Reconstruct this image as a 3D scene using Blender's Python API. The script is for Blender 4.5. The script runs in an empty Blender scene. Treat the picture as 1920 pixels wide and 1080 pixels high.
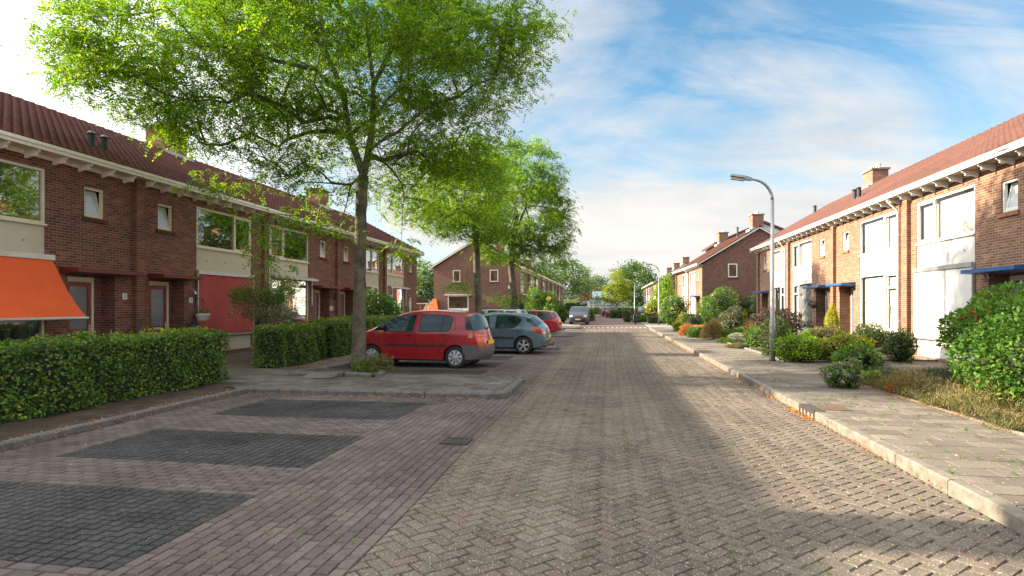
import bpy, bmesh, math, random
import numpy as np
from mathutils import Vector, Matrix
R = math.radians
random.seed(7)
rng = np.random.default_rng(7)
scene = bpy.context.scene
col = scene.collection

# ---------------------------------------------------------------- camera
F_PX, VP_X, HOR, CX, CAM_H = 1120.0, 1140.0, 575.0, 960.0, 1.7
YAW = math.atan((VP_X - CX) / F_PX)
ca, sa = math.cos(YAW), math.sin(YAW)
cam_d = bpy.data.cameras.new("camera")
cam = bpy.data.objects.new("camera", cam_d)
col.objects.link(cam)
cam.location = (0, 0, CAM_H)
cam.rotation_euler = (R(90), 0, YAW)
cam_d.sensor_width = 36.0
cam_d.lens = 36.0 * F_PX / 1920.0
cam_d.shift_y = (HOR - 540.0) / 1920.0
cam_d.clip_start = 0.05
cam_d.clip_end = 3000
scene.camera = cam

# ---------------------------------------------------------------- world and sun
SUN_EL, SUN_AZ = R(22.9), R(91.5)          # azimuth: degrees left of the street direction (+Y)
sun_vec = Vector((-math.sin(SUN_AZ) * math.cos(SUN_EL), math.cos(SUN_AZ) * math.cos(SUN_EL), math.sin(SUN_EL)))
sun_d = bpy.data.lights.new("sun", 'SUN')
sun_d.energy = 5.0
sun_d.angle = R(0.55)
sun_d.color = (1.0, 0.83, 0.62)
sun = bpy.data.objects.new("sun", sun_d)
col.objects.link(sun)
sun.rotation_euler = sun_vec.to_track_quat('Z', 'Y').to_euler()
sun.location = sun_vec * 60

world = bpy.data.worlds.new("World")
scene.world = world
world.use_nodes = True
wt = world.node_tree
wt.nodes.clear()
def wn(t, **k):
    n = wt.nodes.new(t)
    for a, b in k.items(): setattr(n, a, b)
    return n
wl = wt.links.new
w_out = wn('ShaderNodeOutputWorld'); w_bg = wn('ShaderNodeBackground')
sky = wn('ShaderNodeTexSky', sky_type='NISHITA')
sky.sun_disc = False
sky.sun_elevation = SUN_EL
sky.sun_rotation = -SUN_AZ
sky.air_density = 1.0; sky.dust_density = 0.6; sky.ozone_density = 1.6
tc = wn('ShaderNodeTexCoord'); sep = wn('ShaderNodeSeparateXYZ'); wl(tc.outputs['Generated'], sep.inputs[0])
def wmath(op, a, b=None):
    n = wn('ShaderNodeMath', operation=op)
    for i, v in enumerate((a, b)):
        if v is None: continue
        if isinstance(v, (int, float)): n.inputs[i].default_value = v
        else: wl(v, n.inputs[i])
    return n.outputs[0]
zz = wmath('ADD', wmath('MAXIMUM', sep.outputs['Z'], 0.0), 0.42)
comb = wn('ShaderNodeCombineXYZ')
wl(wmath('DIVIDE', sep.outputs['X'], zz), comb.inputs[0]); wl(wmath('DIVIDE', sep.outputs['Y'], zz), comb.inputs[1])
def wnoise(scale, rot, loc, stretch, detail, dist, rough=0.55):
    m = wn('ShaderNodeMapping'); wl(comb.outputs[0], m.inputs[0])
    m.inputs['Rotation'].default_value = (0, 0, R(rot)); m.inputs['Scale'].default_value = (stretch, 1, 1)
    m.inputs['Location'].default_value = (loc[0], loc[1], 0)
    n = wn('ShaderNodeTexNoise'); wl(m.outputs[0], n.inputs['Vector'])
    n.inputs['Scale'].default_value = scale; n.inputs['Detail'].default_value = detail
    n.inputs['Distortion'].default_value = dist; n.inputs['Roughness'].default_value = rough
    return n.outputs[0]
n1 = wnoise(1.4, -45, (2.3, 7.7), 0.7, 9, 0.8)
n2 = wnoise(4.2, -38, (0.4, 5.2), 0.35, 10, 1.3, 0.66)
cl = wmath('ADD', wmath('MULTIPLY', n1, 0.7), wmath('MULTIPLY', n2, 0.34))
ramp = wn('ShaderNodeValToRGB'); wl(cl, ramp.inputs[0])
ramp.color_ramp.elements[0].position = 0.425; ramp.color_ramp.elements[0].color = (0, 0, 0, 1)
ramp.color_ramp.elements[1].position = 0.61; ramp.color_ramp.elements[1].color = (1, 1, 1, 1)
# thicker cloud towards the horizon
hz = wn('ShaderNodeMapRange'); wl(sep.outputs['Z'], hz.inputs[0])
hz.inputs[1].default_value = 0.0; hz.inputs[2].default_value = 0.34; hz.inputs[3].default_value = 0.9; hz.inputs[4].default_value = 0.0
fac0 = wmath('MINIMUM', wmath('ADD', wmath('ADD', ramp.outputs[0], hz.outputs[0]), wmath('MULTIPLY', wmath('MAXIMUM', wmath('SUBTRACT', sep.outputs['Z'], 0.44), 0.0), 4.0)), 0.97)  # cover also closes overhead, out of view, to strengthen the skylight
cmix = wn('ShaderNodeMixRGB'); wl(fac0, cmix.inputs[0])
skt = wn('ShaderNodeVectorMath', operation='MULTIPLY'); wl(sky.outputs[0], skt.inputs[0]); skt.inputs[1].default_value = (0.29, 0.43, 0.445); wl(skt.outputs[0], cmix.inputs[1])
n3 = wnoise(3.2, 10, (7.7, 2.2), 0.5, 8, 0.8)
cr2 = wn('ShaderNodeValToRGB'); wl(n3, cr2.inputs[0])
CLOUD = 1.97
cr2.color_ramp.elements[0].position = 0.32; cr2.color_ramp.elements[0].color = (0.70, 0.725, 0.75, 1)
cr2.color_ramp.elements[1].position = 0.66; cr2.color_ramp.elements[1].color = (1.0, 0.95, 0.89, 1)
cs = wn('ShaderNodeVectorMath', operation='SCALE'); wl(cr2.outputs[0], cs.inputs[0]); cs.inputs['Scale'].default_value = CLOUD
# clouds and haze glow towards the low sun
dt = wn('ShaderNodeVectorMath', operation='DOT_PRODUCT'); wl(tc.outputs['Generated'], dt.inputs[0]); dt.inputs[1].default_value = tuple(sun_vec)
glow = wmath('ADD', wmath('MULTIPLY', wmath('POWER', wmath('MAXIMUM', dt.outputs['Value'], 0.0), 4.5), 6.5), 1.0)
zen = wmath('MULTIPLY', wmath('MAXIMUM', wmath('SUBTRACT', sep.outputs['Z'], 0.44), 0.0), 1.5)  # extra cloud brightness above the view, added to lift the shaded street
# unseen bright cloud bank behind the camera, added to light the left facades
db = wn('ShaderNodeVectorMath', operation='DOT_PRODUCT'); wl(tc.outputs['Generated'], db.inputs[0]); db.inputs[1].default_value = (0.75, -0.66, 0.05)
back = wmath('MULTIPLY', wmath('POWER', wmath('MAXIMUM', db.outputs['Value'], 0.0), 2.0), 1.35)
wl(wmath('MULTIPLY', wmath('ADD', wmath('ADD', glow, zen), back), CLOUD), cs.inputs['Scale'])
wl(cs.outputs[0], cmix.inputs[2])
wl(cmix.outputs[0], w_bg.inputs['Color'])
w_bg.inputs['Strength'].default_value = 0.15
wl(w_bg.outputs[0], w_out.inputs[0])

scene.view_settings.view_transform = 'Standard'
scene.view_settings.look = 'None'
scene.view_settings.exposure = 1.85
scene.view_settings.gamma = 1.0
try: scene.cycles.use_denoising = True
except Exception: pass
scene.cycles.max_bounces = 6
scene.cycles.transparent_max_bounces = 12
scene.cycles.caustics_reflective = False
scene.cycles.caustics_refractive = False

# ---------------------------------------------------------------- measuring helpers: a pixel of the photo to a point on the ground / on a depth plane
def ray(u, v):
    x = (u - CX) / F_PX
    return (x * ca - sa, x * sa + ca, -(v - HOR) / F_PX)
def G(u, v, z=0.0):
    d = ray(u, v); t = (z - CAM_H) / d[2]
    return (d[0] * t, d[1] * t)
def at(u, v, zc):
    d = ray(u, v)
    return (d[0] * zc, d[1] * zc, CAM_H + d[2] * zc)

# ---------------------------------------------------------------- object helpers
def tag(o, label=None, cat=None, group=None, kind=None):
    if label: o['label'] = label
    if cat: o['category'] = cat
    if group: o['group'] = group
    if kind: o['kind'] = kind
    return o
def empty(name, loc=(0, 0, 0), rz=0.0, parent=None):
    o = bpy.data.objects.new(name, None)
    o.empty_display_size = 0.3
    o.location = loc; o.rotation_euler = (0, 0, rz)
    col.objects.link(o)
    if parent: o.parent = parent
    return o
def link_mesh(name, me, parent=None, loc=None):
    o = bpy.data.objects.new(name, me)
    col.objects.link(o)
    if parent: o.parent = parent
    if loc: o.location = loc
    return o
def copy_tree(o, parent=None):
    c = o.copy(); col.objects.link(c); c.parent = parent
    for ch in [x for x in bpy.data.objects if x.parent == o]: copy_tree(ch, c)
    return c

class MB:
    """collects faces, then links them as ONE mesh object"""
    def __init__(s): s.v = []; s.f = []; s.m = []
    def face(s, pts, m=0):
        n = len(s.v); s.v += [tuple(p) for p in pts]; s.f.append(tuple(range(n, n + len(pts)))); s.m.append(m)
    def box(s, x0, x1, y0, y1, z0, z1, m=0):
        n = len(s.v)
        s.v += [(x0,y0,z0),(x1,y0,z0),(x1,y1,z0),(x0,y1,z0),(x0,y0,z1),(x1,y0,z1),(x1,y1,z1),(x0,y1,z1)]
        for q in ((0,3,2,1),(4,5,6,7),(0,1,5,4),(1,2,6,5),(2,3,7,6),(3,0,4,7)):
            s.f.append(tuple(n + i for i in q)); s.m.append(m)
    def hexa(s, b, t, m=0):
        """b, t: four corners each (bottom, top)"""
        n = len(s.v); s.v += [tuple(p) for p in b] + [tuple(p) for p in t]
        for q in ((0,3,2,1),(4,5,6,7),(0,1,5,4),(1,2,6,5),(2,3,7,6),(3,0,4,7)):
            s.f.append(tuple(n + i for i in q)); s.m.append(m)
    def tube(s, pts, r, n=8, m=0, cap=True):
        pts = [Vector(p) for p in pts]
        if isinstance(r, (int, float)): r = [r] * len(pts)
        base = len(s.v); up = Vector((0.13, 0.29, 0.95)); prev = None
        for i, p in enumerate(pts):
            d = (pts[min(i + 1, len(pts) - 1)] - pts[max(i - 1, 0)]).normalized()
            a = (prev - d * prev.dot(d)) if prev is not None else up.cross(d)
            if a.length < 1e-4: a = Vector((1, 0, 0)).cross(d)
            a.normalize(); prev = a; b = d.cross(a)
            for k in range(n):
                t = 2 * math.pi * k / n
                s.v.append(tuple(p + (a * math.cos(t) + b * math.sin(t)) * r[i]))
        for i in range(len(pts) - 1):
            for k in range(n):
                s.f.append((base + i*n + k, base + i*n + (k+1) % n, base + (i+1)*n + (k+1) % n, base + (i+1)*n + k)); s.m.append(m)
        if cap:
            s.f.append(tuple(base + k for k in reversed(range(n)))); s.m.append(m)
            s.f.append(tuple(base + (len(pts)-1)*n + k for k in range(n))); s.m.append(m)
    def cyl(s, c, r, z0, z1, n=16, m=0, r2=None):
        s.tube([(c[0], c[1], z0), (c[0], c[1], z1)], [r, r if r2 is None else r2], n, m)
    def prism(s, poly, y0, y1, m=0, axis='y'):
        """poly in the x-z plane extruded along y (or y-z along x)"""
        a = [(p[0], y0, p[1]) if axis == 'y' else (y0, p[0], p[1]) for p in poly]
        b = [(p[0], y1, p[1]) if axis == 'y' else (y1, p[0], p[1]) for p in poly]
        n = len(poly); base = len(s.v); s.v += a + b
        s.f.append(tuple(base + i for i in range(n))); s.m.append(m)
        s.f.append(tuple(base + n + i for i in reversed(range(n)))); s.m.append(m)
        for i in range(n):
            j = (i + 1) % n
            s.f.append((base + i, base + n + i, base + n + j, base + j)); s.m.append(m)
    def lathe(s, prof, c=(0, 0, 0), n=20, m=0):
        base = len(s.v)
        for (r, z) in prof:
            for k in range(n):
                t = 2 * math.pi * k / n
                s.v.append((c[0] + r * math.cos(t), c[1] + r * math.sin(t), c[2] + z))
        for i in range(len(prof) - 1):
            for k in range(n):
                s.f.append((base + i*n + k, base + i*n + (k+1) % n, base + (i+1)*n + (k+1) % n, base + (i+1)*n + k)); s.m.append(m)
    def build(s, name, mats, parent=None, smooth=False, uv=True, loc=None, recalc=True):
        me = bpy.data.meshes.new(name)
        me.from_pydata(s.v, [], s.f)
        if not isinstance(mats, (list, tuple)): mats = [mats]
        for mm in mats: me.materials.append(mm)
        me.polygons.foreach_set('material_index', s.m)
        if recalc:
            bm = bmesh.new(); bm.from_mesh(me)
            if smooth: bmesh.ops.remove_doubles(bm, verts=bm.verts, dist=0.0004)
            bmesh.ops.recalc_face_normals(bm, faces=bm.faces)
            bm.to_mesh(me); bm.free()
        if smooth: me.polygons.foreach_set('use_smooth', [True] * len(me.polygons))
        if uv: box_uv(me)
        me.update()
        return link_mesh(name, me, parent, loc)

def box_uv(me):
    l = me.uv_layers.new(name='uv')
    nl = len(me.loops); vi = np.empty(nl, np.int32); me.loops.foreach_get('vertex_index', vi)
    co = np.empty(len(me.vertices) * 3, np.float32); me.vertices.foreach_get('co', co); co = co.reshape(-1, 3)
    pn = np.empty(len(me.polygons) * 3, np.float32); me.polygons.foreach_get('normal', pn); pn = pn.reshape(-1, 3)
    lt = np.empty(len(me.polygons), np.int32); me.polygons.foreach_get('loop_total', lt)
    n = np.abs(np.repeat(pn, lt, axis=0)); c = co[vi]
    uv = np.empty((nl, 2), np.float32)
    ax = np.argmax(n, axis=1)
    uv[:, 0] = np.where(ax == 0, c[:, 1], c[:, 0])
    uv[:, 1] = np.where(ax == 2, c[:, 1], c[:, 2])
    l.data.foreach_set('uv', uv.ravel())

def np_mesh(name, verts, quads, mats, parent=None, smooth=False, mi=None, k=4):
    me = bpy.data.meshes.new(name)
    verts = np.asarray(verts, np.float32); quads = np.asarray(quads, np.int32)
    me.vertices.add(len(verts)); me.vertices.foreach_set('co', verts.ravel())
    me.loops.add(quads.size); me.loops.foreach_set('vertex_index', quads.ravel())
    me.polygons.add(len(quads))
    me.polygons.foreach_set('loop_start', np.arange(0, quads.size, k, dtype=np.int32))
    if mi is not None: me.polygons.foreach_set('material_index', np.asarray(mi, np.int32))
    if not isinstance(mats, (list, tuple)): mats = [mats]
    for mm in mats: me.materials.append(mm)
    me.update(calc_edges=True)
    if smooth: me.polygons.foreach_set('use_smooth', np.ones(len(quads), bool))
    return link_mesh(name, me, parent)

# ---------------------------------------------------------------- materials
def new_mat(name):
    m = bpy.data.materials.new(name); m.use_nodes = True
    nt = m.node_tree; b = nt.nodes['Principled BSDF']
    return m, nt, b
def nd(nt, t, **k):
    n = nt.nodes.new(t)
    for a, b in k.items(): setattr(n, a, b)
    return n
def noise(nt, scale, detail=4, vec=None, rough=0.55):
    n = nd(nt, 'ShaderNodeTexNoise'); n.inputs['Scale'].default_value = scale; n.inputs['Detail'].default_value = detail
    n.inputs['Roughness'].default_value = rough
    if vec is None:
        g = nd(nt, 'ShaderNodeNewGeometry'); vec = g.outputs['Position']
    nt.links.new(vec, n.inputs['Vector'])
    return n.outputs[0]
def rampn(nt, fac, stops):
    r = nd(nt, 'ShaderNodeValToRGB'); nt.links.new(fac, r.inputs[0])
    e = r.color_ramp.elements
    e[0].position = stops[0][0]; e[0].color = (*stops[0][1], 1)
    e[1].position = stops[-1][0]; e[1].color = (*stops[-1][1], 1)
    for p, c in stops[1:-1]:
        x = e.new(p); x.color = (*c, 1)
    return r.outputs[0]
def mixc(nt, fac, a, b, mode='MIX'):
    n = nd(nt, 'ShaderNodeMixRGB', blend_type=mode)
    for i, v in enumerate((fac, a, b)):
        if isinstance(v, (int, float)): n.inputs[i].default_value = v
        elif isinstance(v, tuple): n.inputs[i].default_value = (*v, 1)
        else: nt.links.new(v, n.inputs[i])
    return n.outputs[0]
def bump(nt, b, h, strength=0.5, dist=0.01):
    n = nd(nt, 'ShaderNodeBump'); n.inputs['Strength'].default_value = strength; n.inputs['Distance'].default_value = dist
    nt.links.new(h, n.inputs['Height']); nt.links.new(n.outputs[0], b.inputs['Normal'])
def plain(name, c, rough=0.6, metal=0.0, var=0.12, scale=8.0, bumps=0.0, coat=0.0, spec=0.5):
    m, nt, b = new_mat(name)
    f = noise(nt, scale, 5)
    lo = tuple(max(0, x * (1 - var)) for x in c); hi = tuple(min(1, x * (1 + var)) for x in c)
    nt.links.new(rampn(nt, f, [(0.3, lo), (0.7, hi)]), b.inputs['Base Color'])
    b.inputs['Roughness'].default_value = rough; b.inputs['Metallic'].default_value = metal
    b.inputs['Specular IOR Level'].default_value = spec
    if coat: b.inputs['Coat Weight'].default_value = coat; b.inputs['Coat Roughness'].default_value = 0.04
    if bumps: bump(nt, b, noise(nt, scale * 6, 4), bumps, 0.004)
    return m
def brickmat(name, cols, mortar, w=0.215, h=0.0655, rough=0.85, stain=0.25):
    m, nt, b = new_mat(name)
    uv = nd(nt, 'ShaderNodeUVMap')
    t = nd(nt, 'ShaderNodeTexBrick'); nt.links.new(uv.outputs[0], t.inputs['Vector'])
    t.inputs['Scale'].default_value = 1.0; t.inputs['Brick Width'].default_value = w; t.inputs['Row Height'].default_value = h
    t.inputs['Mortar Size'].default_value = 0.0055; t.inputs['Mortar Smooth'].default_value = 0.25
    t.offset = 0.5
    t.inputs['Color1'].default_value = (0, 0, 0, 1); t.inputs['Color2'].default_value = (1, 1, 1, 1); t.inputs['Mortar'].default_value = (0.5, 0.5, 0.5, 1)
    c = rampn(nt, t.outputs['Color'], [(0.0, cols[0]), (0.35, cols[1]), (0.7, cols[2]), (1.0, cols[3])])
    big = noise(nt, 0.7, 5)
    c = mixc(nt, 1.0, c, rampn(nt, big, [(0.3, (1 - stain,) * 3), (0.7, (1 + stain * 0.3,) * 3)]), 'MULTIPLY')
    fine = noise(nt, 45, 3)
    c = mixc(nt, 1.0, c, rampn(nt, fine, [(0.3, (0.82,) * 3), (0.7, (1.12,) * 3)]), 'MULTIPLY')
    c = mixc(nt, t.outputs['Fac'], c, mortar)
    nt.links.new(c, b.inputs['Base Color']); b.inputs['Roughness'].default_value = rough
    inv = nd(nt, 'ShaderNodeMath', operation='SUBTRACT'); inv.inputs[0].default_value = 1.0; nt.links.new(t.outputs['Fac'], inv.inputs[1])
    bump(nt, b, inv.outputs[0], 0.6, 0.006)
    return m
def island(name, stops, rough=0.9, speckle=None, big=None, bumps=0.4, bscale=120, big_scale=0.8, tracks=0.0):
    """each separate piece (paver, tile, leaf) gets its own tone"""
    m, nt, b = new_mat(name)
    g = nd(nt, 'ShaderNodeNewGeometry')
    c = rampn(nt, g.outputs['Random Per Island'], stops)
    if big: c = mixc(nt, 1.0, c, rampn(nt, noise(nt, big_scale, 6), [(0.32, (1 - big,) * 3), (0.68, (1 + big * 0.7,) * 3)]), 'MULTIPLY')
    if tracks:
        mp = nd(nt, 'ShaderNodeMapping'); mp.inputs['Scale'].default_value = (1.5, 0.09, 1); nt.links.new(g.outputs['Position'], mp.inputs[0])
        c = mixc(nt, 1.0, c, rampn(nt, noise(nt, 1.0, 5, mp.outputs[0]), [(0.36, (1 - tracks,) * 3), (0.62, (1 + tracks * 0.5,) * 3)]), 'MULTIPLY')
        c = mixc(nt, 1.0, c, rampn(nt, noise(nt, 1.9, 7), [(0.60, (1.0,) * 3), (0.72, (0.62, 0.60, 0.58))]), 'MULTIPLY')
    if speckle:
        v = nd(nt, 'ShaderNodeTexVoronoi'); v.inputs['Scale'].default_value = speckle[0]; nt.links.new(g.outputs['Position'], v.inputs['Vector'])
        f = rampn(nt, v.outputs['Distance'], [(speckle[2], (1, 1, 1)), (speckle[2] + 0.1, (0, 0, 0))])
        gate = rampn(nt, noise(nt, speckle[0] * 0.6, 2), [(0.5, (0, 0, 0)), (0.6, (1, 1, 1))])
        f = mixc(nt, 1.0, f, gate, 'MULTIPLY')
        c = mixc(nt, f, c, speckle[1])
    if bumps: c = mixc(nt, 1.0, c, rampn(nt, noise(nt, bscale, 3), [(0.3, (0.75,) * 3), (0.7, (1.2,) * 3)]), 'MULTIPLY')
    nt.links.new(c, b.inputs['Base Color']); b.inputs['Roughness'].default_value = rough
    b.inputs['Specular IOR Level'].default_value = 0.3
    if bumps: bump(nt, b, noise(nt, bscale, 4), bumps, 0.004)
    return m
def leafmat(name, stops, trans=0.4, rough=0.5, spec=0.4):
    m, nt, b = new_mat(name)
    g = nd(nt, 'ShaderNodeNewGeometry')
    c = rampn(nt, g.outputs['Random Per Island'], stops)
    c = mixc(nt, 1.0, c, rampn(nt, noise(nt, 1.1, 4), [(0.3, (0.72, 0.78, 0.8)), (0.7, (1.22, 1.12, 0.95))]), 'MULTIPLY')
    nt.links.new(c, b.inputs['Base Color']); b.inputs['Roughness'].default_value = rough
    b.inputs['Specular IOR Level'].default_value = spec
    tr = nd(nt, 'ShaderNodeBsdfTranslucent')
    nt.links.new(mixc(nt, 1.0, c, (1.7, 1.55, 0.6), 'MULTIPLY'), tr.inputs['Color'])
    mx = nd(nt, 'ShaderNodeMixShader'); mx.inputs[0].default_value = trans
    nt.links.new(b.outputs[0], mx.inputs[1]); nt.links.new(tr.outputs[0], mx.inputs[2])
    nt.links.new(mx.outputs[0], nt.nodes['Material Output'].inputs['Surface'])
    return m
def glassmat(name, boost=2.0, base=0.1, tint=(0.8, 0.86, 0.86)):
    m, nt, b = new_mat(name)
    nt.nodes.remove(b)
    fr = nd(nt, 'ShaderNodeFresnel'); fr.inputs['IOR'].default_value = 1.5
    mu = nd(nt, 'ShaderNodeMath', operation='MULTIPLY_ADD'); mu.use_clamp = True
    nt.links.new(fr.outputs[0], mu.inputs[0]); mu.inputs[1].default_value = boost; mu.inputs[2].default_value = base
    t = nd(nt, 'ShaderNodeBsdfTransparent'); t.inputs[0].default_value = (*tint, 1)
    gl = nd(nt, 'ShaderNodeBsdfGlossy'); gl.inputs['Roughness'].default_value = 0.01; gl.inputs['Color'].default_value = (0.95, 0.97, 1, 1)
    wv = nd(nt, 'ShaderNodeBump'); wv.inputs['Strength'].default_value = 0.05; wv.inputs['Distance'].default_value = 0.05
    nt.links.new(noise(nt, 0.9, 1), wv.inputs['Height']); nt.links.new(wv.outputs[0], gl.inputs['Normal'])
    mx = nd(nt, 'ShaderNodeMixShader'); nt.links.new(mu.outputs[0], mx.inputs[0])
    nt.links.new(t.outputs[0], mx.inputs[1]); nt.links.new(gl.outputs[0], mx.inputs[2])
    nt.links.new(mx.outputs[0], nt.nodes['Material Output'].inputs['Surface'])
    return m

M = {}
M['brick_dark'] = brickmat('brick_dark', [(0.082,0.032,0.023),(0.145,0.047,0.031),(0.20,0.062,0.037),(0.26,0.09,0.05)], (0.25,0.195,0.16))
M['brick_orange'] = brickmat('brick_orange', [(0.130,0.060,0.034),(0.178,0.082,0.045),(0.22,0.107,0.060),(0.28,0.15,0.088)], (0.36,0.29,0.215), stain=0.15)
M['brick_gable'] = brickmat('brick_gable', [(0.10,0.042,0.03),(0.14,0.055,0.037),(0.17,0.07,0.045),(0.22,0.095,0.06)], (0.24,0.18,0.15))  # brown brick; its use on right terrace gables puts their shade into the colour
M['cream'] = plain('cream_paint', (0.62, 0.56, 0.42), 0.55, var=0.05, scale=2)
M['cream_panel'] = plain('cream_panel', (0.50, 0.45, 0.34), 0.7, var=0.07, scale=3, bumps=0.15)
M['white'] = plain('white_paint', (0.66, 0.65, 0.62), 0.5, var=0.04, scale=2)
M['white_panel'] = plain('white_panel', (0.60, 0.585, 0.545), 0.65, var=0.05, scale=1.5, bumps=0.1)
M['bracket'] = plain('bracket_paint', (0.80, 0.76, 0.66), 0.5, var=0.05)
M['soffit'] = plain('soffit_board', (0.50, 0.42, 0.30), 0.6, var=0.1)
M['lead'] = plain('lead_flashing', (0.36, 0.39, 0.42), 0.45, var=0.2, scale=6, metal=0.2)
M['galva'] = plain('grey_metal', (0.52, 0.53, 0.55), 0.38, metal=0.75, var=0.1, scale=5)
M['pole'] = plain('lamp_pole_metal', (0.30, 0.31, 0.32), 0.42, metal=0.55, var=0.08, scale=3)
M['black_plastic'] = plain('black_plastic', (0.02, 0.02, 0.022), 0.45, var=0.2)
M['rubber'] = plain('tyre_rubber', (0.018, 0.018, 0.018), 0.8, var=0.25, scale=20)
M['dark'] = plain('dark_interior', (0.028, 0.026, 0.024), 0.9, var=0.3, scale=2)
M['curtain'] = plain('curtain_cloth', (0.70, 0.69, 0.67), 0.9, var=0.06, scale=3)
M['curtain_grey'] = plain('net_curtain', (0.36, 0.36, 0.36), 0.9, var=0.15, scale=3)
M['winered'] = plain('wine_red_paint', (0.13, 0.018, 0.016), 0.45, var=0.12)
M['doorred'] = plain('door_red_paint', (0.23, 0.03, 0.022), 0.4, var=0.1)
M['blue'] = plain('blue_paint', (0.025, 0.09, 0.25), 0.4, var=0.1)
M['whitegrey'] = plain('flue_metal', (0.45, 0.45, 0.44), 0.4, metal=0.5, var=0.1)
M['orange_cloth'] = plain('orange_awning_cloth', (0.66, 0.095, 0.018), 0.85, var=0.06, scale=3, bumps=0.2)
M['red_cloth'] = plain('red_screen_cloth', (0.33, 0.055, 0.048), 0.85, var=0.22, scale=0.9)
M['white_cloth'] = plain('white_screen_cloth', (0.60, 0.59, 0.56), 0.85, var=0.03, scale=2)
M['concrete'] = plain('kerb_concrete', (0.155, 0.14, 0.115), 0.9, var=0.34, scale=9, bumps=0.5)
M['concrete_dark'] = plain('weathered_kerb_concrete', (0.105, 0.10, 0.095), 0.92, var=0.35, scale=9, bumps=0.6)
M['wood_grey'] = plain('weathered_wood', (0.26, 0.21, 0.15), 0.85, var=0.3, scale=14, bumps=0.4)
M['wood_dark'] = plain('dark_wood', (0.075, 0.05, 0.038), 0.85, var=0.35, scale=10, bumps=0.4)
M['terracotta'] = plain('brown_pot', (0.12, 0.06, 0.045), 0.6, var=0.2)
M['soil'] = island('garden_soil', [(0, (0.062, 0.045, 0.033)), (1, (0.062, 0.045, 0.033))], big=0.45, bumps=0.9, bscale=28, big_scale=3.0)
M['glass'] = glassmat('window_glass', 3.0, 0.20)
M['glass_r'] = glassmat('window_glass_bright', 1.0, 0.0, (0.93, 0.95, 0.95))
def frosted(name):
    return plain(name, (0.17, 0.18, 0.20), 0.18, var=0.25, scale=30, spec=0.8)
M['frosted'] = frosted('frosted_door_glass')
M['frosted_win'] = plain('frosted_pane', (0.45, 0.48, 0.50), 0.12, var=0.08, scale=30, spec=0.9)
def tilemat(name, c):
    m, nt, b = new_mat(name)
    g = nd(nt, 'ShaderNodeNewGeometry')
    f = noise(nt, 0.55, 6); f2 = noise(nt, 9, 4)
    a = rampn(nt, f2, [(0.3, tuple(x * 0.72 for x in c)), (0.55, c), (0.75, tuple(min(1, x * 1.35) for x in c))])
    a = mixc(nt, 1.0, a, rampn(nt, f, [(0.3, (0.72,) * 3), (0.7, (1.15,) * 3)]), 'MULTIPLY')
    nt.links.new(a, b.inputs['Base Color']); b.inputs['Roughness'].default_value = 0.75
    bump(nt, b, f2, 0.3, 0.01)
    return m
M['tile_dark'] = tilemat('roof_tile_dark', (0.125, 0.036, 0.028))
M['tile_red'] = tilemat('roof_tile_red', (0.088, 0.028, 0.0175))
M['bark'] = island('tree_bark', [(0, (0.115, 0.10, 0.070)), (1, (0.115, 0.10, 0.070))], big=0.5, bumps=0.9, bscale=22, big_scale=4.0)
# ---------------------------------------------------------------- ground, road, parking, pavements
def struct(o): o['kind'] = 'structure'; return o
mb = MB()
mb.face([(-900, -300, -0.03), (900, -300, -0.03), (900, 1500, -0.03), (-900, 1500, -0.03)])
struct(mb.build('ground', plain('ground_earth', (0.16, 0.14, 0.11), 0.95, var=0.3, scale=0.6)))

def clip(poly, a, b, c):
    """keep a*x+b*y<=c"""
    out = []
    for i in range(len(poly)):
        p, q = poly[i], poly[(i + 1) % len(poly)]
        dp, dq = a*p[0] + b*p[1] - c, a*q[0] + b*q[1] - c
        if dp <= 0: out.append(p)
        if (dp < 0 < dq) or (dq < 0 < dp):
            t = dp / (dp - dq); out.append((p[0] + t*(q[0]-p[0]), p[1] + t*(q[1]-p[1])))
    return out
def inset(poly, d):
    cx = sum(p[0] for p in poly) / len(poly); cy = sum(p[1] for p in poly) / len(poly)
    o = []
    for p in poly:
        dx, dy = cx - p[0], cy - p[1]; L = math.hypot(dx, dy) + 1e-9
        k = min(d * 1.35 / L, 0.4); o.append((p[0] + dx * k, p[1] + dy * k))
    return o
def road_z(x, y):
    # slight camber and unevenness of the old road
    return 0.018 * math.sin(x * 1.3 + 0.4) * 0.35 + 0.006 * math.sin(x * 2.1 + y * 0.7) + 0.006 * math.sin(y * 1.3 + x)
def paver(mb, poly, gap, h=0.012, zf=road_z, z0=0.0, jit=0.0025, m=0, bev=0.009, dp=0.012):
    if len(poly) < 3: return
    A = 0
    for i in range(len(poly)):
        p, q = poly[i], poly[(i+1) % len(poly)]; A += p[0]*q[1] - q[0]*p[1]
    if abs(A) < 0.0012: return
    if A < 0: poly = poly[::-1]
    a = inset(poly, gap); b = inset(poly, gap + bev)
    j = random.uniform(-jit, jit); n = len(a); k = len(mb.v)
    mb.v += [(p[0], p[1], zf(*p) + z0 - dp) for p in a] + [(p[0], p[1], zf(*p) + z0 + h * 0.0 + j) for p in b]
    mb.f.append(tuple(k + n + i for i in range(n))); mb.m.append(m)
    for i in range(n):
        jn = (i + 1) % n
        mb.f.append((k + i, k + jn, k + n + jn, k + n + i)); mb.m.append(m)

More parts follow.
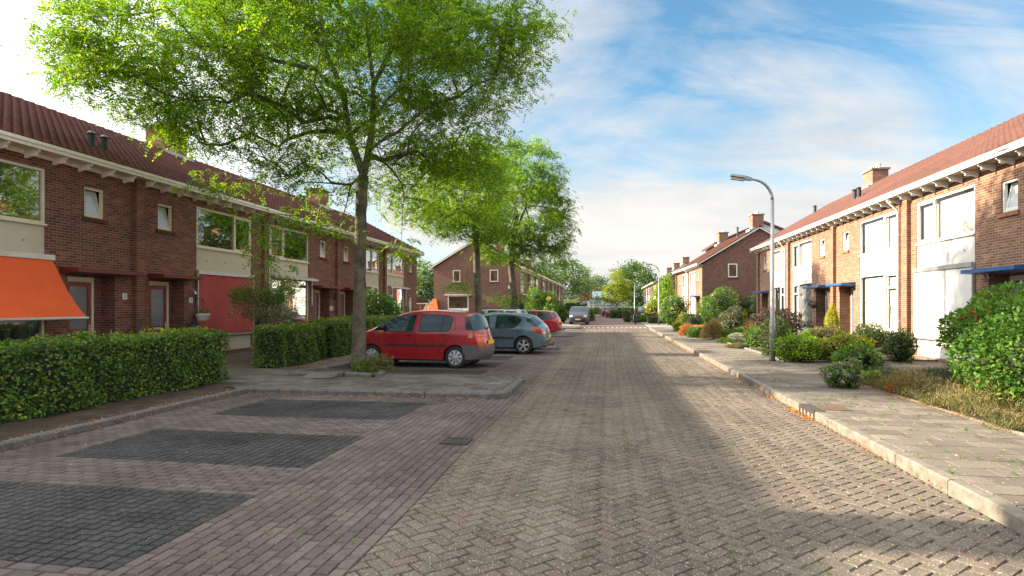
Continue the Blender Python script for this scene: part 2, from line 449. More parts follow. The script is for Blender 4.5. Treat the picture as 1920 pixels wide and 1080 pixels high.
XL, XR = -1.65, 3.04
ROAD_Z = 0.012
road_mat = island('road_clinker', [(0, (0.103, 0.085, 0.067)), (0.35, (0.125, 0.104, 0.082)), (0.84, (0.145, 0.121, 0.095)), (0.95, (0.132, 0.101, 0.081)), (1, (0.138, 0.094, 0.075))],
                  speckle=(80, (0.42, 0.40, 0.36), 0.27), big=0.22, bumps=0.6, bscale=70, tracks=0.22)
joint_mat = plain('joint_sand', (0.034, 0.029, 0.021), 0.95, var=0.4, scale=6)
mb = MB(); w = 0.105
c45 = math.cos(R(45))
def rot45(p): return ((p[0] - p[1]) * c45 + 0.7, (p[0] + p[1]) * c45)
NR = 340
for i in range(-NR, NR):
    for j in range(-60, 130):
        for (bx, by, bw, bh) in ((0, 0, 2, 1), (-1, 0, 1, 2)):
            ox = (i + 4 * j + bx) * w; oy = (i + by) * w
            cx, cy = rot45((ox + bw*w/2, oy + bh*w/2))
            if cx < XL - 0.15 or cx > XR + 0.15 or cy < 2.2 or cy > 46.2: continue
            poly = [rot45(p) for p in ((ox, oy), (ox + bw*w, oy), (ox + bw*w, oy + bh*w), (ox, oy + bh*w))]
            jt = [(p[0] + random.uniform(-.003, .003), p[1] + random.uniform(-.003, .003)) for p in poly]
            poly = clip(jt, 1, 0, XR); poly = clip(poly, -1, 0, -XL)
            if len(poly) >= 3: paver(mb, poly, 0.0035, z0=ROAD_Z)
struct(mb.build('road', road_mat, uv=False, recalc=False))
mb = MB()
def sheet(mb, x0, x1, y0, y1, z, zf=None, n=24, m=0):
    ny = max(1, int((y1 - y0) / 1.0)); nx = max(1, int((x1 - x0) / 0.5))
    for a in range(nx):
        for b in range(ny):
            xa, xb = x0 + (x1-x0)*a/nx, x0 + (x1-x0)*(a+1)/nx; ya, yb = y0 + (y1-y0)*b/ny, y0 + (y1-y0)*(b+1)/ny
            q = [(xa, ya), (xb, ya), (xb, yb), (xa, yb)]
            mb.face([(p[0], p[1], z + (zf(*p) if zf else 0)) for p in q], m)
sheet(mb, XL, XR + 0.02, -6, 46.3, ROAD_Z - 0.009, road_z)
struct(mb.build('road_joint_bed', joint_mat, uv=False, recalc=False))

# parking area: purple clinker in running bond along the street, dark clinker bays
purple = island('parking_clinker', [(0, (0.0872, 0.0695, 0.0657)), (0.5, (0.1117, 0.0902, 0.0850)), (0.85, (0.1293, 0.1041, 0.0965)), (1, (0.1325, 0.1023, 0.0910))],
                speckle=(80, (0.26, 0.23, 0.2), 0.12), big=0.3, bumps=0.4, bscale=60, tracks=0.15)
darkclk = island('dark_bay_clinker', [(0, (0.036, 0.037, 0.037)), (0.5, (0.043, 0.044, 0.044)), (1, (0.053, 0.054, 0.053))],
                 speckle=(26, (0.20, 0.20, 0.19), 0.09), big=0.5, bumps=0.7, bscale=45)
ISL = [(10.75, 13.6), (23.2, 24.6), (33.2, 34.4), (45.8, 46.9)]          # planted kerbed islands
def in_isl(y): return any(a < y < b for a, b in ISL)
bays = []
for (a, b) in ((3.34, 4.95), (5.78, 7.42), (8.45, 10.12)): bays.append((a, b))
for s, e in ((13.9, 23.0), (24.9, 33.0), (34.7, 45.5)):
    n = round((e - s) / 2.35); st = (e - s) / n
    for k in range(n): bays.append((s + k*st + 0.12, s + (k+1)*st - 0.62))
def bay_of(x, y):
    if not (-6.15 < x < -3.12): return False
    return any(a < y < b for a, b in bays)
mbp, mbd = MB(), MB()
BW, BH = 0.205, 0.098
def zpark(x, y): return 0.004 * math.sin(x * 2 + y) + 0.004 * math.sin(y * 2.3) + road_z(XL, y) * max(0, 1 - (XL - x))
for r in range(int(5.6 / BH) + 1):                                         # strips along the street
    x0 = XL - (r + 1) * BH
    if x0 < -7.1: break
    along = x0 > -3.13
    if not along: continue
    for k in range(int(44.5 / BW)):
        y0 = 2.0 + k * BW + (BW / 2 if r % 2 else 0)
        if in_isl(y0 + BW / 2) and x0 < -1.9: continue
        paver(mbp, [(x0, y0), (x0 + BH, y0), (x0 + BH, y0 + BW), (x0, y0 + BW)], 0.004, zf=zpark, z0=ROAD_Z)
for r in range(int(44.5 / BH)):                                            # courses across, between and inside the bays
    y0 = 2.0 + r * BH
    for k in range(int(4.0 / BW) + 2):
        xa = -3.12 - (k + 1) * BW + (BW / 2 if r % 2 else 0)
        xb = min(xa + BW, -3.12); xa = max(xa, -7.0)
        if xb - xa < 0.04: continue
        cx, cy = (xa + xb) / 2, y0 + BH / 2
        if in_isl(cy): continue
        for (xa_, xb_) in (((xa, -6.15), (-6.15, xb)) if xa < -6.15 < xb else ((xa, xb),)):
            if xb_ - xa_ < 0.02: continue
            dk = bay_of((xa_ + xb_) / 2, cy)
            if dk and xb_ - xa_ > .15:
                xm = (xa_ + xb_) / 2; paver(mbd, [(xa_, y0), (xm, y0), (xm, y0 + BH), (xa_, y0 + BH)], .005, zf=zpark, z0=ROAD_Z, jit=.0018, bev=.004); xa_ = xm
            paver(mbd if dk else mbp, [(xa_, y0), (xb_, y0), (xb_, y0 + BH), (xa_, y0 + BH)], 0.005 if dk else 0.005, zf=zpark, z0=ROAD_Z, jit=0.004 if dk else 0.002)
struct(mbp.build('parking_area', purple, uv=False, recalc=False))
struct(mbd.build('parking_bay', darkclk, uv=False, recalc=False))
mb = MB(); sheet(mb, -7.1, XL, -6, 46.3, ROAD_Z - 0.010, zpark)
struct(mb.build('parking_joint_bed', joint_mat, uv=False, recalc=False))

# pavements of concrete tiles
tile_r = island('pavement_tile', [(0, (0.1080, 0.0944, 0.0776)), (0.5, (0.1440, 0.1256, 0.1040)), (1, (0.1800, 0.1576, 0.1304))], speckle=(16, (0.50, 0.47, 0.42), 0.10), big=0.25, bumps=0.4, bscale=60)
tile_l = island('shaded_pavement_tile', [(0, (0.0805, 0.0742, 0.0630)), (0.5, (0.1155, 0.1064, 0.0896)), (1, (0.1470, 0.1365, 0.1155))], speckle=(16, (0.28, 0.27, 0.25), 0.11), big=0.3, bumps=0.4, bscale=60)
def tiles(name, x0, x1, y0, y1, z, mat, tx=0.3, ty=0.3, skip=None, bed=True, along_x=True):
    mb = MB(); zf = lambda x, y: z + 0.005 * math.sin(x * 3 + y * 1.1) + 0.004 * math.sin(y * 2.7)
    ny = int(math.ceil((y1 - y0) / ty)); nx = int(math.ceil((x1 - x0) / tx)) + 1
    for r in range(ny):
        for k in range(nx):
            a = x0 + k * tx - (tx / 2 if r % 2 else 0); b = min(a + tx, x1); a = max(a, x0)
            c, d = y0 + r * ty, min(y0 + (r + 1) * ty, y1)
            if b - a < 0.03 or d - c < 0.03: continue
            if skip and skip((a + b) / 2, (c + d) / 2): continue
            paver(mb, [(a, c), (b, c), (b, d), (a, d)], 0.004, zf=zf, jit=0.0015, bev=0.003, dp=0.026)
    o = struct(mb.build(name, mat, uv=False, recalc=False))
    if bed:
        q = MB(); sheet(q, x0, x1, y0, y1, z - 0.020); struct(q.build(name + '_bed', joint_mat, uv=False, recalc=False))
    return o
KT = 0.125
tiles('pavement_right', 3.19, 5.0, -4, 47, KT, tile_r, 0.45, 0.3)
tiles('driveway', 5.02, 9.3, 14.95, 18.75, KT, tile_r, 0.3, 0.3)
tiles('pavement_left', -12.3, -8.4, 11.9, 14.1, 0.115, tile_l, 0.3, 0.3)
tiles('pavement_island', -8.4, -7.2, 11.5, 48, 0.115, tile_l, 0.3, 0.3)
mb = MB(); mb.box(-12.75, -8.9, -8, 11.8, 0.0, 0.10); mb.box(-12.75, -9.0, 14.2, 40, 0.0, 0.10)
struct(mb.build('front_garden_paving', brickmat('garden_paving', [(0.09,0.05,0.045),(0.12,0.07,0.06),(0.14,0.085,0.07),(0.16,0.1,0.085)], (0.06,0.05,0.04), 0.2, 0.1)))
# islands between the parking bays
def island_top(ya, yb, xa, xb, first=False):
    mb = MB()
    r = min(0.55, (yb - ya) / 2 - 0.02)
    out = [(xa, ya), (xb - r, ya)]
    for k in range(1, 8):
        t = -math.pi / 2 + math.pi / 2 * k / 8; out.append((xb - r + r * math.cos(t), ya + r + r * math.sin(t)))
    out.append((xb, ya + r)); out.append((xb, yb - r))
    for k in range(1, 8):
        t = math.pi / 2 * k / 8; out.append((xb - r + r * math.cos(t), yb - r + r * math.sin(t)))
    out += [(xb - r, yb), (xa, yb)]
    # kerb ring 0.12 wide, rounded edge
    ins = []
    n = len(out)
    cxx, cyy = (xa + xb) / 2, (ya + yb) / 2
    for (x, y) in out:
        dy = 0.13 if y < cyy else -0.13
        if abs(x - xb) < 0.001: ins.append((x - 0.13, y))
        elif x > xb - r:
            vx, vy = (x - (xb - r)), (y - (ya + r if y < cyy else yb - r)); L = math.hypot(vx, vy)
            ins.append((x - 0.13 * vx / L, y - 0.13 * vy / L))
        else: ins.append((x, y + dy))
    H = 0.115
    for i in range(n - 1):
        p, q, pi, qi = out[i], out[i+1], ins[i], ins[i+1]
        e = 0.25
        def lerp(a, b, t): return (a[0] + (b[0]-a[0]) * t, a[1] + (b[1]-a[1]) * t)
        pe, qe = lerp(p, pi, e), lerp(q, qi, e)
        segs = max(1, int(math.hypot(q[0]-p[0], q[1]-p[1]) / 0.95))
        for sgi in range(segs):
            t0, t1 = sgi / segs, (sgi + 1) / segs
            g = 0.006 / max(0.2, math.hypot(q[0]-p[0], q[1]-p[1])) if segs > 1 else 0
            a, b = lerp(p, q, t0 + g), lerp(p, q, t1 - g); ae, be = lerp(pe, qe, t0 + g), lerp(pe, qe, t1 - g); ai, bi = lerp(pi, qi, t0 + g), lerp(pi, qi, t1 - g)
            mb.face([(a[0], a[1], -0.02), (b[0], b[1], -0.02), (b[0], b[1], H - 0.035), (a[0], a[1], H - 0.035)])
            mb.face([(a[0], a[1], H - 0.035), (b[0], b[1], H - 0.035), (be[0], be[1], H), (ae[0], ae[1], H)])
            mb.face([(ae[0], ae[1], H), (be[0], be[1], H), (bi[0], bi[1], H), (ai[0], ai[1], H)])
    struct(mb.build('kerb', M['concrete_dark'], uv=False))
    # tiled top
    mt = MB()
    zf = lambda x, y: 0.112 + 0.006 * math.sin(x * 3.3 + y)
    row = 0
    y = ya + 0.13
    while y < yb - 0.13:
        x = xb - 0.02 - (0.15 if row % 2 else 0)
        while x > xa:
            poly = [(x - 0.3, y), (x, y), (x, min(y + 0.3, yb - 0.13)), (x - 0.3, min(y + 0.3, yb - 0.13))]
            poly = clip(poly, 1, 0, xb - 0.14)
            if row == 0 or y + 0.35 > yb: poly = clip(poly, 1, 0, xb - 0.3)
            if len(poly) >= 3 and not (first and -7.25 < x - 0.15 < -5.3 and 12.55 < y + 0.15): paver(mt, poly, 0.005, zf=zf, bev=0.004, dp=0.010)
            x -= 0.3
        y += 0.3; row += 1
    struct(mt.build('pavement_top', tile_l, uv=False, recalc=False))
    q = MB(); q.face([(p[0], p[1], 0.098) for p in ins]); struct(q.build('joint_bed', joint_mat, uv=False, recalc=False))
for i, (a, b) in enumerate(ISL): island_top(a, b, -7.3, -1.85 if i == 0 else -2.0, i == 0)

# straight kerbs, each a run of concrete stones with joints
def kerb_run(name, x0, x1, y0, y1, z1, mat, step=1.0, front='x0'):
    mb = MB(); y = y0
    while y < y1:
        e = min(y + step, y1) - 0.006; dz = random.uniform(-.004, .004); dx = random.uniform(-.004, .004)
        c = 0.018
        pr = [(x0 + dx, -0.05), (x0 + dx, z1 - c + dz), (x0 + c + dx, z1 + dz), (x1 - c + dx, z1 + dz), (x1 + dx, z1 - c + dz), (x1 + dx, -0.05)]
        mb.prism(pr, y, e); y += step
    return struct(mb.build(name, mat, uv=False))
kerb_run('kerb', 3.05, 3.185, -4, 46.5, KT + 0.004, M['concrete'], 1.0)
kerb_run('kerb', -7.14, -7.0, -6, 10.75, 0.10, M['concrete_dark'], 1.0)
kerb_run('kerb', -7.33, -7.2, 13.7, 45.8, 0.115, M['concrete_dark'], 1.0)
kerb_run('garden_edging', 5.02, 5.10, -4, 14.7, KT + 0.012, M['concrete'], 0.5)
kerb_run('garden_edging', 5.03, 5.13, 18.85, 31.0, KT + 0.05, M['concrete'], 0.25)
mb = MB(); x = 5.13
while x < 9.2: mb.box(x, x + 0.49, 18.84, 18.92, 0, KT + 0.05); x += 0.5
struct(mb.build('garden_edging', M['concrete'], uv=False))
# garden soil
mb = MB()
def lumpy(mb, x0, x1, y0, y1, z, n=0.16, amp=0.025):
    nx, ny = max(2, int((x1-x0)/n)), max(2, int((y1-y0)/n)); base = len(mb.v)
    for a in range(nx + 1):
        for b in range(ny + 1):
            ed = 0 if a in (0, nx) or b in (0, ny) else 1
            mb.v.append((x0 + (x1-x0)*a/nx, y0 + (y1-y0)*b/ny, z + ed * random.uniform(-amp, amp)))
    for a in range(nx):
        for b in range(ny):
            i = base + a*(ny+1) + b; mb.f.append((i, i + ny + 1, i + ny + 2, i + 1)); mb.m.append(0)
lumpy(mb, 5.1, 9.33, 4, 14.9, 0.10); lumpy(mb, 5.1, 9.33, 18.9, 50, 0.10, 0.3); lumpy(mb, -8.9, -7.14, -8, 11.9, 0.09, 0.12); lumpy(mb, -9.2, -8.4, 14.1, 40, 0.10, 0.2)
struct(mb.build('garden_soil', M['soil'], uv=False, recalc=False))
# ground beyond: road plateau, its ramp and side areas
mb = MB(); mb.box(-2.0, 3.05, 46.3, 47.2, -0.02, 0.03)
struct(mb.build('road_ramp', plain('ramp_sand_clinker', (0.30, 0.24, 0.17), 0.9, var=0.2, scale=4), uv=False))
mb = MB(); k = 0; x = -1.9
while x < 3.0:
    if k % 2 == 0: mb.box(x, x + 0.16, 47.2, 47.9, 0.0, 0.062)
    x += 0.18; k += 1
struct(mb.build('ramp_marking', M['white'], uv=False))
mb = MB(); mb.box(-2.1, 3.05, 46.9, 48.3, -0.02, 0.056)
struct(mb.build('road_ramp', plain('ramp_grey_clinker', (0.12, 0.11, 0.10), 0.9, var=0.2, scale=4), uv=False))
mb = MB(); mb.box(-2.3, 3.25, 48.3, 135, -0.02, 0.06)
struct(mb.build('road_far', brickmat('far_road_clinker', [(0.12,0.072,0.068),(0.15,0.09,0.085),(0.17,0.105,0.095),(0.19,0.115,0.1)], (0.1,0.07,0.06), 0.2, 0.1, stain=0.35), uv=True))
mb = MB(); mb.box(-9, -2.35, 48.2, 110, 0, 0.10); mb.box(3.25, 6.2, 47, 120, 0, 0.10); mb.box(5.0, 9.3, 50.2, 54.6, 0, 0.105); mb.box(-8.4, -2.0, 46.95, 48.2, 0, 0.11)
struct(mb.build('pavement_far', plain('far_pavement', (0.22, 0.20, 0.175), 0.9, var=0.2, scale=2), uv=False))
mb = MB(); mb.box(-60, 60, 122, 134, -0.02, 0.05)
struct(mb.build('road_crossing', plain('cross_road_clinker', (0.16, 0.12, 0.11), 0.9, var=0.2, scale=2), uv=False))
mb = MB(); mb.box(-1.9, 2.3, 119.5, 120.2, 0, 0.072)
struct(mb.build('crossing_marking', M['white'], uv=False))
# ---------------------------------------------------------------- terraced houses
def facade(mb, W, z1, ops, y=0.0, depth=0.11, side=0):
    """wall face in the y=0 plane with openings (x0,x1,z0,z1,depth); outward is -y"""
    xs = sorted({0, W} | {o[0] for o in ops} | {o[1] for o in ops}); zs = sorted({0, z1} | {o[2] for o in ops} | {o[3] for o in ops})
    for a, b in zip(xs, xs[1:]):
        for c, d in zip(zs, zs[1:]):
            mx, mz = (a+b)/2, (c+d)/2
            if any(o[0] < mx < o[1] and o[2] < mz < o[3] for o in ops): continue
            mb.face([(a, y, c), (b, y, c), (b, y, d), (a, y, d)])
    for (a, b, c, d, dp) in ops:
        mb.face([(a, y, c), (a, y + dp, c), (a, y + dp, d), (a, y, d)]); mb.face([(b, y, c), (b, y, d), (b, y + dp, d), (b, y + dp, c)])
        mb.face([(a, y, d), (a, y + dp, d), (b, y + dp, d), (b, y, d)]); mb.face([(a, y, c), (b, y, c), (b, y + dp, c), (a, y + dp, c)])

def window(parent, x0, x1, z0, z1, y, splits=(), fw=0.065, mat='cream', glass='glass', curtain=None, open_sash=False, name='window', blind=None, hbar=None, dark_y=0.5):
    """frame mesh (part) with pane and curtain as its sub-parts; splits: x positions of mullions"""
    mb = MB(); d = 0.07
    mb.box(x0, x1, y, y + d, z0, z0 + fw); mb.box(x0, x1, y, y + d, z1 - fw, z1)
    mb.box(x0, x0 + fw, y, y + d, z0 + fw, z1 - fw); mb.box(x1 - fw, x1, y, y + d, z0 + fw, z1 - fw)
    cuts = [x0 + fw] + [s for s in splits] + [x1 - fw]
    for s in splits: mb.box(s - fw * 0.6, s + fw * 0.6, y - 0.004, y + d, z0 + fw, z1 - fw)
    if hbar:
        for (a, b, z) in hbar: mb.box(a, b, y - 0.003, y + d, z - 0.035, z + 0.035)
    # inner sash on the narrow light
    segs = list(zip(cuts, cuts[1:]))
    if splits:
        a, b = min(segs, key=lambda s: s[1] - s[0])
        a += fw * 0.6 if a in splits else 0; b -= fw * 0.6 if b in splits else 0
        zb = max([h[2] for h in hbar if h[0] <= a + 0.1 < h[1]] + [z0 + fw]) if hbar else z0 + fw
        s = 0.05
        for q in ((a, b, z0 + fw, z0 + fw + s), (a, b, z1 - fw - s, z1 - fw), (a, a + s, z0 + fw + s, z1 - fw - s), (b - s, b, z0 + fw + s, z1 - fw - s)):
            mb.box(q[0], q[1], y + 0.012, y + 0.06, q[2], q[3])
    mb.box(x0 - 0.02, x1 + 0.02, y - 0.05, y + 0.0, z0 - 0.035, z0 + 0.012)
    wnd = mb.build(name, M[mat], parent)
    g = MB(); g.face([(x0 + fw, y + 0.045, z0 + fw), (x1 - fw, y + 0.045, z0 + fw), (x1 - fw, y + 0.045, z1 - fw), (x0 + fw, y + 0.045, z1 - fw)])
    g.build('pane', M[glass], wnd, recalc=False)
    if curtain:
        c = MB(); yy = y + 0.16; n = max(8, int((x1 - x0) / 0.035)); amp = 0.018 if curtain != 'blind' else 0.0
        cm = M['curtain'] if curtain in ('full', 'blind') else M['curtain_grey']
        zb = z0
        def strip(a, b):
            k = max(4, int((b - a) / 0.03))
            for i in range(k):
                xa, xb = a + (b-a)*i/k, a + (b-a)*(i+1)/k
                ya, yb = yy + amp * math.sin(xa * 75), yy + amp * math.sin(xb * 75)
                c.face([(xa, ya, zb), (xb, yb, zb), (xb, yb, z1), (xa, ya, z1)])
        if curtain == 'sides':
            strip(x0, x0 + (x1-x0)*0.16); strip(x1 - (x1-x0)*0.16, x1)
        elif curtain == 'half':
            strip(x0, x0 + (x1-x0)*0.55)
        elif curtain == 'blind':
            z = zb
            while z < z1:
                c.face([(x0, yy, z), (x1, yy, z), (x1, yy - 0.012, z + 0.045), (x0, yy - 0.012, z + 0.045)]); z += 0.05
        else: strip(x0, x1)
        c.build('curtain', cm, wnd, smooth=False, recalc=False)
    return wnd

def small_window(parent, x0, x1, z0, z1, y, mat='cream', tilt=True):
    mb = MB(); fw = 0.055
    mb.box(x0, x1, y, y + .07, z0, z0 + fw); mb.box(x0, x1, y, y + .07, z1 - fw, z1); mb.box(x0, x0 + fw, y, y + .07, z0 + fw, z1 - fw); mb.box(x1 - fw, x1, y, y + .07, z0 + fw, z1 - fw)
    w = mb.build('window', M[mat], parent)
    # tilted inward sash (hinged at the bottom) with frosted pane
    s = MB(); t = 0.13 if tilt else 0.0; a, b, c, d = x0 + fw + .004, x1 - fw - .004, z0 + fw, z1 - fw; e = 0.045
    def yq(z): return y + 0.02 + t * (z - c) / (d - c)
    for (xa, xb, za, zb) in ((a, b, c, c + e), (a, b, d - e, d), (a, a + e, c + e, d - e), (b - e, b, c + e, d - e)):
        s.hexa([(xa, yq(za), za), (xb, yq(za), za), (xb, yq(za) + .04, za), (xa, yq(za) + .04, za)], [(xa, yq(zb), zb), (xb, yq(zb), zb), (xb, yq(zb) + .04, zb), (xa, yq(zb) + .04, zb)])
    so = s.build('sash', M[mat], w)
    g = MB(); g.face([(a + e, yq(c) + .02, c + e), (b - e, yq(c) + .02, c + e), (b - e, yq(d) + .02, d - e), (a + e, yq(d) + .02, d - e)])
    g.build('pane', M['frosted_win'], w, recalc=False)
    q = MB(); n = 8; sx = (x1 - x0 + 0.16) / n
    for i in range(n):
        xa = x0 - 0.08 + i * sx
        q.hexa([(xa + .004, -0.055, z0 - 0.115), (xa + sx - .004, -0.055, z0 - 0.115), (xa + sx - .004, 0.005, z0 - 0.115), (xa + .004, 0.005, z0 - 0.115)],
               [(xa + .004, -0.06, z0 - 0.03), (xa + sx - .004, -0.06, z0 - 0.03), (xa + sx - .004, y, z0 - 0.004), (xa + .004, y, z0 - 0.004)])
    q.build('sill', M['brick_sill_' + ('r' if mat == 'white' else 'l')], w)
    return w
M['brick_sill_l'] = plain('brick_sill_dark', (0.075, 0.032, 0.024), 0.85, var=0.3, scale=12, bumps=0.3)
M['brick_sill_r'] = plain('brick_sill_orange', (0.30, 0.13, 0.065), 0.85, var=0.3, scale=12, bumps=0.3)

def tile_roof(name, mats, W, y0, z0, y1, z1, parent, fine=True, ov0=0.0, ov1=0.0):
    """street-side slope of s-shaped pantiles as displaced geometry plus a plain back slope and ridge"""
    L = math.hypot(y1 - y0, z1 - z0); cy, cz = (y1 - y0) / L, (z1 - z0) / L; ny, nz = -cz, cy
    xs0, xs1 = -ov0, W + ov1
    if fine:
        nr = int(round(L / 0.30)); tw = 0.225; ncol = int(round((xs1 - xs0) / tw)); tw = (xs1 - xs0) / ncol
        sub = 6; prof = [0.5 - 0.5 * math.cos(2 * math.pi * (i / sub)) for i in range(sub + 1)]
        prof = [p ** 1.5 * 0.062 for p in prof]
        V = []; Q = []
        for r in range(nr):
            for e, (s, lift) in enumerate(((r * L / nr, 0.075), ((r + 1) * L / nr + 0.01, 0.010))):
                for cidx in range(ncol * sub + 1):
                    x = xs0 + cidx * tw / sub; h = lift + prof[cidx % sub]
                    V.append((x, y0 + cy * s + ny * h, z0 + cz * s + nz * h))
            n = ncol * sub + 1; b0 = r * 2 * n
            for k in range(n - 1): Q.append((b0 + k, b0 + k + 1, b0 + n + k + 1, b0 + n + k))
        # course risers
        nv = len(V); n = ncol * sub + 1
        for r in range(nr):
            b0 = r * 2 * n
            for k in range(n):
                x, yy, zz2 = V[b0 + k]; V.append((x, yy - ny * 0.075, zz2 - nz * 0.075))
            for k in range(n - 1): Q.append((nv + r * n + k, nv + r * n + k + 1, b0 + k + 1, b0 + k))
        o = np_mesh(name, V, Q, mats, parent)
    else:
        mb = MB(); nr = int(round(L / 0.30))
        for r in range(nr):
            s0, s1 = r * L / nr, (r + 1) * L / nr
            mb.face([(xs0, y0 + cy*s0 + ny*.06, z0 + cz*s0 + nz*.06), (xs1, y0 + cy*s0 + ny*.06, z0 + cz*s0 + nz*.06), (xs1, y0 + cy*s1 + ny*.02, z0 + cz*s1 + nz*.02), (xs0, y0 + cy*s1 + ny*.02, z0 + cz*s1 + nz*.02)])
            mb.face([(xs0, y0 + cy*s0, z0 + cz*s0), (xs1, y0 + cy*s0, z0 + cz*s0), (xs1, y0 + cy*s0 + ny*.06, z0 + cz*s0 + nz*.06), (xs0, y0 + cy*s0 + ny*.06, z0 + cz*s0 + nz*.06)])
        o = mb.build(name, mats, parent, uv=False, recalc=False)
    return o

PIT_DEPTH = 8.7
def house(name, base, rz, W, flip, style, fine=True, ridge=7.78, end0=False, end1=False, label='', group='', pil=True, ground='window', brackets=True,
          chim=False, vents=(), downpipe=None, curtain='half', up_curtain=None, door=True, gcurtain=None, gable_mat=None, wallcol=None):
    """house in local axes: x along the terrace, the street facade in the y=0 plane looking to -y"""
    h = empty(name, (base[0], base[1], 0), rz)
    tag(h, label, 'house', group)
    left = style == 'l'
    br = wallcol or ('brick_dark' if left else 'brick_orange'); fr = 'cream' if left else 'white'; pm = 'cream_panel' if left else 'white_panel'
    gl = 'glass' if left else 'glass_r'
    def fx(a, b): return (W - b, W - a) if flip else (a, b)
    px0, px1 = fx(0.62, 3.58); sx0, sx1 = fx(4.62, 5.22); rx0, rx1 = fx(4.15, 5.55); dx0, dx1 = fx(4.38, 5.24)
    WT = 5.22
    ops = [(px0, px1, 0.22, 4.88, 0.09), (sx0, sx1, 3.95, 4.70, 0.10)]
    if door: ops.append((rx0, rx1, 0.0, 2.50, 0.40))
    else: ops.append((sx0, sx1, 1.0, 2.3, 0.10))
    mb = MB(); facade(mb, W, WT, ops)
    D = PIT_DEPTH
    # recess back wall
    if door:
        for a, b in ((rx0, dx0), (dx1, rx1)): mb.face([(a, .40, 0), (b, .40, 0), (b, .40, 2.5), (a, .40, 2.5)])
        mb.face([(dx0, .40, 2.45), (dx1, .40, 2.45), (dx1, .40, 2.5), (dx0, .40, 2.5)])
    # back wall
    mb.face([(0, D, 0), (W, D, 0), (W, D, WT), (0, D, WT)])
    mid = D / 2; zr = ridge - 0.10; ze = WT + 0.02
    nw = len(mb.f)
    for xx, isend in ((0.0, end0), (W, end1)):
        mb.face([(xx, 0, 0), (xx, D, 0), (xx, D, ze), (xx, mid, zr), (xx, 0, ze)], 1 if isend else 0)
    # pilaster at the party wall
    if pil:
        mb.box(0.0, 0.30, -0.13, -0.0005, 0, WT - 0.02)
    # brick cills over the panel opening side: soldier joints
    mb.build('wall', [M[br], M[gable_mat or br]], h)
    # inner room behind the panels so that the glass looks into a room
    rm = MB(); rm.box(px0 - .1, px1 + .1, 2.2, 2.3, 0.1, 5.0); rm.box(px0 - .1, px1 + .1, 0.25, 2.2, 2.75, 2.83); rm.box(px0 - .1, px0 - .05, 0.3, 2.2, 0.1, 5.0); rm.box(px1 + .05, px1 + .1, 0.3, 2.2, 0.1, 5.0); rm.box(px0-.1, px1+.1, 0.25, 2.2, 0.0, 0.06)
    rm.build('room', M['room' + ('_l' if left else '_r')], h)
    # panel column
    wide_first = flip
    mull = (px0 + 0.98) if not flip else (px1 - 0.98)
    if left: mull = (px0 + 0.98) if not flip else (px1 - 0.98)
    y = 0.02
    uw = window(h, px0, px1, 3.60, 4.88, y, (mull,), mat=fr, glass=gl, curtain=up_curtain)
    p = MB(); p.box(px0, px1, y + 0.01, y + 0.06, 2.86, 3.565)
    panel = p.build('spandrel_panel', M[pm], h)
    if fine:
        for t in (0.17, 0.5, 0.83):
            q = MB(); cx = px0 + (px1 - px0) * t
            q.tube([(cx, y + 0.008, 3.2), (cx, y - 0.016, 3.2)], [0.03, 0.022], 10)
            q.build('vent_cap', M['dimple'], panel)
    p = MB(); p.box(px0, px1, y + 0.01, y + 0.06, 0.22, 0.80); p.box(px0 - .02, px1 + .02, y - 0.05, y + 0.01, 0.80, 0.84)
    p.build('plinth_panel', M[pm], h)
    if ground in ('window', 'awning', 'folded', 'awning_w'):
        window(h, px0, px1, 0.84, 2.86, y, (mull,), mat=fr, glass=gl, curtain=gcurtain, hbar=[(px0 if not flip else mull, mull if not flip else px1, 2.35)])
    elif ground == 'screen':
        window(h, px0, px1, 0.84, 2.86, y, (mull,), mat=fr, glass=gl)
        s = MB(); s.box(px0 - .02, px1 + .02, -0.10, -0.02, 2.74, 2.86)
        sc = s.build('sun_screen', M['galva'], h)
        s = MB(); n = 10
        for i in range(n):
            xa, xb = px0 + (px1-px0)*i/n, px0 + (px1-px0)*(i+1)/n
            s.face([(xa, -0.055, 0.78), (xb, -0.055, 0.78), (xb, -0.055, 2.74), (xa, -0.055, 2.74)])
        s.build('cloth', M['red_cloth' if left else 'white_cloth'], sc, recalc=False)
        s = MB(); s.box(px0, px1, -0.075, -0.035, 0.73, 0.78); s.box(px0 - .035, px0, -0.08, -0.02, 0.4, 2.74); s.box(px1, px1 + .035, -0.08, -0.02, 0.4, 2.74)
        s.build('guide_rail', M['galva'], sc)
    if ground == 'awning':
        s = MB(); s.box(px0 - .15, px1 + .12, -0.14, 0.0, 2.78, 2.90)
        a = s.build('awning', M['galva'], h)
        s = MB(); n = 10; out = [(-0.10, 2.80), (-0.32, 2.42), (-0.50, 2.10), (-0.72, 1.80), (-0.92, 1.58), (-1.02, 1.46)]
        for (ya, za), (yb, zb) in zip(out, out[1:]):
            for i in range(n):
                xa, xb = px0 - .1 + (px1-px0+.17)*i/n, px0 - .1 + (px1-px0+.17)*(i+1)/n
                sg = lambda x, y: .022 * math.sin(x * 6.2) * min(1, -y) ; s.face([(xa, ya, za + sg(xa, ya)), (xb, ya, za + sg(xb, ya)), (xb, yb, zb + sg(xb, yb) * (yb > -1.0)), (xa, yb, zb + sg(xa, yb) * (yb > -1.0))])
        s.build('cloth', M['orange_cloth'], a, smooth=True)
        s = MB(); s.tube([(px0 - .12, -1.03, 1.44), (px1 + .10, -1.03, 1.44)], 0.035, 10)
        for xx in (px0 - .08, px1 + .06): s.tube([(xx, -0.03, 1.35), (xx, -1.0, 1.42)], 0.018, 6)
        s.build('front_bar', M['galva'], a)
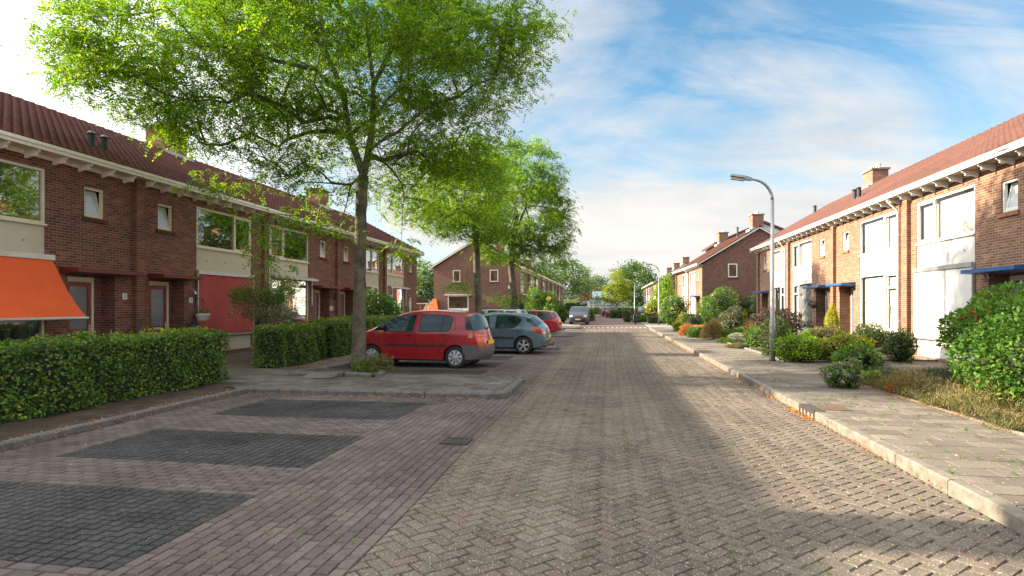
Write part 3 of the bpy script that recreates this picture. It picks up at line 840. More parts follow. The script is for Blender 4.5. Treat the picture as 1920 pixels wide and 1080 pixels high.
    if ground == 'folded':
        s = MB(); s.hexa([(px0 - .2, -0.34, 2.80), (px1 + .25, -0.34, 2.80), (px1 + .25, 0.0, 2.86), (px0 - .2, 0.0, 2.86)], [(px0 - .2, -0.34, 2.88), (px1 + .25, -0.34, 2.88), (px1 + .25, 0.0, 2.97), (px0 - .2, 0.0, 2.97)])
        a = s.build('awning', M['galva'], h)
        for xx in (px0 - .12, px1 + .18): s = MB(); s.box(xx - .02, xx + .02, -0.10, -0.04, 1.75, 2.82); s.build('arm', M['galva'], a)
    small_window(h, sx0, sx1, 3.95, 4.70, 0.04, fr, tilt=not (name.endswith('x')))
    if not door:
        small_window(h, sx0, sx1, 1.0, 2.3, 0.04, fr, tilt=False)
    else:
        # door frame, leaf, letterbox, handle
        dm = M['doorred'] if left else M['blue']
        f = MB(); y = 0.33
        f.box(dx0, dx0 + .07, y, y + .07, 0.08, 2.45); f.box(dx1 - .07, dx1, y, y + .07, 0.08, 2.45); f.box(dx0 + .07, dx1 - .07, y, y + .07, 2.33, 2.45)
        f.build('door_frame', M[fr], h)
        a, b = dx0 + .075, dx1 - .075; l = MB(); y = 0.35; s = 0.095
        l.box(a, a + s, y, y + .04, 0.1, 2.325); l.box(b - s, b, y, y + .04, 0.1, 2.325); l.box(a + s, b - s, y, y + .04, 2.21, 2.325)
        l.box(a + s, b - s, y, y + .04, 0.98, 1.13); l.box(a + s, b - s, y, y + .04, 0.1, 0.30)
        dl = l.build('door', dm, h)
        g = MB(); g.face([(a + s, y + .02, 0.3), (b - s, y + .02, 0.3), (b - s, y + .02, 2.21), (a + s, y + .02, 2.21)]); g.build('pane', M['frosted'], dl, recalc=False)
        g = MB(); g.box((a+b)/2 - .16, (a+b)/2 + .16, y - .012, y, 1.02, 1.09); g.build('letterbox', M['brass'], dl)
        g = MB(); hx = b - .045 if not flip else a + .045
        hx = b - .045; g.box(hx - .02, hx + .02, y - .012, y, 1.0, 1.24); g.box(hx - .07, hx + .01, y - .05, y - .03, 1.12, 1.145); g.box(hx - .01, hx + .01, y - .04, y - .012, 1.12, 1.145); g.build('handle', M['brass'], dl)
        c = MB(); c0, c1 = rx0 - .22, rx1 + .42
        if flip: c0, c1 = rx0 - .06, rx1 + .22
        c.hexa([(c0, -0.52, 2.53), (c1, -0.52, 2.53), (c1, 0.0, 2.50), (c0, 0.0, 2.50)], [(c0, -0.52, 2.62), (c1, -0.52, 2.62), (c1, 0.0, 2.65), (c0, 0.0, 2.65)])
        c.build('canopy', M['winered'] if left else M['blue'], h)
        st = MB(); st.box(rx0 + .02, rx1 - .02, -0.25, 0.33, 0.0, 0.14); st.build('doorstep', M['concrete_dark' if left else 'concrete'], h)
    # eaves: gutter with fascia, soffit boards and shaped brackets
    e = MB(); GO = 0.46
    x0e, x1e = (-0.25 if end0 else 0.0), (W + 0.25 if end1 else W)
    e.box(x0e, x1e, -GO, -GO + 0.03, 5.19, 5.33, 0); e.box(x0e, x1e, -GO - 0.035, -GO, 5.27, 5.345, 0); e.box(x0e, x1e, -GO + .03, 0.0, 5.195, 5.215, 1)
    e.box(x0e, x1e, -GO + .031, -GO + 0.14, 5.325, 5.34, 2)
    e.box(x0e, x1e, -0.035, -0.002, 5.10, 5.195, 1)
    e.build('gutter', [M['bracket' if left else 'white'], M['soffit' if not left else 'bracket'], M['galva']], h)
    if brackets:
        proto = None; nb = 9; prof = [(-0.02, 5.19), (-0.40, 5.19), (-0.40, 5.15), (-0.36, 5.13), (-0.32, 5.095), (-0.335, 5.06), (-0.27, 5.035), (-0.18, 5.05), (-0.08, 5.01), (-0.02, 5.01)]
        for k in range(nb):
            x = (k + 0.5) * W / nb
            if proto is None:
                b = MB(); b.prism(prof, -0.026, 0.026, axis='x'); proto = b.build('bracket', M['bracket' if left else 'white'], h)
                proto.location = (x, 0, 0)
            else:
                c = proto.copy(); col.objects.link(c); c.parent = h; c.location = (x, 0, 0)
    # roof
    tm = M['tile_dark'] if left else M['tile_red']
    ov0, ov1 = (0.22 if end0 else 0), (0.22 if end1 else 0)
    rf = tile_roof('roof', tm, W, -GO + 0.05, 5.30, D / 2, ridge, h, fine, ov0, ov1)
    b = MB()
    L0 = -ov0; L1 = W + ov1
    b.face([(L0, D/2, ridge + .02), (L1, D/2, ridge + .02), (L1, D + .45, 5.30), (L0, D + .45, 5.30)])
    b.build('back_slope', tm, rf, recalc=False)
    b = MB(); n = int((L1 - L0) / 0.36)
    for i in range(n):
        xa, xb = L0 + (L1-L0)*i/n, L0 + (L1-L0)*(i+1)/n
        b.tube([(xa, D/2, ridge - .01), (xb - .01, D/2, ridge + .005)], [0.10, 0.115], 8)
    b.build('ridge_tile', tm, rf)
    for isend, xx, sg in ((end0, 0, -1), (end1, W, 1)):
        if isend:
            v = MB(); xo = xx + sg * 0.03; xi = xx + sg * 0.21
            for (ya, za, yb, zb) in ((-GO, 5.26, D/2, ridge - .02), (D + GO, 5.26, D/2, ridge - .02)):
                v.hexa([(xo, ya, za - .12), (xi, ya, za - .12), (xi, yb, zb - .12), (xo, yb, zb - .12)], [(xo, ya, za), (xi, ya, za), (xi, yb, zb), (xo, yb, zb)])
            v.build('verge_board', M['bracket' if left else 'white'], h)
    if chim:
        x0c, x1c, y0c, y1c, ztop = chim
        c = MB(); c.box(x0c, x1c, y0c, y1c, ridge - 0.6, ztop); ch = c.build('chimney', M['brick_chim_' + style], h)
        c = MB(); c.box(x0c - .07, x1c + .07, y0c - .07, y1c + .07, ztop, ztop + .09); c.build('cap', M['concrete_dark' if left else 'cap_moss'], ch)
        c = MB(); c.box(x0c - .02, x1c + .02, y0c - .02, y1c + .02, ridge - 0.55, ridge - 0.02 ); c.box(x0c - .1, x1c + .1, y0c - .25, y0c, ridge - .35, ridge - .14); c.build('flashing', M['lead'], ch)
        nf = 4 if style == 'r' else 3
        for k in range(nf):
            fxp = x0c + (x1c-x0c) * (k + .5) / nf
            f = MB(); f.cyl((fxp, (y0c+y1c)/2), 0.07, ztop + .09, ztop + .28, 10); f.cyl((fxp, (y0c+y1c)/2), 0.10, ztop + .28, ztop + .32, 10); f.build('flue', M['whitegrey'], ch)
    for (vx, vy, vh) in vents:
        zb = 5.30 + (ridge - 5.30) * (vy + GO) / (D/2 + GO)
        f = MB(); f.cyl((vx, vy), 0.085, zb - .05, zb + vh, 12); f.cyl((vx, vy), 0.13, zb + vh - .02, zb + vh + .05, 12, r2=0.05); f.cyl((vx, vy), 0.13, zb - 0.03, zb + .12, 12, r2=0.1)
        f.build('roof_vent', M['black_plastic'], h)
    if downpipe is not None:
        f = MB(); x = downpipe
        f.tube([(x, -GO + .08, 5.2), (x, -GO + .08, 5.12), (x, -0.11, 4.86), (x, -0.07, 4.7), (x, -0.07, 0.1)], 0.04, 8)
        for z in (1.2, 2.6, 4.0): f.box(x - .05, x + .05, -0.085, 0.0, z, z + .03)
        f.build('downpipe', M['galva' if left else 'white'], h, smooth=False)
    return h
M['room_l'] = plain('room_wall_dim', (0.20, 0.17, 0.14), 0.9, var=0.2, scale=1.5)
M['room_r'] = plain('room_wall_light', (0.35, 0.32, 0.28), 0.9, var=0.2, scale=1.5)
M['dimple'] = plain('panel_vent_cap', (0.40, 0.33, 0.22), 0.7, var=0.1)
M['brass'] = plain('pale_brass', (0.62, 0.55, 0.38), 0.4, metal=0.3, var=0.1)
M['cap_moss'] = plain('mossy_cap', (0.22, 0.18, 0.11), 0.9, var=0.35, scale=10)
M['brick_chim_l'] = brickmat('chimney_brick_dark', [(0.17,0.05,0.04),(0.21,0.065,0.05),(0.25,0.08,0.06),(0.28,0.1,0.075)], (0.2,0.12,0.1))
M['brick_chim_r'] = brickmat('chimney_brick_pale', [(0.17,0.075,0.05),(0.21,0.095,0.062),(0.26,0.12,0.08),(0.30,0.15,0.10)], (0.36,0.27,0.2))
M['brick_far'] = brickmat('far_orange_brick', [(0.20,0.085,0.05),(0.26,0.11,0.065),(0.31,0.135,0.08),(0.36,0.17,0.1)], (0.34,0.25,0.18), stain=0.15)

XLF, XRF = -12.85, 9.35
UW = 6.15
gL = 'brown brick houses of the left terrace'
L90 = R(90)
house('terraced_house', (XLF, 2.20), L90, UW, True, 'l', label='brown brick terraced house beside the camera, just outside the left edge of the view', group=gL, end0=True, brackets=False, fine=False, chim=(1.75, 2.5, 3.95, 4.8, 8.85))  # unseen chimney, placed and narrowed to cast the shadow finger on the road
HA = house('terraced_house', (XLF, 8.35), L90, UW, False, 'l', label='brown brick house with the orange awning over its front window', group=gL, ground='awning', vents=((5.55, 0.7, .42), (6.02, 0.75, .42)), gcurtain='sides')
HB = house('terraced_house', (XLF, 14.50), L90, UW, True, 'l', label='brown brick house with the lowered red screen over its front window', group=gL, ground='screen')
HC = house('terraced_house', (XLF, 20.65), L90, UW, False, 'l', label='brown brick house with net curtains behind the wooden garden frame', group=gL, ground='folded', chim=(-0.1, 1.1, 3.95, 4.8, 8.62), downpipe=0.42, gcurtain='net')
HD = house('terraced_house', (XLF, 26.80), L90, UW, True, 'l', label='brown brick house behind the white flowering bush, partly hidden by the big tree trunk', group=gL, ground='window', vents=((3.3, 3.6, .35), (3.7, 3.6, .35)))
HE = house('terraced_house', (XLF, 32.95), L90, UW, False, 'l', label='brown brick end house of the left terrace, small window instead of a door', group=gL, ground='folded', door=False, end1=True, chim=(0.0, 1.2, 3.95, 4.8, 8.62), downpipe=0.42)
gR = 'orange brick houses of the right terrace'
R90 = R(-90)
house('terraced_house', (XRF, 14.55), R90, UW, True, 'r', label='orange brick terraced house just outside the right edge of the view', group=gR, ridge=8.05, brackets=False, fine=False, end1=True)
house('terraced_house', (XRF, 20.70), R90, UW, False, 'r', label='orange brick house at the right edge with the closed white screen', group=gR, ridge=8.05, ground='screen', up_curtain='blind', vents=((1.2, 4.2, .35), (3.0, 4.2, .35)))
house('terraced_house', (XRF, 26.90), R90, 6.2, True, 'r', label='orange brick house with white blinds and the yellow cone bush by its door', group=gR, ridge=8.05, up_curtain='blind', gcurtain='blind', downpipe=5.78)
house('terraced_house', (XRF, 33.20), R90, 6.3, False, 'r', label='orange brick house behind the sedum bush, dappled with tree shade', group=gR, ridge=8.05, up_curtain='net', gcurtain='net', chim=(-0.9, 0.25, 3.95, 4.7, 8.68), vents=((5.3, 1.2, .5), (5.75, 1.2, .5)))
house('terraced_house', (XRF, 39.55), R90, 6.35, True, 'r', label='orange brick end house of the right terrace behind the near street lamp', group=gR, ridge=8.05, up_curtain='net', gcurtain='sides', end0=True, gable_mat='brick_gable', downpipe=5.9, vents=((1.0, 3.0, .5),))
# ---------------------------------------------------------------- other terraces and far buildings
def gable_window(parent, x, sgn, y0, y1, z0, z1, mat, wide=False):
    """window on an end wall; x: local wall plane, sgn: outward direction along x"""
    mb = MB(); fw = 0.09; o = x + sgn * 0.03; i = x - sgn * 0.04; a, b = min(o, i), max(o, i)
    mb.box(a, b, y0, y1, z0, z0 + fw); mb.box(a, b, y0, y1, z1 - fw, z1); mb.box(a, b, y0, y0 + fw, z0 + fw, z1 - fw); mb.box(a, b, y1 - fw, y1, z0 + fw, z1 - fw)
    if wide:
        c, d = min(x, x + sgn * .28), max(x, x + sgn * .28); mb.box(c, d, y0 - .25, y1 + .25, z1 + .02, z1 + .12)
    w = mb.build('window', M[mat], parent)
    g = MB(); xx = x + sgn * 0.008; g.face([(xx, y0 + fw, z0 + fw), (xx, y1 - fw, z0 + fw), (xx, y1 - fw, z1 - fw), (xx, y0 + fw, z1 - fw)])
    g.build('pane', M['pane_dark'], w, recalc=False)
    if not wide:
        s = MB(); c, d = min(x, x + sgn * .06), max(x, x + sgn * .06); s.box(c, d, y0 - .05, y1 + .05, z0 - .12, z0 - .01); s.build('sill', M['brick_sill_l'], w)
    else:
        s = MB(); xx = x + sgn * 0.012; s.face([(xx, y0 + fw, z0 + fw), (xx, y1 - fw, z0 + fw), (xx, y1 - fw, z0 + fw + .17), (xx, y0 + fw, z0 + fw + .17)]); s.build('curtain', M['curtain'], w, recalc=False)
    return w
M['pane_dark'] = plain('dark_pane', (0.10, 0.06, 0.045), 0.06, var=0.6, scale=1.4, spec=0.9)
gL2 = 'brown brick houses of the far left terrace'
PIT_DEPTH = 8.05
ords = ['first', 'second', 'third', 'fourth', 'fifth', 'sixth', 'seventh', 'eighth', 'ninth']
for k in range(9):
    lab = 'brown gable-end house of the far left terrace with a white-framed window in its end wall' if k == 0 else \
          ('last brown brick house of the far left terrace, next to the low far building' if k == 8 else ords[k] + ' brown brick house from the big brown gable in the far left terrace')
    h = house('terraced_house', (-8.05, 54.0 + k * 6.1), L90, 6.1, k % 2 == 1, 'l', label=lab, group=gL2, fine=False, ridge=7.95, end0=(k == 0), end1=(k == 8), ground='folded' if k % 3 == 0 else 'window',
              brackets=(k < 2), gable_mat='brick_gable', chim=(0.0, 1.0, 3.6, 4.4, 8.8) if k in (2, 4, 6) else False, downpipe=0.42 if k % 2 == 0 and k else None, gcurtain='full' if k % 2 else 'sides', up_curtain='half' if k % 2 else None, wallcol='brick_gable')
    if k == 0:
        gable_window(h, 0.0, -1, 5.48, 6.2, 3.98, 5.1, 'cream'); gable_window(h, 0.0, -1, 1.9, 2.7, 3.98, 5.1, 'cream')
        gable_window(h, 0.0, -1, 4.7, 6.68, 1.30, 2.72, 'white', wide=True)
        b = MB(); b.box(-0.14, 0.0, 0.75, 0.95, 3.35, 3.62); b.build('wall_lamp', M['white'], h)
gR2 = 'orange brick houses of the middle right terrace'
PIT_DEPTH = 9.2
rz2 = R(-87.6); d2 = (math.sin(R(2.4)), -math.cos(R(2.4))); bx, by = 7.24, 65.5
for k in range(2):
    lab = 'brick house with the big brown gable and one white window high in it' if k == 1 else 'orange brick house right behind the big brown gable-end house'
    h = house('terraced_house', (bx + d2[0] * 6.72 * k, by + d2[1] * 6.72 * k), rz2, 6.72, k == 0, 'r', label=lab, group=gR2, fine=False, ridge=8.35, end0=(k == 0), end1=(k == 1), gable_mat='brick_gable',  # unlit gable gets a darker brick than the facade, shade as colour
              brackets=(k == 1), chim=(5.6, 6.6, 4.1, 5.0, 9.35) if k == 1 else (0.1, 1.1, 4.1, 5.0, 9.35), up_curtain='full', gcurtain='full', vents=((2.6, 3.9, .9),) if k == 1 else (), downpipe=0.3 if k == 1 else None)
    if k == 1:
        gable_window(h, 6.72, 1, 2.1, 2.85, 4.15, 5.3, 'white'); gable_window(h, 6.72, 1, 5.4, 5.95, 2.0, 2.85, 'white', wide=True)
gR3 = 'orange brick houses of the far right terrace'
PIT_DEPTH = 8.7
for k in range(5):
    lab = ['last orange brick house at the far end of the far right terrace', 'orange brick house of the far right terrace, fourth from its near gable', 'middle orange brick house of the far right terrace', 'orange brick house second from the near gable of the far right terrace', 'nearest house of the far right terrace, with a brown gable and sloping white awnings'][k]
    h = house('terraced_house', (6.95, 120.0 - k * 6.0), R90, 6.0, k % 2 == 0, 'r', label=lab, group=gR3, fine=False, ridge=8.0, end0=(k == 0), end1=(k == 4), gable_mat='brick_gable', brackets=False,  # gable wall in the darker brick, its shade painted in
              chim=(4.6, 5.6, 3.9, 4.8, 8.9) if k in (0, 2, 4) else False, up_curtain='full', gcurtain='full', ground='awning_w' if k > 2 else 'window')
    if k > 2:
        a = MB(); a.hexa([(0.8, -1.25, 1.75), (4.0, -1.25, 1.75), (4.0, -0.02, 2.82), (0.8, -0.02, 2.82)], [(0.8, -1.27, 1.79), (4.0, -1.27, 1.79), (4.0, -0.02, 2.88), (0.8, -0.02, 2.88)]); a.build('awning', M['white_cloth'], h)
PIT_DEPTH = 8.7
# pale gabled house behind the middle right terrace
h = empty('gabled_house', (17.6, 72, 0)); tag(h, 'pale rendered house whose red-edged gable top rises behind the big brown gable', 'house')
mb = MB(); mb.prism([(-5, 0), (5, 0), (5, 9.0), (0, 11.2), (-5, 9.0)], 0, 9); mb.build('wall', plain('pale_render', (0.55, 0.54, 0.52), 0.9, var=0.25, scale=1.2), h)
mb = MB()
for s in (-1, 1): mb.hexa([(s*0.0, -.25, 11.25), (s*5.5, -.25, 8.83), (s*5.5, 9.2, 8.83), (0, 9.2, 11.25)], [(0, -.25, 11.5), (s*5.5, -.25, 9.08), (s*5.5, 9.2, 9.08), (0, 9.2, 11.5)])
rf = mb.build('roof', M['tile_red'], h)
# low industrial hall across the end of the street
h = empty('industrial_hall', (0, 160, 0)); tag(h, 'long low blue-grey hall with a red roof edge closing the end of the street', 'building')
mb = MB(); mb.box(-16, 26, 0, 30, 0, 3.9); mb.build('wall', plain('hall_cladding', (0.20, 0.25, 0.29), 0.6, var=0.08, scale=0.6), h)
mb = MB(); mb.box(-16.1, 26.1, -0.12, 0, 3.75, 4.1); mb.build('roof_edge', plain('red_edge', (0.33, 0.03, 0.03), 0.5), h)
mb = MB(); mb.box(-16.05, 26.05, -0.1, -0.03, 2.15, 3.7); mb.build('fascia', plain('grey_fascia', (0.24, 0.29, 0.33), 0.55, var=0.06, scale=0.4), h)
x = -15.5
while x < 25:
    w_ = MB(); w_.box(x, x + 1.9, -0.06, 0.0, 0.7, 2.05); w_.build('window', M['hall_glass'] if 'hall_glass' in M else M.setdefault('hall_glass', plain('hall_glass', (0.22, 0.24, 0.22), 0.15, var=0.4, scale=0.8)), h); x += 2.1
mb = MB(); mb.box(-7.5, 24, 6, 26, 3.9, 6.1); up = mb.build('upper_floor', plain('pale_blue_cladding', (0.50, 0.60, 0.68), 0.6, var=0.06, scale=0.5), h)
mb = MB(); mb.box(-7.7, 24.2, 5.85, 6.0, 6.0, 6.3); mb.build('trim', M['winered'], up)
mb = MB(); mb.hexa([(-16, 4, 3.95), (-7.8, 4, 3.95), (-7.8, 16, 3.95), (-16, 16, 3.95)], [(-15.5, 8, 5.6), (-7.8, 8, 5.6), (-7.8, 12, 5.6), (-15.5, 12, 5.6)]); mb.build('slate_roof', plain('slate_blue', (0.06, 0.09, 0.13), 0.6), h)
h2 = MB(); h2.box(8.5, 40, 138, 150, 0, 5.3); tag(h2.build('warehouse', plain('white_blue_cladding', (0.55, 0.66, 0.75), 0.6, var=0.05, scale=0.4)), 'pale blue-white warehouse wall behind the trees near the far lamp', 'building')
# sheds and yard left between the two terraces
h = empty('garden_shed', (-24, 60, 0)); tag(h, 'low brown shed with a dark flat roof in the yard between the left terraces', 'shed')
mb = MB(); mb.box(-6, 3.5, 0, 5, 0, 2.3); mb.build('wall', M['brick_gable'], h)
mb = MB(); mb.box(-6.3, 3.8, -0.4, 5.2, 2.3, 2.75); mb.build('roof', plain('roofing_felt', (0.03, 0.032, 0.036), 0.8), h)
h = empty('neighbour_house', (-38, 78, 0)); tag(h, 'distant low house with a red tiled roof seen over the shed', 'house')
mb = MB(); mb.box(-9, 9, 0, 8, 0, 2.6); mb.build('wall', M['brick_gable'], h)
mb = MB(); mb.prism([(-0.5, 2.6), (8.5, 2.6), (4, 4.3)], -9.3, 9.3, axis='x'); mb.build('roof', M['tile_dark'], h)
# ---------------------------------------------------------------- vegetation
def unit(v): return v / (np.linalg.norm(v, axis=1, keepdims=True) + 1e-9)
def leaf_mesh(name, mats, P, D, N, L, W, parent=None, mi=None):
    D = unit(D); S = unit(np.cross(D, N)); n = len(P)
    L = np.broadcast_to(np.asarray(L, float), (n,))[:, None]; W = np.broadcast_to(np.asarray(W, float), (n,))[:, None]
    up = np.cross(S, D)
    V = np.empty((n, 4, 3), np.float32)
    V[:, 0] = P; V[:, 1] = P + D * L * 0.48 + S * W * 0.5 + up * W * .12; V[:, 2] = P + D * L; V[:, 3] = P + D * L * 0.48 - S * W * 0.5 + up * W * .12
    q = np.arange(n * 4).reshape(n, 4)
    return np_mesh(name, V.reshape(-1, 3), q, mats, parent, mi=mi)
def rdir(n):
    return unit(rng.normal(size=(n, 3)))
LM = {
 'locust': leafmat('locust_leaf', [(0, (0.040, 0.120, 0.012)), (0.4, (0.090, 0.215, 0.016)), (0.75, (0.155, 0.29, 0.022)), (1, (0.27, 0.37, 0.03))], 0.58),
 'locust_far': leafmat('locust_leaf_far', [(0, (0.045, 0.13, 0.015)), (0.45, (0.10, 0.23, 0.022)), (0.8, (0.165, 0.30, 0.027)), (1, (0.28, 0.37, 0.04))], 0.55),
 'hedge': leafmat('hornbeam_leaf', [(0, (0.035, 0.096, 0.012)), (0.45, (0.067, 0.161, 0.021)), (0.8, (0.126, 0.236, 0.032)), (0.97, (0.228, 0.298, 0.052)), (1, (0.385, 0.210, 0.070))], 0.3),
 'dark': leafmat('dark_leaf', [(0, (0.015, 0.039, 0.012)), (0.5, (0.033, 0.075, 0.018)), (1, (0.068, 0.128, 0.030))], 0.2),
 'yew': leafmat('yew_leaf', [(0, (0.020, 0.049, 0.013)), (0.6, (0.046, 0.096, 0.020)), (1, (0.145, 0.167, 0.043))], 0.2),
 'green': leafmat('green_leaf', [(0, (0.035, 0.105, 0.014)), (0.5, (0.070, 0.175, 0.020)), (1, (0.154, 0.280, 0.035))], 0.35),
 'bright': leafmat('bright_leaf', [(0, (0.062, 0.163, 0.015)), (0.5, (0.138, 0.288, 0.020)), (1, (0.300, 0.425, 0.037))], 0.45),
 'yellowgreen': leafmat('yellow_green_leaf', [(0, (0.07, 0.125, 0.013)), (0.5, (0.17, 0.22, 0.022)), (1, (0.38, 0.38, 0.06))], 0.4),
 'yellow': leafmat('golden_leaf', [(0, (0.22, 0.25, 0.012)), (0.6, (0.42, 0.44, 0.02)), (1, (0.58, 0.56, 0.05))], 0.35),
 'variegated': leafmat('variegated_leaf', [(0, (0.06, 0.09, 0.03)), (0.45, (0.12, 0.15, 0.07)), (0.7, (0.32, 0.32, 0.18)), (1, (0.42, 0.40, 0.26))], 0.3),
 'silver': leafmat('silver_green_leaf', [(0, (0.05, 0.075, 0.05)), (0.5, (0.10, 0.135, 0.09)), (1, (0.22, 0.25, 0.17))], 0.3),
 'white': leafmat('white_petal', [(0, (0.65, 0.66, 0.60)), (1, (0.85, 0.83, 0.80))], 0.3),
 'pink': leafmat('pink_petal', [(0, (0.55, 0.28, 0.52)), (1, (0.80, 0.60, 0.78))], 0.3),
 'purple': leafmat('purple_petal', [(0, (0.20, 0.13, 0.26)), (1, (0.42, 0.32, 0.45))], 0.3),
 'orange': leafmat('orange_petal', [(0, (0.60, 0.22, 0.02)), (1, (0.85, 0.42, 0.03))], 0.3),
 'rust': leafmat('rust_foliage', [(0, (0.22, 0.08, 0.03)), (0.6, (0.40, 0.16, 0.05)), (1, (0.5, 0.26, 0.10))], 0.3),
 'straw': leafmat('straw_leaf', [(0, (0.17, 0.14, 0.08)), (0.5, (0.27, 0.22, 0.12)), (1, (0.38, 0.30, 0.18))], 0.35),
 'drygreen': leafmat('dry_green_leaf', [(0, (0.06, 0.08, 0.025)), (0.55, (0.115, 0.125, 0.045)), (1, (0.25, 0.20, 0.095))], 0.3),
 'heather': leafmat('heather_leaf', [(0, (0.05, 0.07, 0.035)), (0.5, (0.09, 0.115, 0.06)), (1, (0.15, 0.17, 0.09))], 0.25),
 'sedum': leafmat('sedum_head', [(0, (0.12, 0.085, 0.075)), (0.5, (0.20, 0.15, 0.13)), (1, (0.30, 0.23, 0.19))], 0.15),
 'climber': leafmat('climber_leaf', [(0, (0.022, 0.070, 0.010)), (0.5, (0.048, 0.128, 0.015)), (1, (0.11, 0.21, 0.025))], 0.3, rough=.6, spec=.2),
 'redleaf': leafmat('red_leaf', [(0, (0.14, 0.03, 0.02)), (1, (0.28, 0.07, 0.04))], 0.35),
 'litter': leafmat('fallen_leaf', [(0, (0.28, 0.10, 0.02)), (0.5, (0.48, 0.19, 0.035)), (1, (0.60, 0.32, 0.07))], 0.2),
 'far': leafmat('far_leaf', [(0, (0.041, 0.101, 0.024)), (0.5, (0.074, 0.162, 0.038)), (1, (0.135, 0.236, 0.054))], 0.3),
 'farblue': leafmat('distant_leaf', [(0, (0.08, 0.13, 0.085)), (1, (0.14, 0.20, 0.12))], 0.3),
 'fargold': leafmat('maple_leaf', [(0, (0.07, 0.14, 0.012)), (0.5, (0.15, 0.23, 0.02)), (1, (0.33, 0.34, 0.035))], 0.45),
}
M['twig'] = plain('twig', (0.06, 0.045, 0.03), 0.9, var=0.3, scale=20)
M['twig_core'] = plain('inner_twigs', (0.018, 0.022, 0.010), 0.95, var=0.5, scale=18)

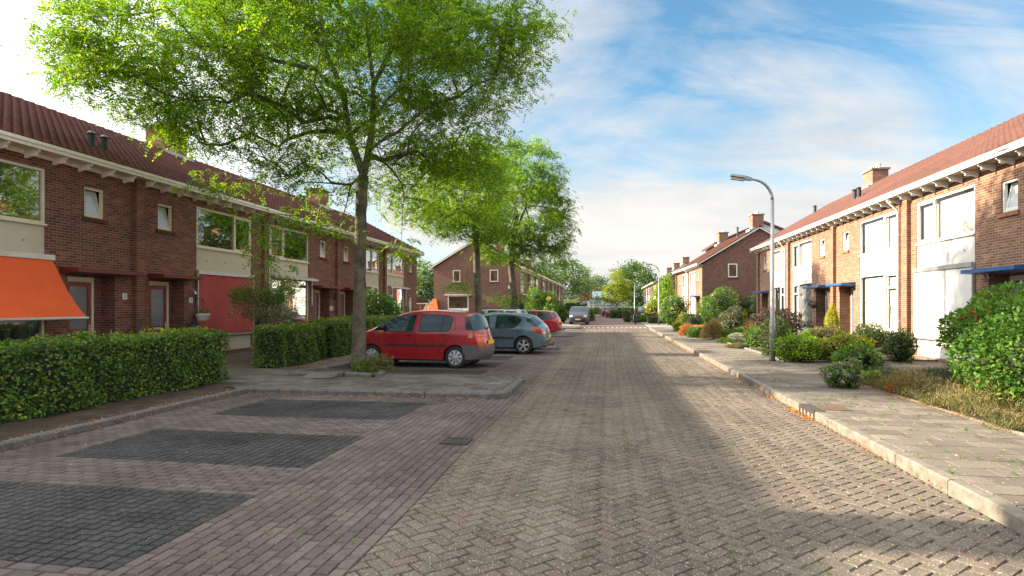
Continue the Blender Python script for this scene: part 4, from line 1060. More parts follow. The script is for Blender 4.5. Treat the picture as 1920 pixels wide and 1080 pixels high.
def lump(D, seed, amp=0.16, k=3.2):
    r = np.random.default_rng(seed); s = np.zeros(len(D))
    for _ in range(5):
        w = r.normal(size=3) * k; s += np.sin(D @ w + r.uniform(0, 6.28))
    return 1 + amp * s / 2.2
def bush(name, label, x, y, wx, wy, h, leaf='green', L=0.06, W=0.03, n=None, z0=0.10, group=None, shape='round', core=0.72, flowers=None, seed=None, cat='bush', parts=True, upb=0.25, lumpk=3.6, amp=0.21, droop=0.0, spikes=0, stem=True):
    global _bs
    seed = int(abs(x * 131 + y * 17) * 10) % 99991 if seed is None else seed
    r = np.random.default_rng(seed)
    o = empty(name, (x, y, z0)); tag(o, label, cat, group)
    rad = np.array([wx / 2, wy / 2, h / 2])
    area = 4 * math.pi * ((wx*wy + wx*h + wy*h) / 12)
    if n is None: n = int(min(26000, area / (L * W) * 2.6))
    D = unit(r.normal(size=(n, 3)))
    if shape == 'dome': D[:, 2] = np.abs(D[:, 2]) * 1.0
    sh = lump(D, seed, amp, lumpk)
    rr = sh * (1 - 0.28 * r.random(n) ** 2.2)
    P = D * rr[:, None]
    if shape == 'cone':
        t = np.clip((P[:, 2] + 1) / 2, 0, 1); f = (1.15 - t) ** 0.8 * 1.1; P[:, 0] *= f; P[:, 1] *= f
    if shape == 'vase':
        t = np.clip((P[:, 2] + 1) / 2, 0, 1); f = 0.62 + 0.5 * t; P[:, 0] *= f; P[:, 1] *= f
    if shape == 'box':
        m = np.max(np.abs(D), axis=1); P = D / (0.35 * m + 0.65 * 1)[:, None] / 1.0
        P = np.sign(D) * (np.abs(D) / m[:, None]) ** 1.0 * 0.5 + P * 0.5; P *= rr[:, None]
    if shape == 'dome':
        P = P * rad * np.array([1, 1, 2])
    else: P = P * rad + np.array([0, 0, h / 2])
    P[:, 2] = np.maximum(P[:, 2], 0.02 + 0.05 * r.random(n))
    d = unit(D * 0.9 + r.normal(size=(n, 3)) * 0.75 + np.array([0, 0, upb - droop]))
    N = unit(D + r.normal(size=(n, 3)) * 0.6 + np.array([0, 0, 0.5]))
    s = r.uniform(0.65, 1.3, n)
    leaf_mesh('foliage', LM[leaf], P, d, N, L * s, W * s, o)
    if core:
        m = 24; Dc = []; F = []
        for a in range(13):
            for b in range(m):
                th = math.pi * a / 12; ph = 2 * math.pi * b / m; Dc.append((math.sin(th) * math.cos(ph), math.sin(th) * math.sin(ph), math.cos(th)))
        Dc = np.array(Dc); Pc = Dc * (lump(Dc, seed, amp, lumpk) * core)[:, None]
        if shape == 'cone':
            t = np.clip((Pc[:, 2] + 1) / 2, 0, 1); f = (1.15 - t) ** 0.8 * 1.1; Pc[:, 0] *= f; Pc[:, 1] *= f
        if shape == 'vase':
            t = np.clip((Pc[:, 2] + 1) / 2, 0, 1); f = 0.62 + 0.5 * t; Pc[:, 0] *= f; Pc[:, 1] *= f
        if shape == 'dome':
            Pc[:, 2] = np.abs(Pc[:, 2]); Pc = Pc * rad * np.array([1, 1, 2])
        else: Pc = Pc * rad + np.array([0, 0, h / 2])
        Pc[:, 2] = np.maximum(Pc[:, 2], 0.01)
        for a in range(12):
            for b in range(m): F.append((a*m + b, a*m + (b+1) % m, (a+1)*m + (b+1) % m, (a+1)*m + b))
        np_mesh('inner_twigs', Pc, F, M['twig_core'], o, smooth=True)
    if flowers:
        fl, cnt, fs = flowers
        Df = unit(r.normal(size=(cnt, 3)) + np.array([0, 0, 0.3])); Pf = Df * (lump(Df, seed, amp, lumpk) * 1.02)[:, None] * rad * (np.array([1, 1, 2]) if shape == 'dome' else 1) + np.array([0, 0, 0 if shape == 'dome' else h / 2])
        Pf[:, 2] = np.abs(Pf[:, 2])
        k = 6; PP = np.repeat(Pf, k, axis=0); base = np.repeat(Df, k, axis=0)
        leaf_mesh('flower', LM[fl], PP, unit(r.normal(size=(cnt * k, 3)) + base * 0.4), base + r.normal(size=(cnt * k, 3)) * .4, fs, fs * 0.7, o)['kind'] = 'stuff'
    if spikes:
        c = spikes; Ds = unit(r.normal(size=(c, 3)) * np.array([1, 1, .5]) + np.array([0, 0, 0.8])); b0 = Ds * rad * 0.9 + np.array([0, 0, h / 2])
        PP = []; DD = []
        for i in range(c):
            ln = r.uniform(.15, .4); dr = unit((Ds[i] + np.array([0, 0, .8]))[None])[0]
            for j in range(10): PP.append(b0[i] + dr * ln * j / 10); DD.append(dr + r.normal(size=3) * .7)
        PP = np.array(PP); DD = np.array(DD)
        leaf_mesh('shoot', LM[leaf], PP, DD, r.normal(size=DD.shape), L, W, o)
    return o

def stems(mb, base, tips, r0=0.02):
    for t in tips:
        mid = tuple((base[i] + t[i]) / 2 + random.uniform(-.06, .06) for i in range(3))
        mb.tube([base, mid, t], [r0, r0 * .7, r0 * .25], 5)

def hedge(name, label, x0, x1, y0, y1, z0, h, leaf='hedge', L=0.062, W=0.042, dens=420, group=None, amp=0.045, cat='hedge', core=0.10, seed=3, rz=0.0, top=1.0, stick=True):
    """clipped hedge: leaves over a wavy box"""
    cx, cy = (x0 + x1) / 2, (y0 + y1) / 2; wx, wy = x1 - x0, y1 - y0
    o = empty(name, (cx, cy, z0), rz); tag(o, label, cat, group)
    r = np.random.default_rng(seed)
    faces = [(0, 1, wy * h), (0, -1, wy * h), (1, 1, wx * h), (1, -1, wx * h), (2, 1, wx * wy)]
    P = []; Nn = []
    for ax, sg, ar in faces:
        n = int(ar * dens); u = r.uniform(-1, 1, (n, 3)) * np.array([wx / 2, wy / 2, h / 2]); u[:, ax] = sg * np.array([wx / 2, wy / 2, h / 2])[ax]
        nn = np.zeros((n, 3)); nn[:, ax] = sg
        P.append(u); Nn.append(nn)
    P = np.concatenate(P); Nn = np.concatenate(Nn); n = len(P)
    wav = amp * (np.sin(P[:, 0] * 3.1 + P[:, 1] * 2.3 + 1) + np.sin(P[:, 1] * 5.7 + P[:, 2] * 4.1) * .7 + np.sin(P[:, 2] * 7 + P[:, 0] * 6.1 + P[:, 1] * 9.3) * .5)
    # rounded top edges
    e = np.minimum(wx / 2 - np.abs(P[:, 0]), wy / 2 - np.abs(P[:, 1])); te = np.clip(h / 2 - P[:, 2], 0, 1)
    P = P + Nn * (wav[:, None]) - Nn * (r.random(n) ** 1.7 * core)[:, None]
    rnd = np.where((Nn[:, 2] > .5) & (e < .12), (0.12 - e) * .5, 0); P[:, 2] -= rnd
    P[:, 2] += h / 2
    P[:, 2] = np.maximum(P[:, 2], 0.03 + .06 * r.random(n))
    d = unit(Nn * .55 + r.normal(size=(n, 3)) * .7 + np.array([0, 0, -0.05])); N = unit(Nn + r.normal(size=(n, 3)) * .55 + np.array([0, 0, .35]))
    s = r.uniform(.6, 1.25, n)
    leaf_mesh('foliage', LM[leaf], P, d, N, L * s, W * s, o)
    # stray shoots on top
    k = int(wx * wy * 26)
    if stick and k:
        b = np.stack([r.uniform(-wx/2, wx/2, k), r.uniform(-wy/2, wy/2, k), np.full(k, h)], 1)
        PP = np.repeat(b, 6, axis=0); t = np.tile(np.arange(6) / 6., k)[:, None] * np.repeat(r.uniform(.03, .13, k), 6)[:, None]
        ln = np.repeat(unit(r.normal(size=(k, 3)) * .35 + np.array([0, 0, 1])), 6, axis=0)
        PP = PP + ln * t
        leaf_mesh('shoot', LM['yellowgreen' if leaf == 'hedge' else leaf], PP, unit(r.normal(size=PP.shape) + np.array([0, 0, .3])), r.normal(size=PP.shape), L * .75, W * .75, o)
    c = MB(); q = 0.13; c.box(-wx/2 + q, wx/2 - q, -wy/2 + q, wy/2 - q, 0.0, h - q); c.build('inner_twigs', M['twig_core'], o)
    s = MB()
    k = max(2, int(max(wx, wy) / 0.35))
    for i in range(k):
        t = (i + .5) / k - .5; px, py = (t * wx, 0) if wx > wy else (0, t * wy); px += random.uniform(-.1, .1); py += random.uniform(-.1, .1)
        s.tube([(px, py, -0.05), (px + random.uniform(-.05, .05), py, 0.35)], 0.014, 5)
    s.build('stem', M['twig'], o)
    return o

# ----- trees
def grow(trunks, targets, step=0.4, jit=0.03, droop=0.0, pw=0.25):
    """trunks: list of polylines (connected); every target is joined to the nearest branch"""
    nodes = []; par = []; plen = []
    for tl in trunks:
        prev = None
        for i, p in enumerate(tl):
            p = np.array(p, float)
            if i == 0 and nodes:
                dd = [np.linalg.norm(q - p) for q in nodes]; prev = int(np.argmin(dd)); 
                if dd[prev] < 0.05: continue
            if i > 0 or prev is not None:
                a = nodes[prev]; L = np.linalg.norm(p - a); k = max(1, int(L / step))
                for s in range(1, k + 1):
                    nodes.append(a + (p - a) * s / k); par.append(prev); plen.append(plen[prev] + L / k); prev = len(nodes) - 1
            else:
                nodes.append(p); par.append(-1); plen.append(0.0); prev = 0
    nt = len(nodes)
    fork = np.array(trunks[0][-1], float)
    order = np.argsort(np.linalg.norm(targets - fork, axis=1))
    arr = np.zeros((60000, 3)); pl = np.zeros(60000); arr[:nt] = nodes; pl[:nt] = plen; cnt = nt
    lock = np.zeros(60000); 
    base_z = trunks[0][-1][2]
    lock[:nt] = [0 if nodes[i][2] > base_z + 0.25 else 1e6 for i in range(nt)]
    tips = []
    for ti in order:
        t = targets[ti]; dv = arr[:cnt] - t; dist = np.sqrt((dv ** 2).sum(1))
        dz = t[2] - arr[:cnt, 2]
        cost = dist + pw * pl[:cnt] + lock[:cnt] + np.where(dz < -0.2, (-dz) * 0.35, 0)
        j = int(np.argmin(cost)); a = arr[j].copy(); L = dist[j]; k = max(1, int(L / step)); prev = j
        off = rng.normal(size=3) * jit
        for s in range(1, k + 1):
            f = s / k; p = a + (t - a) * f + off * math.sin(math.pi * f) * L * 0.6 + np.array([0, 0, 0.06 * L * math.sin(math.pi * f)])
            arr[cnt] = p; pl[cnt] = pl[prev] + L / k; par.append(prev); prev = cnt; cnt += 1
        tips.append(prev)
    P = arr[:cnt]; par = np.array(par)
    load = np.zeros(cnt)
    for t in tips: load[t] += 1
    for i in range(cnt - 1, 0, -1):
        if par[i] >= 0: load[par[i]] += load[i] if load[i] > 0 else 0.3
    return P, par, load, np.array(tips), nt
def tubes(segs_a, segs_b, ra, rb, n=5):
    a, b = np.array(segs_a), np.array(segs_b); d = unit(b - a); up = np.tile(np.array([[0.31, 0.17, 0.93]]), (len(a), 1))
    s = unit(np.cross(d, up)); t = np.cross(d, s); m = len(a)
    V = np.empty((m, 2 * n, 3)); 
    for k in range(n):
        c, q = math.cos(2 * math.pi * k / n), math.sin(2 * math.pi * k / n)
        V[:, k] = a + (s * c + t * q) * ra[:, None]; V[:, n + k] = b + (s * c + t * q) * rb[:, None]
    Q = np.empty((m, n, 4), np.int64)
    for k in range(n): Q[:, k] = np.array([k, (k + 1) % n, n + (k + 1) % n, n + k])
    Q += (np.arange(m) * 2 * n)[:, None, None]
    return V.reshape(-1, 3), Q.reshape(-1, 4)
def ellipsoids(blobs, n, hollow=0.35):
    vol = np.array([b[1][0] * b[1][1] * b[1][2] * (b[2] if len(b) > 2 else 1) for b in blobs]) ** 0.85; cnt = (vol / vol.sum() * n).astype(int) + 2
    out = []
    for (b, c) in zip(blobs, cnt):
        d = rdir(c); r = (hollow + (1 - hollow) * rng.random(c)) ** (1 / 2.2)
        q = d * r[:, None] * np.array(b[1]) 
        out.append(q + np.array(b[0]))
    return np.concatenate(out)
CAMR = np.array([ca, sa, 0.0]); CAMD = np.array([-sa, ca, 0.0])
def blob(u, v, zc, ru, rv, rd, wgt=1):
    """ellipsoid sized from how large the crown part looks at its distance"""
    c = np.array(at(u, v, zc)); m = zc / F_PX
    return (c, np.array([ru * m, rd, rv * m]), wgt)
def rot_blobs(bl):
    return bl
def tree(name, label, trunks, trunk_r, blobs, ntar, leaf, frond_per=12, leaflets=10, L=0.045, W=0.018, rachis=0.20, group=None, spread=0.42, flat=0.45, cat='tree', step=0.4, compound=True, r0=0.0038, rexp=0.56, bark='bark', pw=0.25, roots=True, hollow=0.35, clump=None, droopf=0.25):
    base = trunks[0][0]
    o = empty(name, base); tag(o, label, cat, group)
    B = np.array(base)
    T = ellipsoids([(b[0], b[1], b[2]) for b in blobs], ntar, hollow)
    T = T[T[:, 2] > 1.9]
    P, par, load, tips, nt = grow(trunks, T, step, pw=pw)
    rad = np.maximum(r0 * np.power(np.maximum(load, 0.3), rexp), r0 * .6)
    # trunk: smooth tapered tubes
    mb = MB()
    for ti, tl in enumerate(trunks):
        pts = [Vector(p) - Vector(base) for p in tl]; rr = trunk_r[ti]
        # resample
        q = []; qr = []
        for i in range(len(pts) - 1):
            k = max(1, int((pts[i+1] - pts[i]).length / 0.25))
            for s in range(k):
                f = s / k; q.append(pts[i].lerp(pts[i+1], f) + Vector((random.uniform(-.012, .012), random.uniform(-.012, .012), 0))); qr.append((rr[i] + (rr[i+1] - rr[i]) * f) * random.uniform(.95, 1.06))
        q.append(pts[-1]); qr.append(rr[-1])
        if ti == 0 and roots:
            qr[0] *= 1.45; 
            if len(qr) > 1: qr[1] *= 1.12
        mb.tube(q, qr, 14 if ti == 0 else 9)
    tr = mb.build('trunk', M[bark], o, smooth=True, uv=False)
    idx = np.arange(nt, len(P)); idx = idx[par[idx] >= 0]
    rp = np.minimum(rad[par[idx]], np.maximum(rad[idx] * 1.35, 0.012)); maxr = trunk_r[0][-1] * 0.62
    V, Q = tubes(P[par[idx]] - B, P[idx] - B, np.minimum(rp, maxr), np.minimum(rad[idx], maxr), 5)
    np_mesh('branch', V, Q, M[bark], o, smooth=True)
    # foliage
    cand = idx[(rad[idx] < r0 * 4.5)]
    cand = np.concatenate([cand, tips, tips])
    sel = rng.choice(cand, size=ntar * frond_per)
    C = P[sel] + rng.normal(size=(len(sel), 3)) * np.array([spread, spread, spread * flat]) * 0.62 - np.array([0, 0, 0.10])
    C = C[C[:, 2] > 1.6]; m = len(C)
    out = unit(C - P[sel][:m] + rng.normal(size=(m, 3)) * .25)
    az = unit(rng.normal(size=(m, 3)) * np.array([1, 1, .35]) + out * .6)
    az[:, 2] -= droopf; az = unit(az)
    if compound:
        k = leaflets; t = (np.arange(k) // 2 + 0.6) / (k / 2 + 0.2)
        nrm = unit(rng.normal(size=(m, 3)) * .45 + np.array([0, 0, 1])); side = unit(np.cross(az, nrm))
        rl = rachis * rng.uniform(.7, 1.2, m)
        PP = C[:, None, :] + az[:, None, :] * (t[None, :, None] * rl[:, None, None]); PP[:, :, 2] -= (t ** 2)[None, :] * rl[:, None] * .28
        sg = np.where(np.arange(k) % 2, 1., -1.)
        DD = side[:, None, :] * sg[None, :, None] + az[:, None, :] * .45
        NN = np.repeat(nrm[:, None, :], k, axis=1)
        PP = PP.reshape(-1, 3); DD = DD.reshape(-1, 3) + rng.normal(size=(m * k, 3)) * .18; NN = NN.reshape(-1, 3) + rng.normal(size=(m * k, 3)) * .25
        s = rng.uniform(.75, 1.25, m * k)
        leaf_mesh('crown', LM[leaf], PP - B, DD, NN, L * s, W * s, o)
    else:
        s = rng.uniform(.7, 1.3, m)
        leaf_mesh('crown', LM[leaf], C - B, az, unit(rng.normal(size=(m, 3)) * .8 + np.array([0, 0, 1])), L * s, W * s, o)
    return o

# big honey locust on the first island
g1 = (-6.27, 14.42)
def tp(u, v, zc): return at(u, v, zc)
Z1 = 15.23
tk = [(g1[0], g1[1], 0.08), tp(674, 600, Z1), tp(675, 480, Z1), tp(677, 400, Z1), tp(681, 330, Z1)]
t2 = [tp(681, 330, Z1), tp(668, 290, Z1), tp(655, 255, Z1 - .1), tp(645, 180, Z1 - .2), tp(612, 100, Z1 - .3), tp(570, 40, Z1 - .4), tp(550, 0, Z1 - .5)]
t3 = [tp(681, 330, Z1), tp(690, 290, Z1 + .1), tp(697, 240, Z1 + .2), tp(700, 160, Z1 + .3), tp(735, 90, Z1 + .4), tp(775, 30, Z1 + .6), tp(790, 0, Z1 + .8)]
t4 = [tp(645, 180, Z1 - .2), tp(590, 130, Z1 - .6), tp(520, 115, Z1 - 1.0), tp(450, 90, Z1 - 1.4), tp(370, 85, Z1 - 1.6)]
t5 = [tp(612, 100, Z1 - .3), tp(600, 20, Z1 + .2), tp(610, -20, Z1 + .8)]
t6 = [tp(700, 160, Z1 + .3), tp(690, 70, Z1 + .2), tp(680, -10, Z1 + .1)]
t7 = [tp(735, 90, Z1 + .4), tp(820, 60, Z1 + .2), tp(900, 40, Z1 - .2)]
bl = [blob(640, 90, 15.2, 250, 160, 3.4), blob(300, 110, 14.2, 190, 115, 2.2), blob(230, 60, 14.0, 110, 80, 1.6), blob(400, 212, 14.4, 130, 62, 1.8), blob(300, 185, 14.2, 85, 48, 1.2), blob(860, 110, 15.2, 150, 110, 2.6, .8), blob(930, 70, 15.0, 80, 70, 1.6, .7),
      blob(650, 290, 15.6, 170, 80, 2.8, .4), blob(830, 335, 17.3, 125, 90, 2.2, .9), blob(860, 250, 16.5, 90, 70, 2.0, .7), blob(600, -25, 15.4, 320, 95, 4.0, .9), blob(560, 325, 14.6, 60, 24, 1.0, .4),
      blob(505, 440, 14.2, 24, 62, .4, 2), blob(420, 335, 14.2, 60, 20, .5, 1.0), blob(560, 400, 14.6, 40, 22, .5), blob(735, 465, 15.6, 40, 18, .5, .8), blob(620, 430, 14.9, 35, 16, .4, .6), blob(190, 150, 14, 60, 40, .8), blob(960, 30, 15, 70, 50, 1.2)]
tree('street_tree', 'large honey locust with feathery bright green crown on the nearest parking island', [tk, t2, t3, t4, t5, t6, t7],
     [[.195, .165, .150, .142, .138], [.10, .09, .08, .07, .058, .045, .03], [.10, .09, .078, .066, .055, .042, .03], [.06, .05, .045, .035, .02], [.05, .04, .03], [.055, .045, .03], [.05, .04, .02]],
     bl, 1000, 'locust', frond_per=27, leaflets=12, L=0.076, W=0.033, rachis=0.28, group='street trees along the parking bays', spread=0.46, flat=0.48, pw=0.24)
Z2 = 29.6
b2 = at(898, 632, Z2); b2 = (b2[0], b2[1], 0.08)
bl = [blob(868, 360, Z2, 85, 75, 2.6), blob(890, 300, Z2, 60, 50, 2.0), blob(825, 410, Z2 - 1, 50, 35, 1.4), blob(905, 420, Z2 - .5, 60, 38, 1.6), blob(868, 535, Z2, 26, 10, .5, 1.2), blob(925, 480, Z2, 25, 14, .8)]
tree('street_tree', 'slimmer honey locust with a thin bare trunk behind the red car', [[b2, at(897, 560, Z2), at(894, 500, Z2), at(893, 455, Z2), at(888, 420, Z2)], [at(893, 455, Z2), at(905, 400, Z2), at(915, 350, Z2)], [at(888, 420, Z2), at(870, 370, Z2), at(880, 320, Z2)]],
     [[.20, .18, .17, .15, .12], [.08, .06, .03], [.07, .05, .03]], bl, 430, 'locust_far', frond_per=20, leaflets=8, L=0.10, W=0.045, rachis=0.28, group='street trees along the parking bays', spread=0.42, flat=0.45)
Z3 = 39.5
b3 = at(966, 622, Z3); b3 = (b3[0], b3[1], 0.08)
bl = [blob(985, 390, Z3, 85, 85, 3.0), blob(1000, 320, Z3, 52, 62, 2.2), blob(1030, 430, Z3, 50, 45, 2.0), blob(1052, 385, Z3, 30, 18, .9, 1.4), blob(940, 450, Z3, 50, 35, 1.8), blob(1015, 480, Z3, 58, 26, 1.8), blob(930, 400, Z3, 50, 50, 1.6), blob(955, 555, Z3, 32, 12, .7), blob(955, 290, Z3, 30, 30, 1.2)]
tree('street_tree', 'tall honey locust standing third along the parking bays in front of the brown gable', [[b3, at(964, 560, Z3), at(958, 500, Z3), at(962, 450, Z3), at(970, 400, Z3)], [at(962, 450, Z3), at(985, 390, Z3), at(1000, 320, Z3)], [at(970, 400, Z3), at(950, 340, Z3)]],
     [[.25, .22, .20, .17, .13], [.09, .07, .03], [.07, .03]], bl, 540, 'locust_far', frond_per=20, leaflets=8, L=0.125, W=0.056, rachis=0.33, group='street trees along the parking bays', spread=0.46, flat=0.45)

def far_tree(label, u, vbase, zc, blobs, leaf, trunk_r=0.22, n=160, per=40, L=0.30, W=0.2, spread=0.8, name='tree', group=None, fork=None, bark='bark'):
    b = at(u, 0, zc); b = (b[0], b[1], 0.0); f = at(u, fork if fork else (HOR - 25), zc)
    return tree(name, label, [[b, ((b[0]+f[0])/2 + .05, (b[1]+f[1])/2, f[2] / 2), f]], [[trunk_r, trunk_r * .85, trunk_r * .7]], [blob(*q) for q in blobs], n, leaf, frond_per=per, L=L, W=W, spread=spread, flat=.7, group=group, compound=False, step=.8, r0=.012, rexp=.5, bark=bark, roots=False, hollow=0.5)
far_tree('dense dark green tree seen between the two left terraces', 800, 0, 118, [(800, 525, 118, 34, 38, 4.0), (785, 545, 118, 22, 28, 3), (825, 535, 118, 30, 30, 3)], 'far', .3, 190, 45, .42, .28, 1.0, fork=560)
far_tree('tall green tree rising over the end of the far left terrace', 1062, 0, 116, [(1058, 520, 116, 36, 38, 4.2), (1085, 545, 116, 20, 26, 2.5), (1035, 500, 116, 30, 30, 3)], 'far', .3, 150, 38, .40, .27, 1.0, fork=565)
far_tree('loose green tree to the right of the far left terrace end', 1092, 0, 130, [(1092, 530, 130, 16, 34, 2.5)], 'far', .22, 60, 32, .38, .25, .9, fork=566)
far_tree('pale distant tree exactly above the far hall', 1124, 0, 215, [(1122, 538, 215, 14, 22, 4)], 'farblue', .35, 80, 36, .6, .4, 1.3, fork=565)
far_tree('big dark green tree behind the golden maple at the end of the street', 1190, 0, 132, [(1195, 535, 132, 34, 40, 5), (1165, 530, 132, 26, 26, 3.5), (1215, 545, 134, 18, 30, 3.5), (1185, 508, 132, 24, 16, 3)], 'far', .45, 230, 45, .42, .28, 1.1, fork=568)
far_tree('golden green maple beside the far parked cars', 1155, 0, 98, [(1155, 550, 98, 26, 20, 2.3), (1155, 522, 98, 13, 20, 1.4), (1168, 540, 98, 14, 18, 1.6), (1140, 548, 98, 12, 14, 1.2)], 'fargold', .14, 120, 34, .26, .2, .55, fork=572)
far_tree('lime green young tree against the corner of the middle right terrace', 1243, 0, 70, [(1245, 546, 70, 17, 22, 1.3), (1252, 528, 70, 9, 14, .8), (1237, 562, 70, 14, 12, 1.0)], 'bright', .08, 110, 34, .17, .13, .4, fork=578)
far_tree('small red-leaved tree beside the white caravan', 1095, 0, 104, [(1095, 558, 104, 10, 10, .9)], 'redleaf', .05, 26, 20, .2, .1, .5, fork=572)
far_tree('small yellow-green tree in front of the far hall wall', 1073, 0, 110, [(1074, 568, 110, 14, 7, 1.2)], 'bright', .05, 30, 24, .22, .14, .5, fork=578)
far_tree('slender young tree by the blue street sign', 1121, 0, 112, [(1121, 562, 112, 6, 9, .6)], 'green', .05, 22, 20, .2, .12, .4, fork=574)

# hedges on the left
hedge('hedge', 'long clipped hornbeam hedge along the nearest parking bays', -8.95, -8.12, -1.0, 11.85, 0.08, 1.10, L=0.058, W=0.04, dens=1150, group='clipped hedges in front of the left terrace', seed=11)
hedge('hedge', 'short clipped hedge block left of the big tree trunk', -9.3, -8.42, 14.35, 17.25, 0.10, 1.06, L=0.06, W=0.042, dens=900, group='clipped hedges in front of the left terrace', seed=12, rz=R(6))
hedge('hedge', 'long clipped hedge running behind the parked cars', -9.6, -8.75, 17.5, 26.2, 0.10, 1.16, L=0.07, W=0.05, dens=620, group='clipped hedges in front of the left terrace', seed=13, rz=R(4))
hedge('hedge', 'low clipped hedge at the foot of the brown gable wall', -18, -8.0, 51.0, 51.9, 0.05, 1.05, L=0.12, W=0.09, dens=160, group='clipped hedges in front of the left terrace', seed=14, stick=False)
# variegated little tree and other bushes in the left front gardens
q = at(497, 600, 18.2)
t = empty('small_tree', (q[0], q[1], 0.1)); tag(t, 'small round-headed variegated tree on a short stem behind the hedge', 'small tree')
mb = MB(); mb.tube([(0, 0, 0), (.03, 0, .6), (.0, 0, 1.25)], [.05, .04, .035], 8)
for k in range(9):
    a = k * 0.7; mb.tube([(0, 0, 1.05 + .02 * k), (.35 * math.cos(a), .35 * math.sin(a), 1.6 + .05 * k), (.72 * math.cos(a), .72 * math.sin(a), 2.0 + .06 * k)], [.022, .014, .006], 5)
mb.build('trunk', M['bark'], t, smooth=True, uv=False)
def cloud(name, leaf, cs, n, L, W, parent, seed):
    r = np.random.default_rng(seed); P = []; D = []
    for (c, rad) in cs:
        d = unit(r.normal(size=(n, 3))); rr = (0.25 + .75 * r.random(n)) ** .5
        P.append(d * rr[:, None] * np.array(rad) + np.array(c)); D.append(d)
    P = np.concatenate(P); D = np.concatenate(D)
    return leaf_mesh(name, LM[leaf], P, unit(D * .7 + r.normal(size=P.shape) * .7 + np.array([0, 0, .3])), unit(r.normal(size=P.shape) + np.array([0, 0, .7])), L, W, parent)
rr = random.Random(4)
cl1 = [((rr.uniform(-.85, .85), rr.uniform(-.6, .6), rr.uniform(1.75, 2.35)), (.30, .30, .24)) for _ in range(22)]
cl2 = [((rr.uniform(-.7, .9), rr.uniform(-.6, .6), rr.uniform(1.35, 1.9)), (.30, .30, .22)) for _ in range(20)]
cloud('crown', 'variegated', cl2, 330, .05, .022, t, 1); cloud('crown', 'green', cl1, 300, .055, .026, t, 2)
cloud('shoot', 'green', [((-.35, 0, 2.7), (.12, .12, .28)), ((.3, .1, 2.55), (.15, .15, .2)), ((.6, 0, 2.4), (.2, .2, .2))], 120, .055, .026, t, 3)
q = at(712, 590, 26.5); bush('flowering_bush', 'dark green bush with small white flowers behind the big tree trunk', q[0], q[1], 2.0, 1.6, 2.15, 'green', .09, .05, flowers=('white', 80, .07))
q = at(645, 598, 22); bush('bush', 'low dark shrub beside the second red door', q[0], q[1], 1.3, .9, 1.25, 'dark', .07, .035)
q = at(1013, 572, 49); bush('bush', 'large round willow-like green bush before the far left terrace', q[0], q[1], 2.7, 2.4, 3.0, 'green', .16, .05, n=9000, core=.7)
q = at(975, 580, 50); bush('conifer', 'small dark pointed conifer against the far left terrace', q[0], q[1], .9, .9, 2.3, 'dark', .1, .05, shape='cone', n=3500)
q = at(1053, 590, 58); bush('bush', 'smooth rounded green clipped bush beside the pavement, left of the oncoming car', q[0], q[1], 1.1, 1.6, 1.75, 'green', .08, .05, n=6000)
q = at(1043, 592, 58); bush('bush', 'lower bright clipped bush at the foot of the smooth rounded one', q[0], q[1], 1.1, 1.2, .9, 'bright', .08, .05, n=4000)
hedge('hedge', 'dark high hedge along the far left front gardens', -7.9, -5.7, 66, 84, 0.05, 1.55, 'dark', .14, .1, 110, seed=15, stick=False)
q = at(1078, 582, 78); bush('bush', 'rounded dark bush rising behind the far left hedge', q[0], q[1], 3.0, 2.5, 2.2, 'dark', .16, .1, n=4500)
hedge('hedge', 'dark green hedge in front of the far hall', -7.5, 12, 124.5, 126, 0.05, 1.5, 'far', .22, .16, 60, seed=16, stick=False)
hedge('hedge', 'short hedge end just right of the oncoming car', -2.3, -1.6, 68, 72, 0.05, 1.35, 'hedge', .12, .09, 170, seed=17, stick=False)
hedge('hedge', 'dark box-shaped hedge in front of the far parked cars', 0.35, 2.35, 84.5, 88.5, 0.05, 1.1, 'dark', .12, .09, 200, seed=18, stick=False, amp=.02)
hedge('hedge', 'low clipped hedge with brownish sides by the middle street lamp', 3.9, 6.6, 58.2, 60.6, 0.05, .72, 'yew', .1, .07, 260, seed=19, stick=False)
# sunflower
q = at(1029, 560, 47)
t = empty('sunflower', (q[0], q[1], .05)); tag(t, 'tall sunflower with drooping leaves behind the dark red estate car', 'flower')
mb = MB(); mb.tube([(0, 0, 0), (.03, 0, 1.2), (0, 0, 2.25)], .02, 6); mb.build('stem', M['twig'], t, uv=False)
cloud('leaf', 'green', [((0, 0, 1.5), (.4, .4, .45))], 70, .26, .16, t, 5)
cloud('flower', 'yellow', [((0, 0, 2.28), (.2, .1, .1))], 60, .12, .05, t, 6)

# right-hand gardens, placed from the foot of each plant
def gb(u, v, w, hpx, name, label, leaf, L, W, depth=1.0, **k):
    x, y = G(u, v, 0.12); zc = y * ca - x * sa; m = zc / F_PX
    return bush(name, label, x, y + w * m * depth / 2, w * m, w * m * depth, hpx * m, leaf, L * 1.3, W * 1.35, **k)
gb(1510, 682, 80, 50, 'bush', 'loose bright green privet bush right beside the near lamp post', 'bright', .05, .03, flowers=None, spikes=16, z0=.12)
gb(1466, 672, 62, 78, 'bush', 'tall dark bush with reddish foot directly behind the near lamp post', 'yew', .05, .022, z0=.12)
gb(1420, 655, 36, 40, 'bush', 'small clipped green ball left of the near lamp post', 'green', .045, .022, z0=.14)
gb(1468, 640, 92, 60, 'sedum', 'wide sedum clump with grey-brown flower heads behind the near lamp post', 'sedum', .07, .06, z0=.10, cat='sedum', amp=.25, lumpk=6)
gb(1412, 640, 26, 34, 'sedum', 'small rusty sedum clump left of the large grey-brown sedum', 'rust', .06, .05, z0=.10, cat='sedum', amp=.2, lumpk=6)
gb(1600, 683, 88, 52, 'bush', 'yellow-green euonymus bush behind the purple flowers', 'yellowgreen', .06, .038, z0=.12)
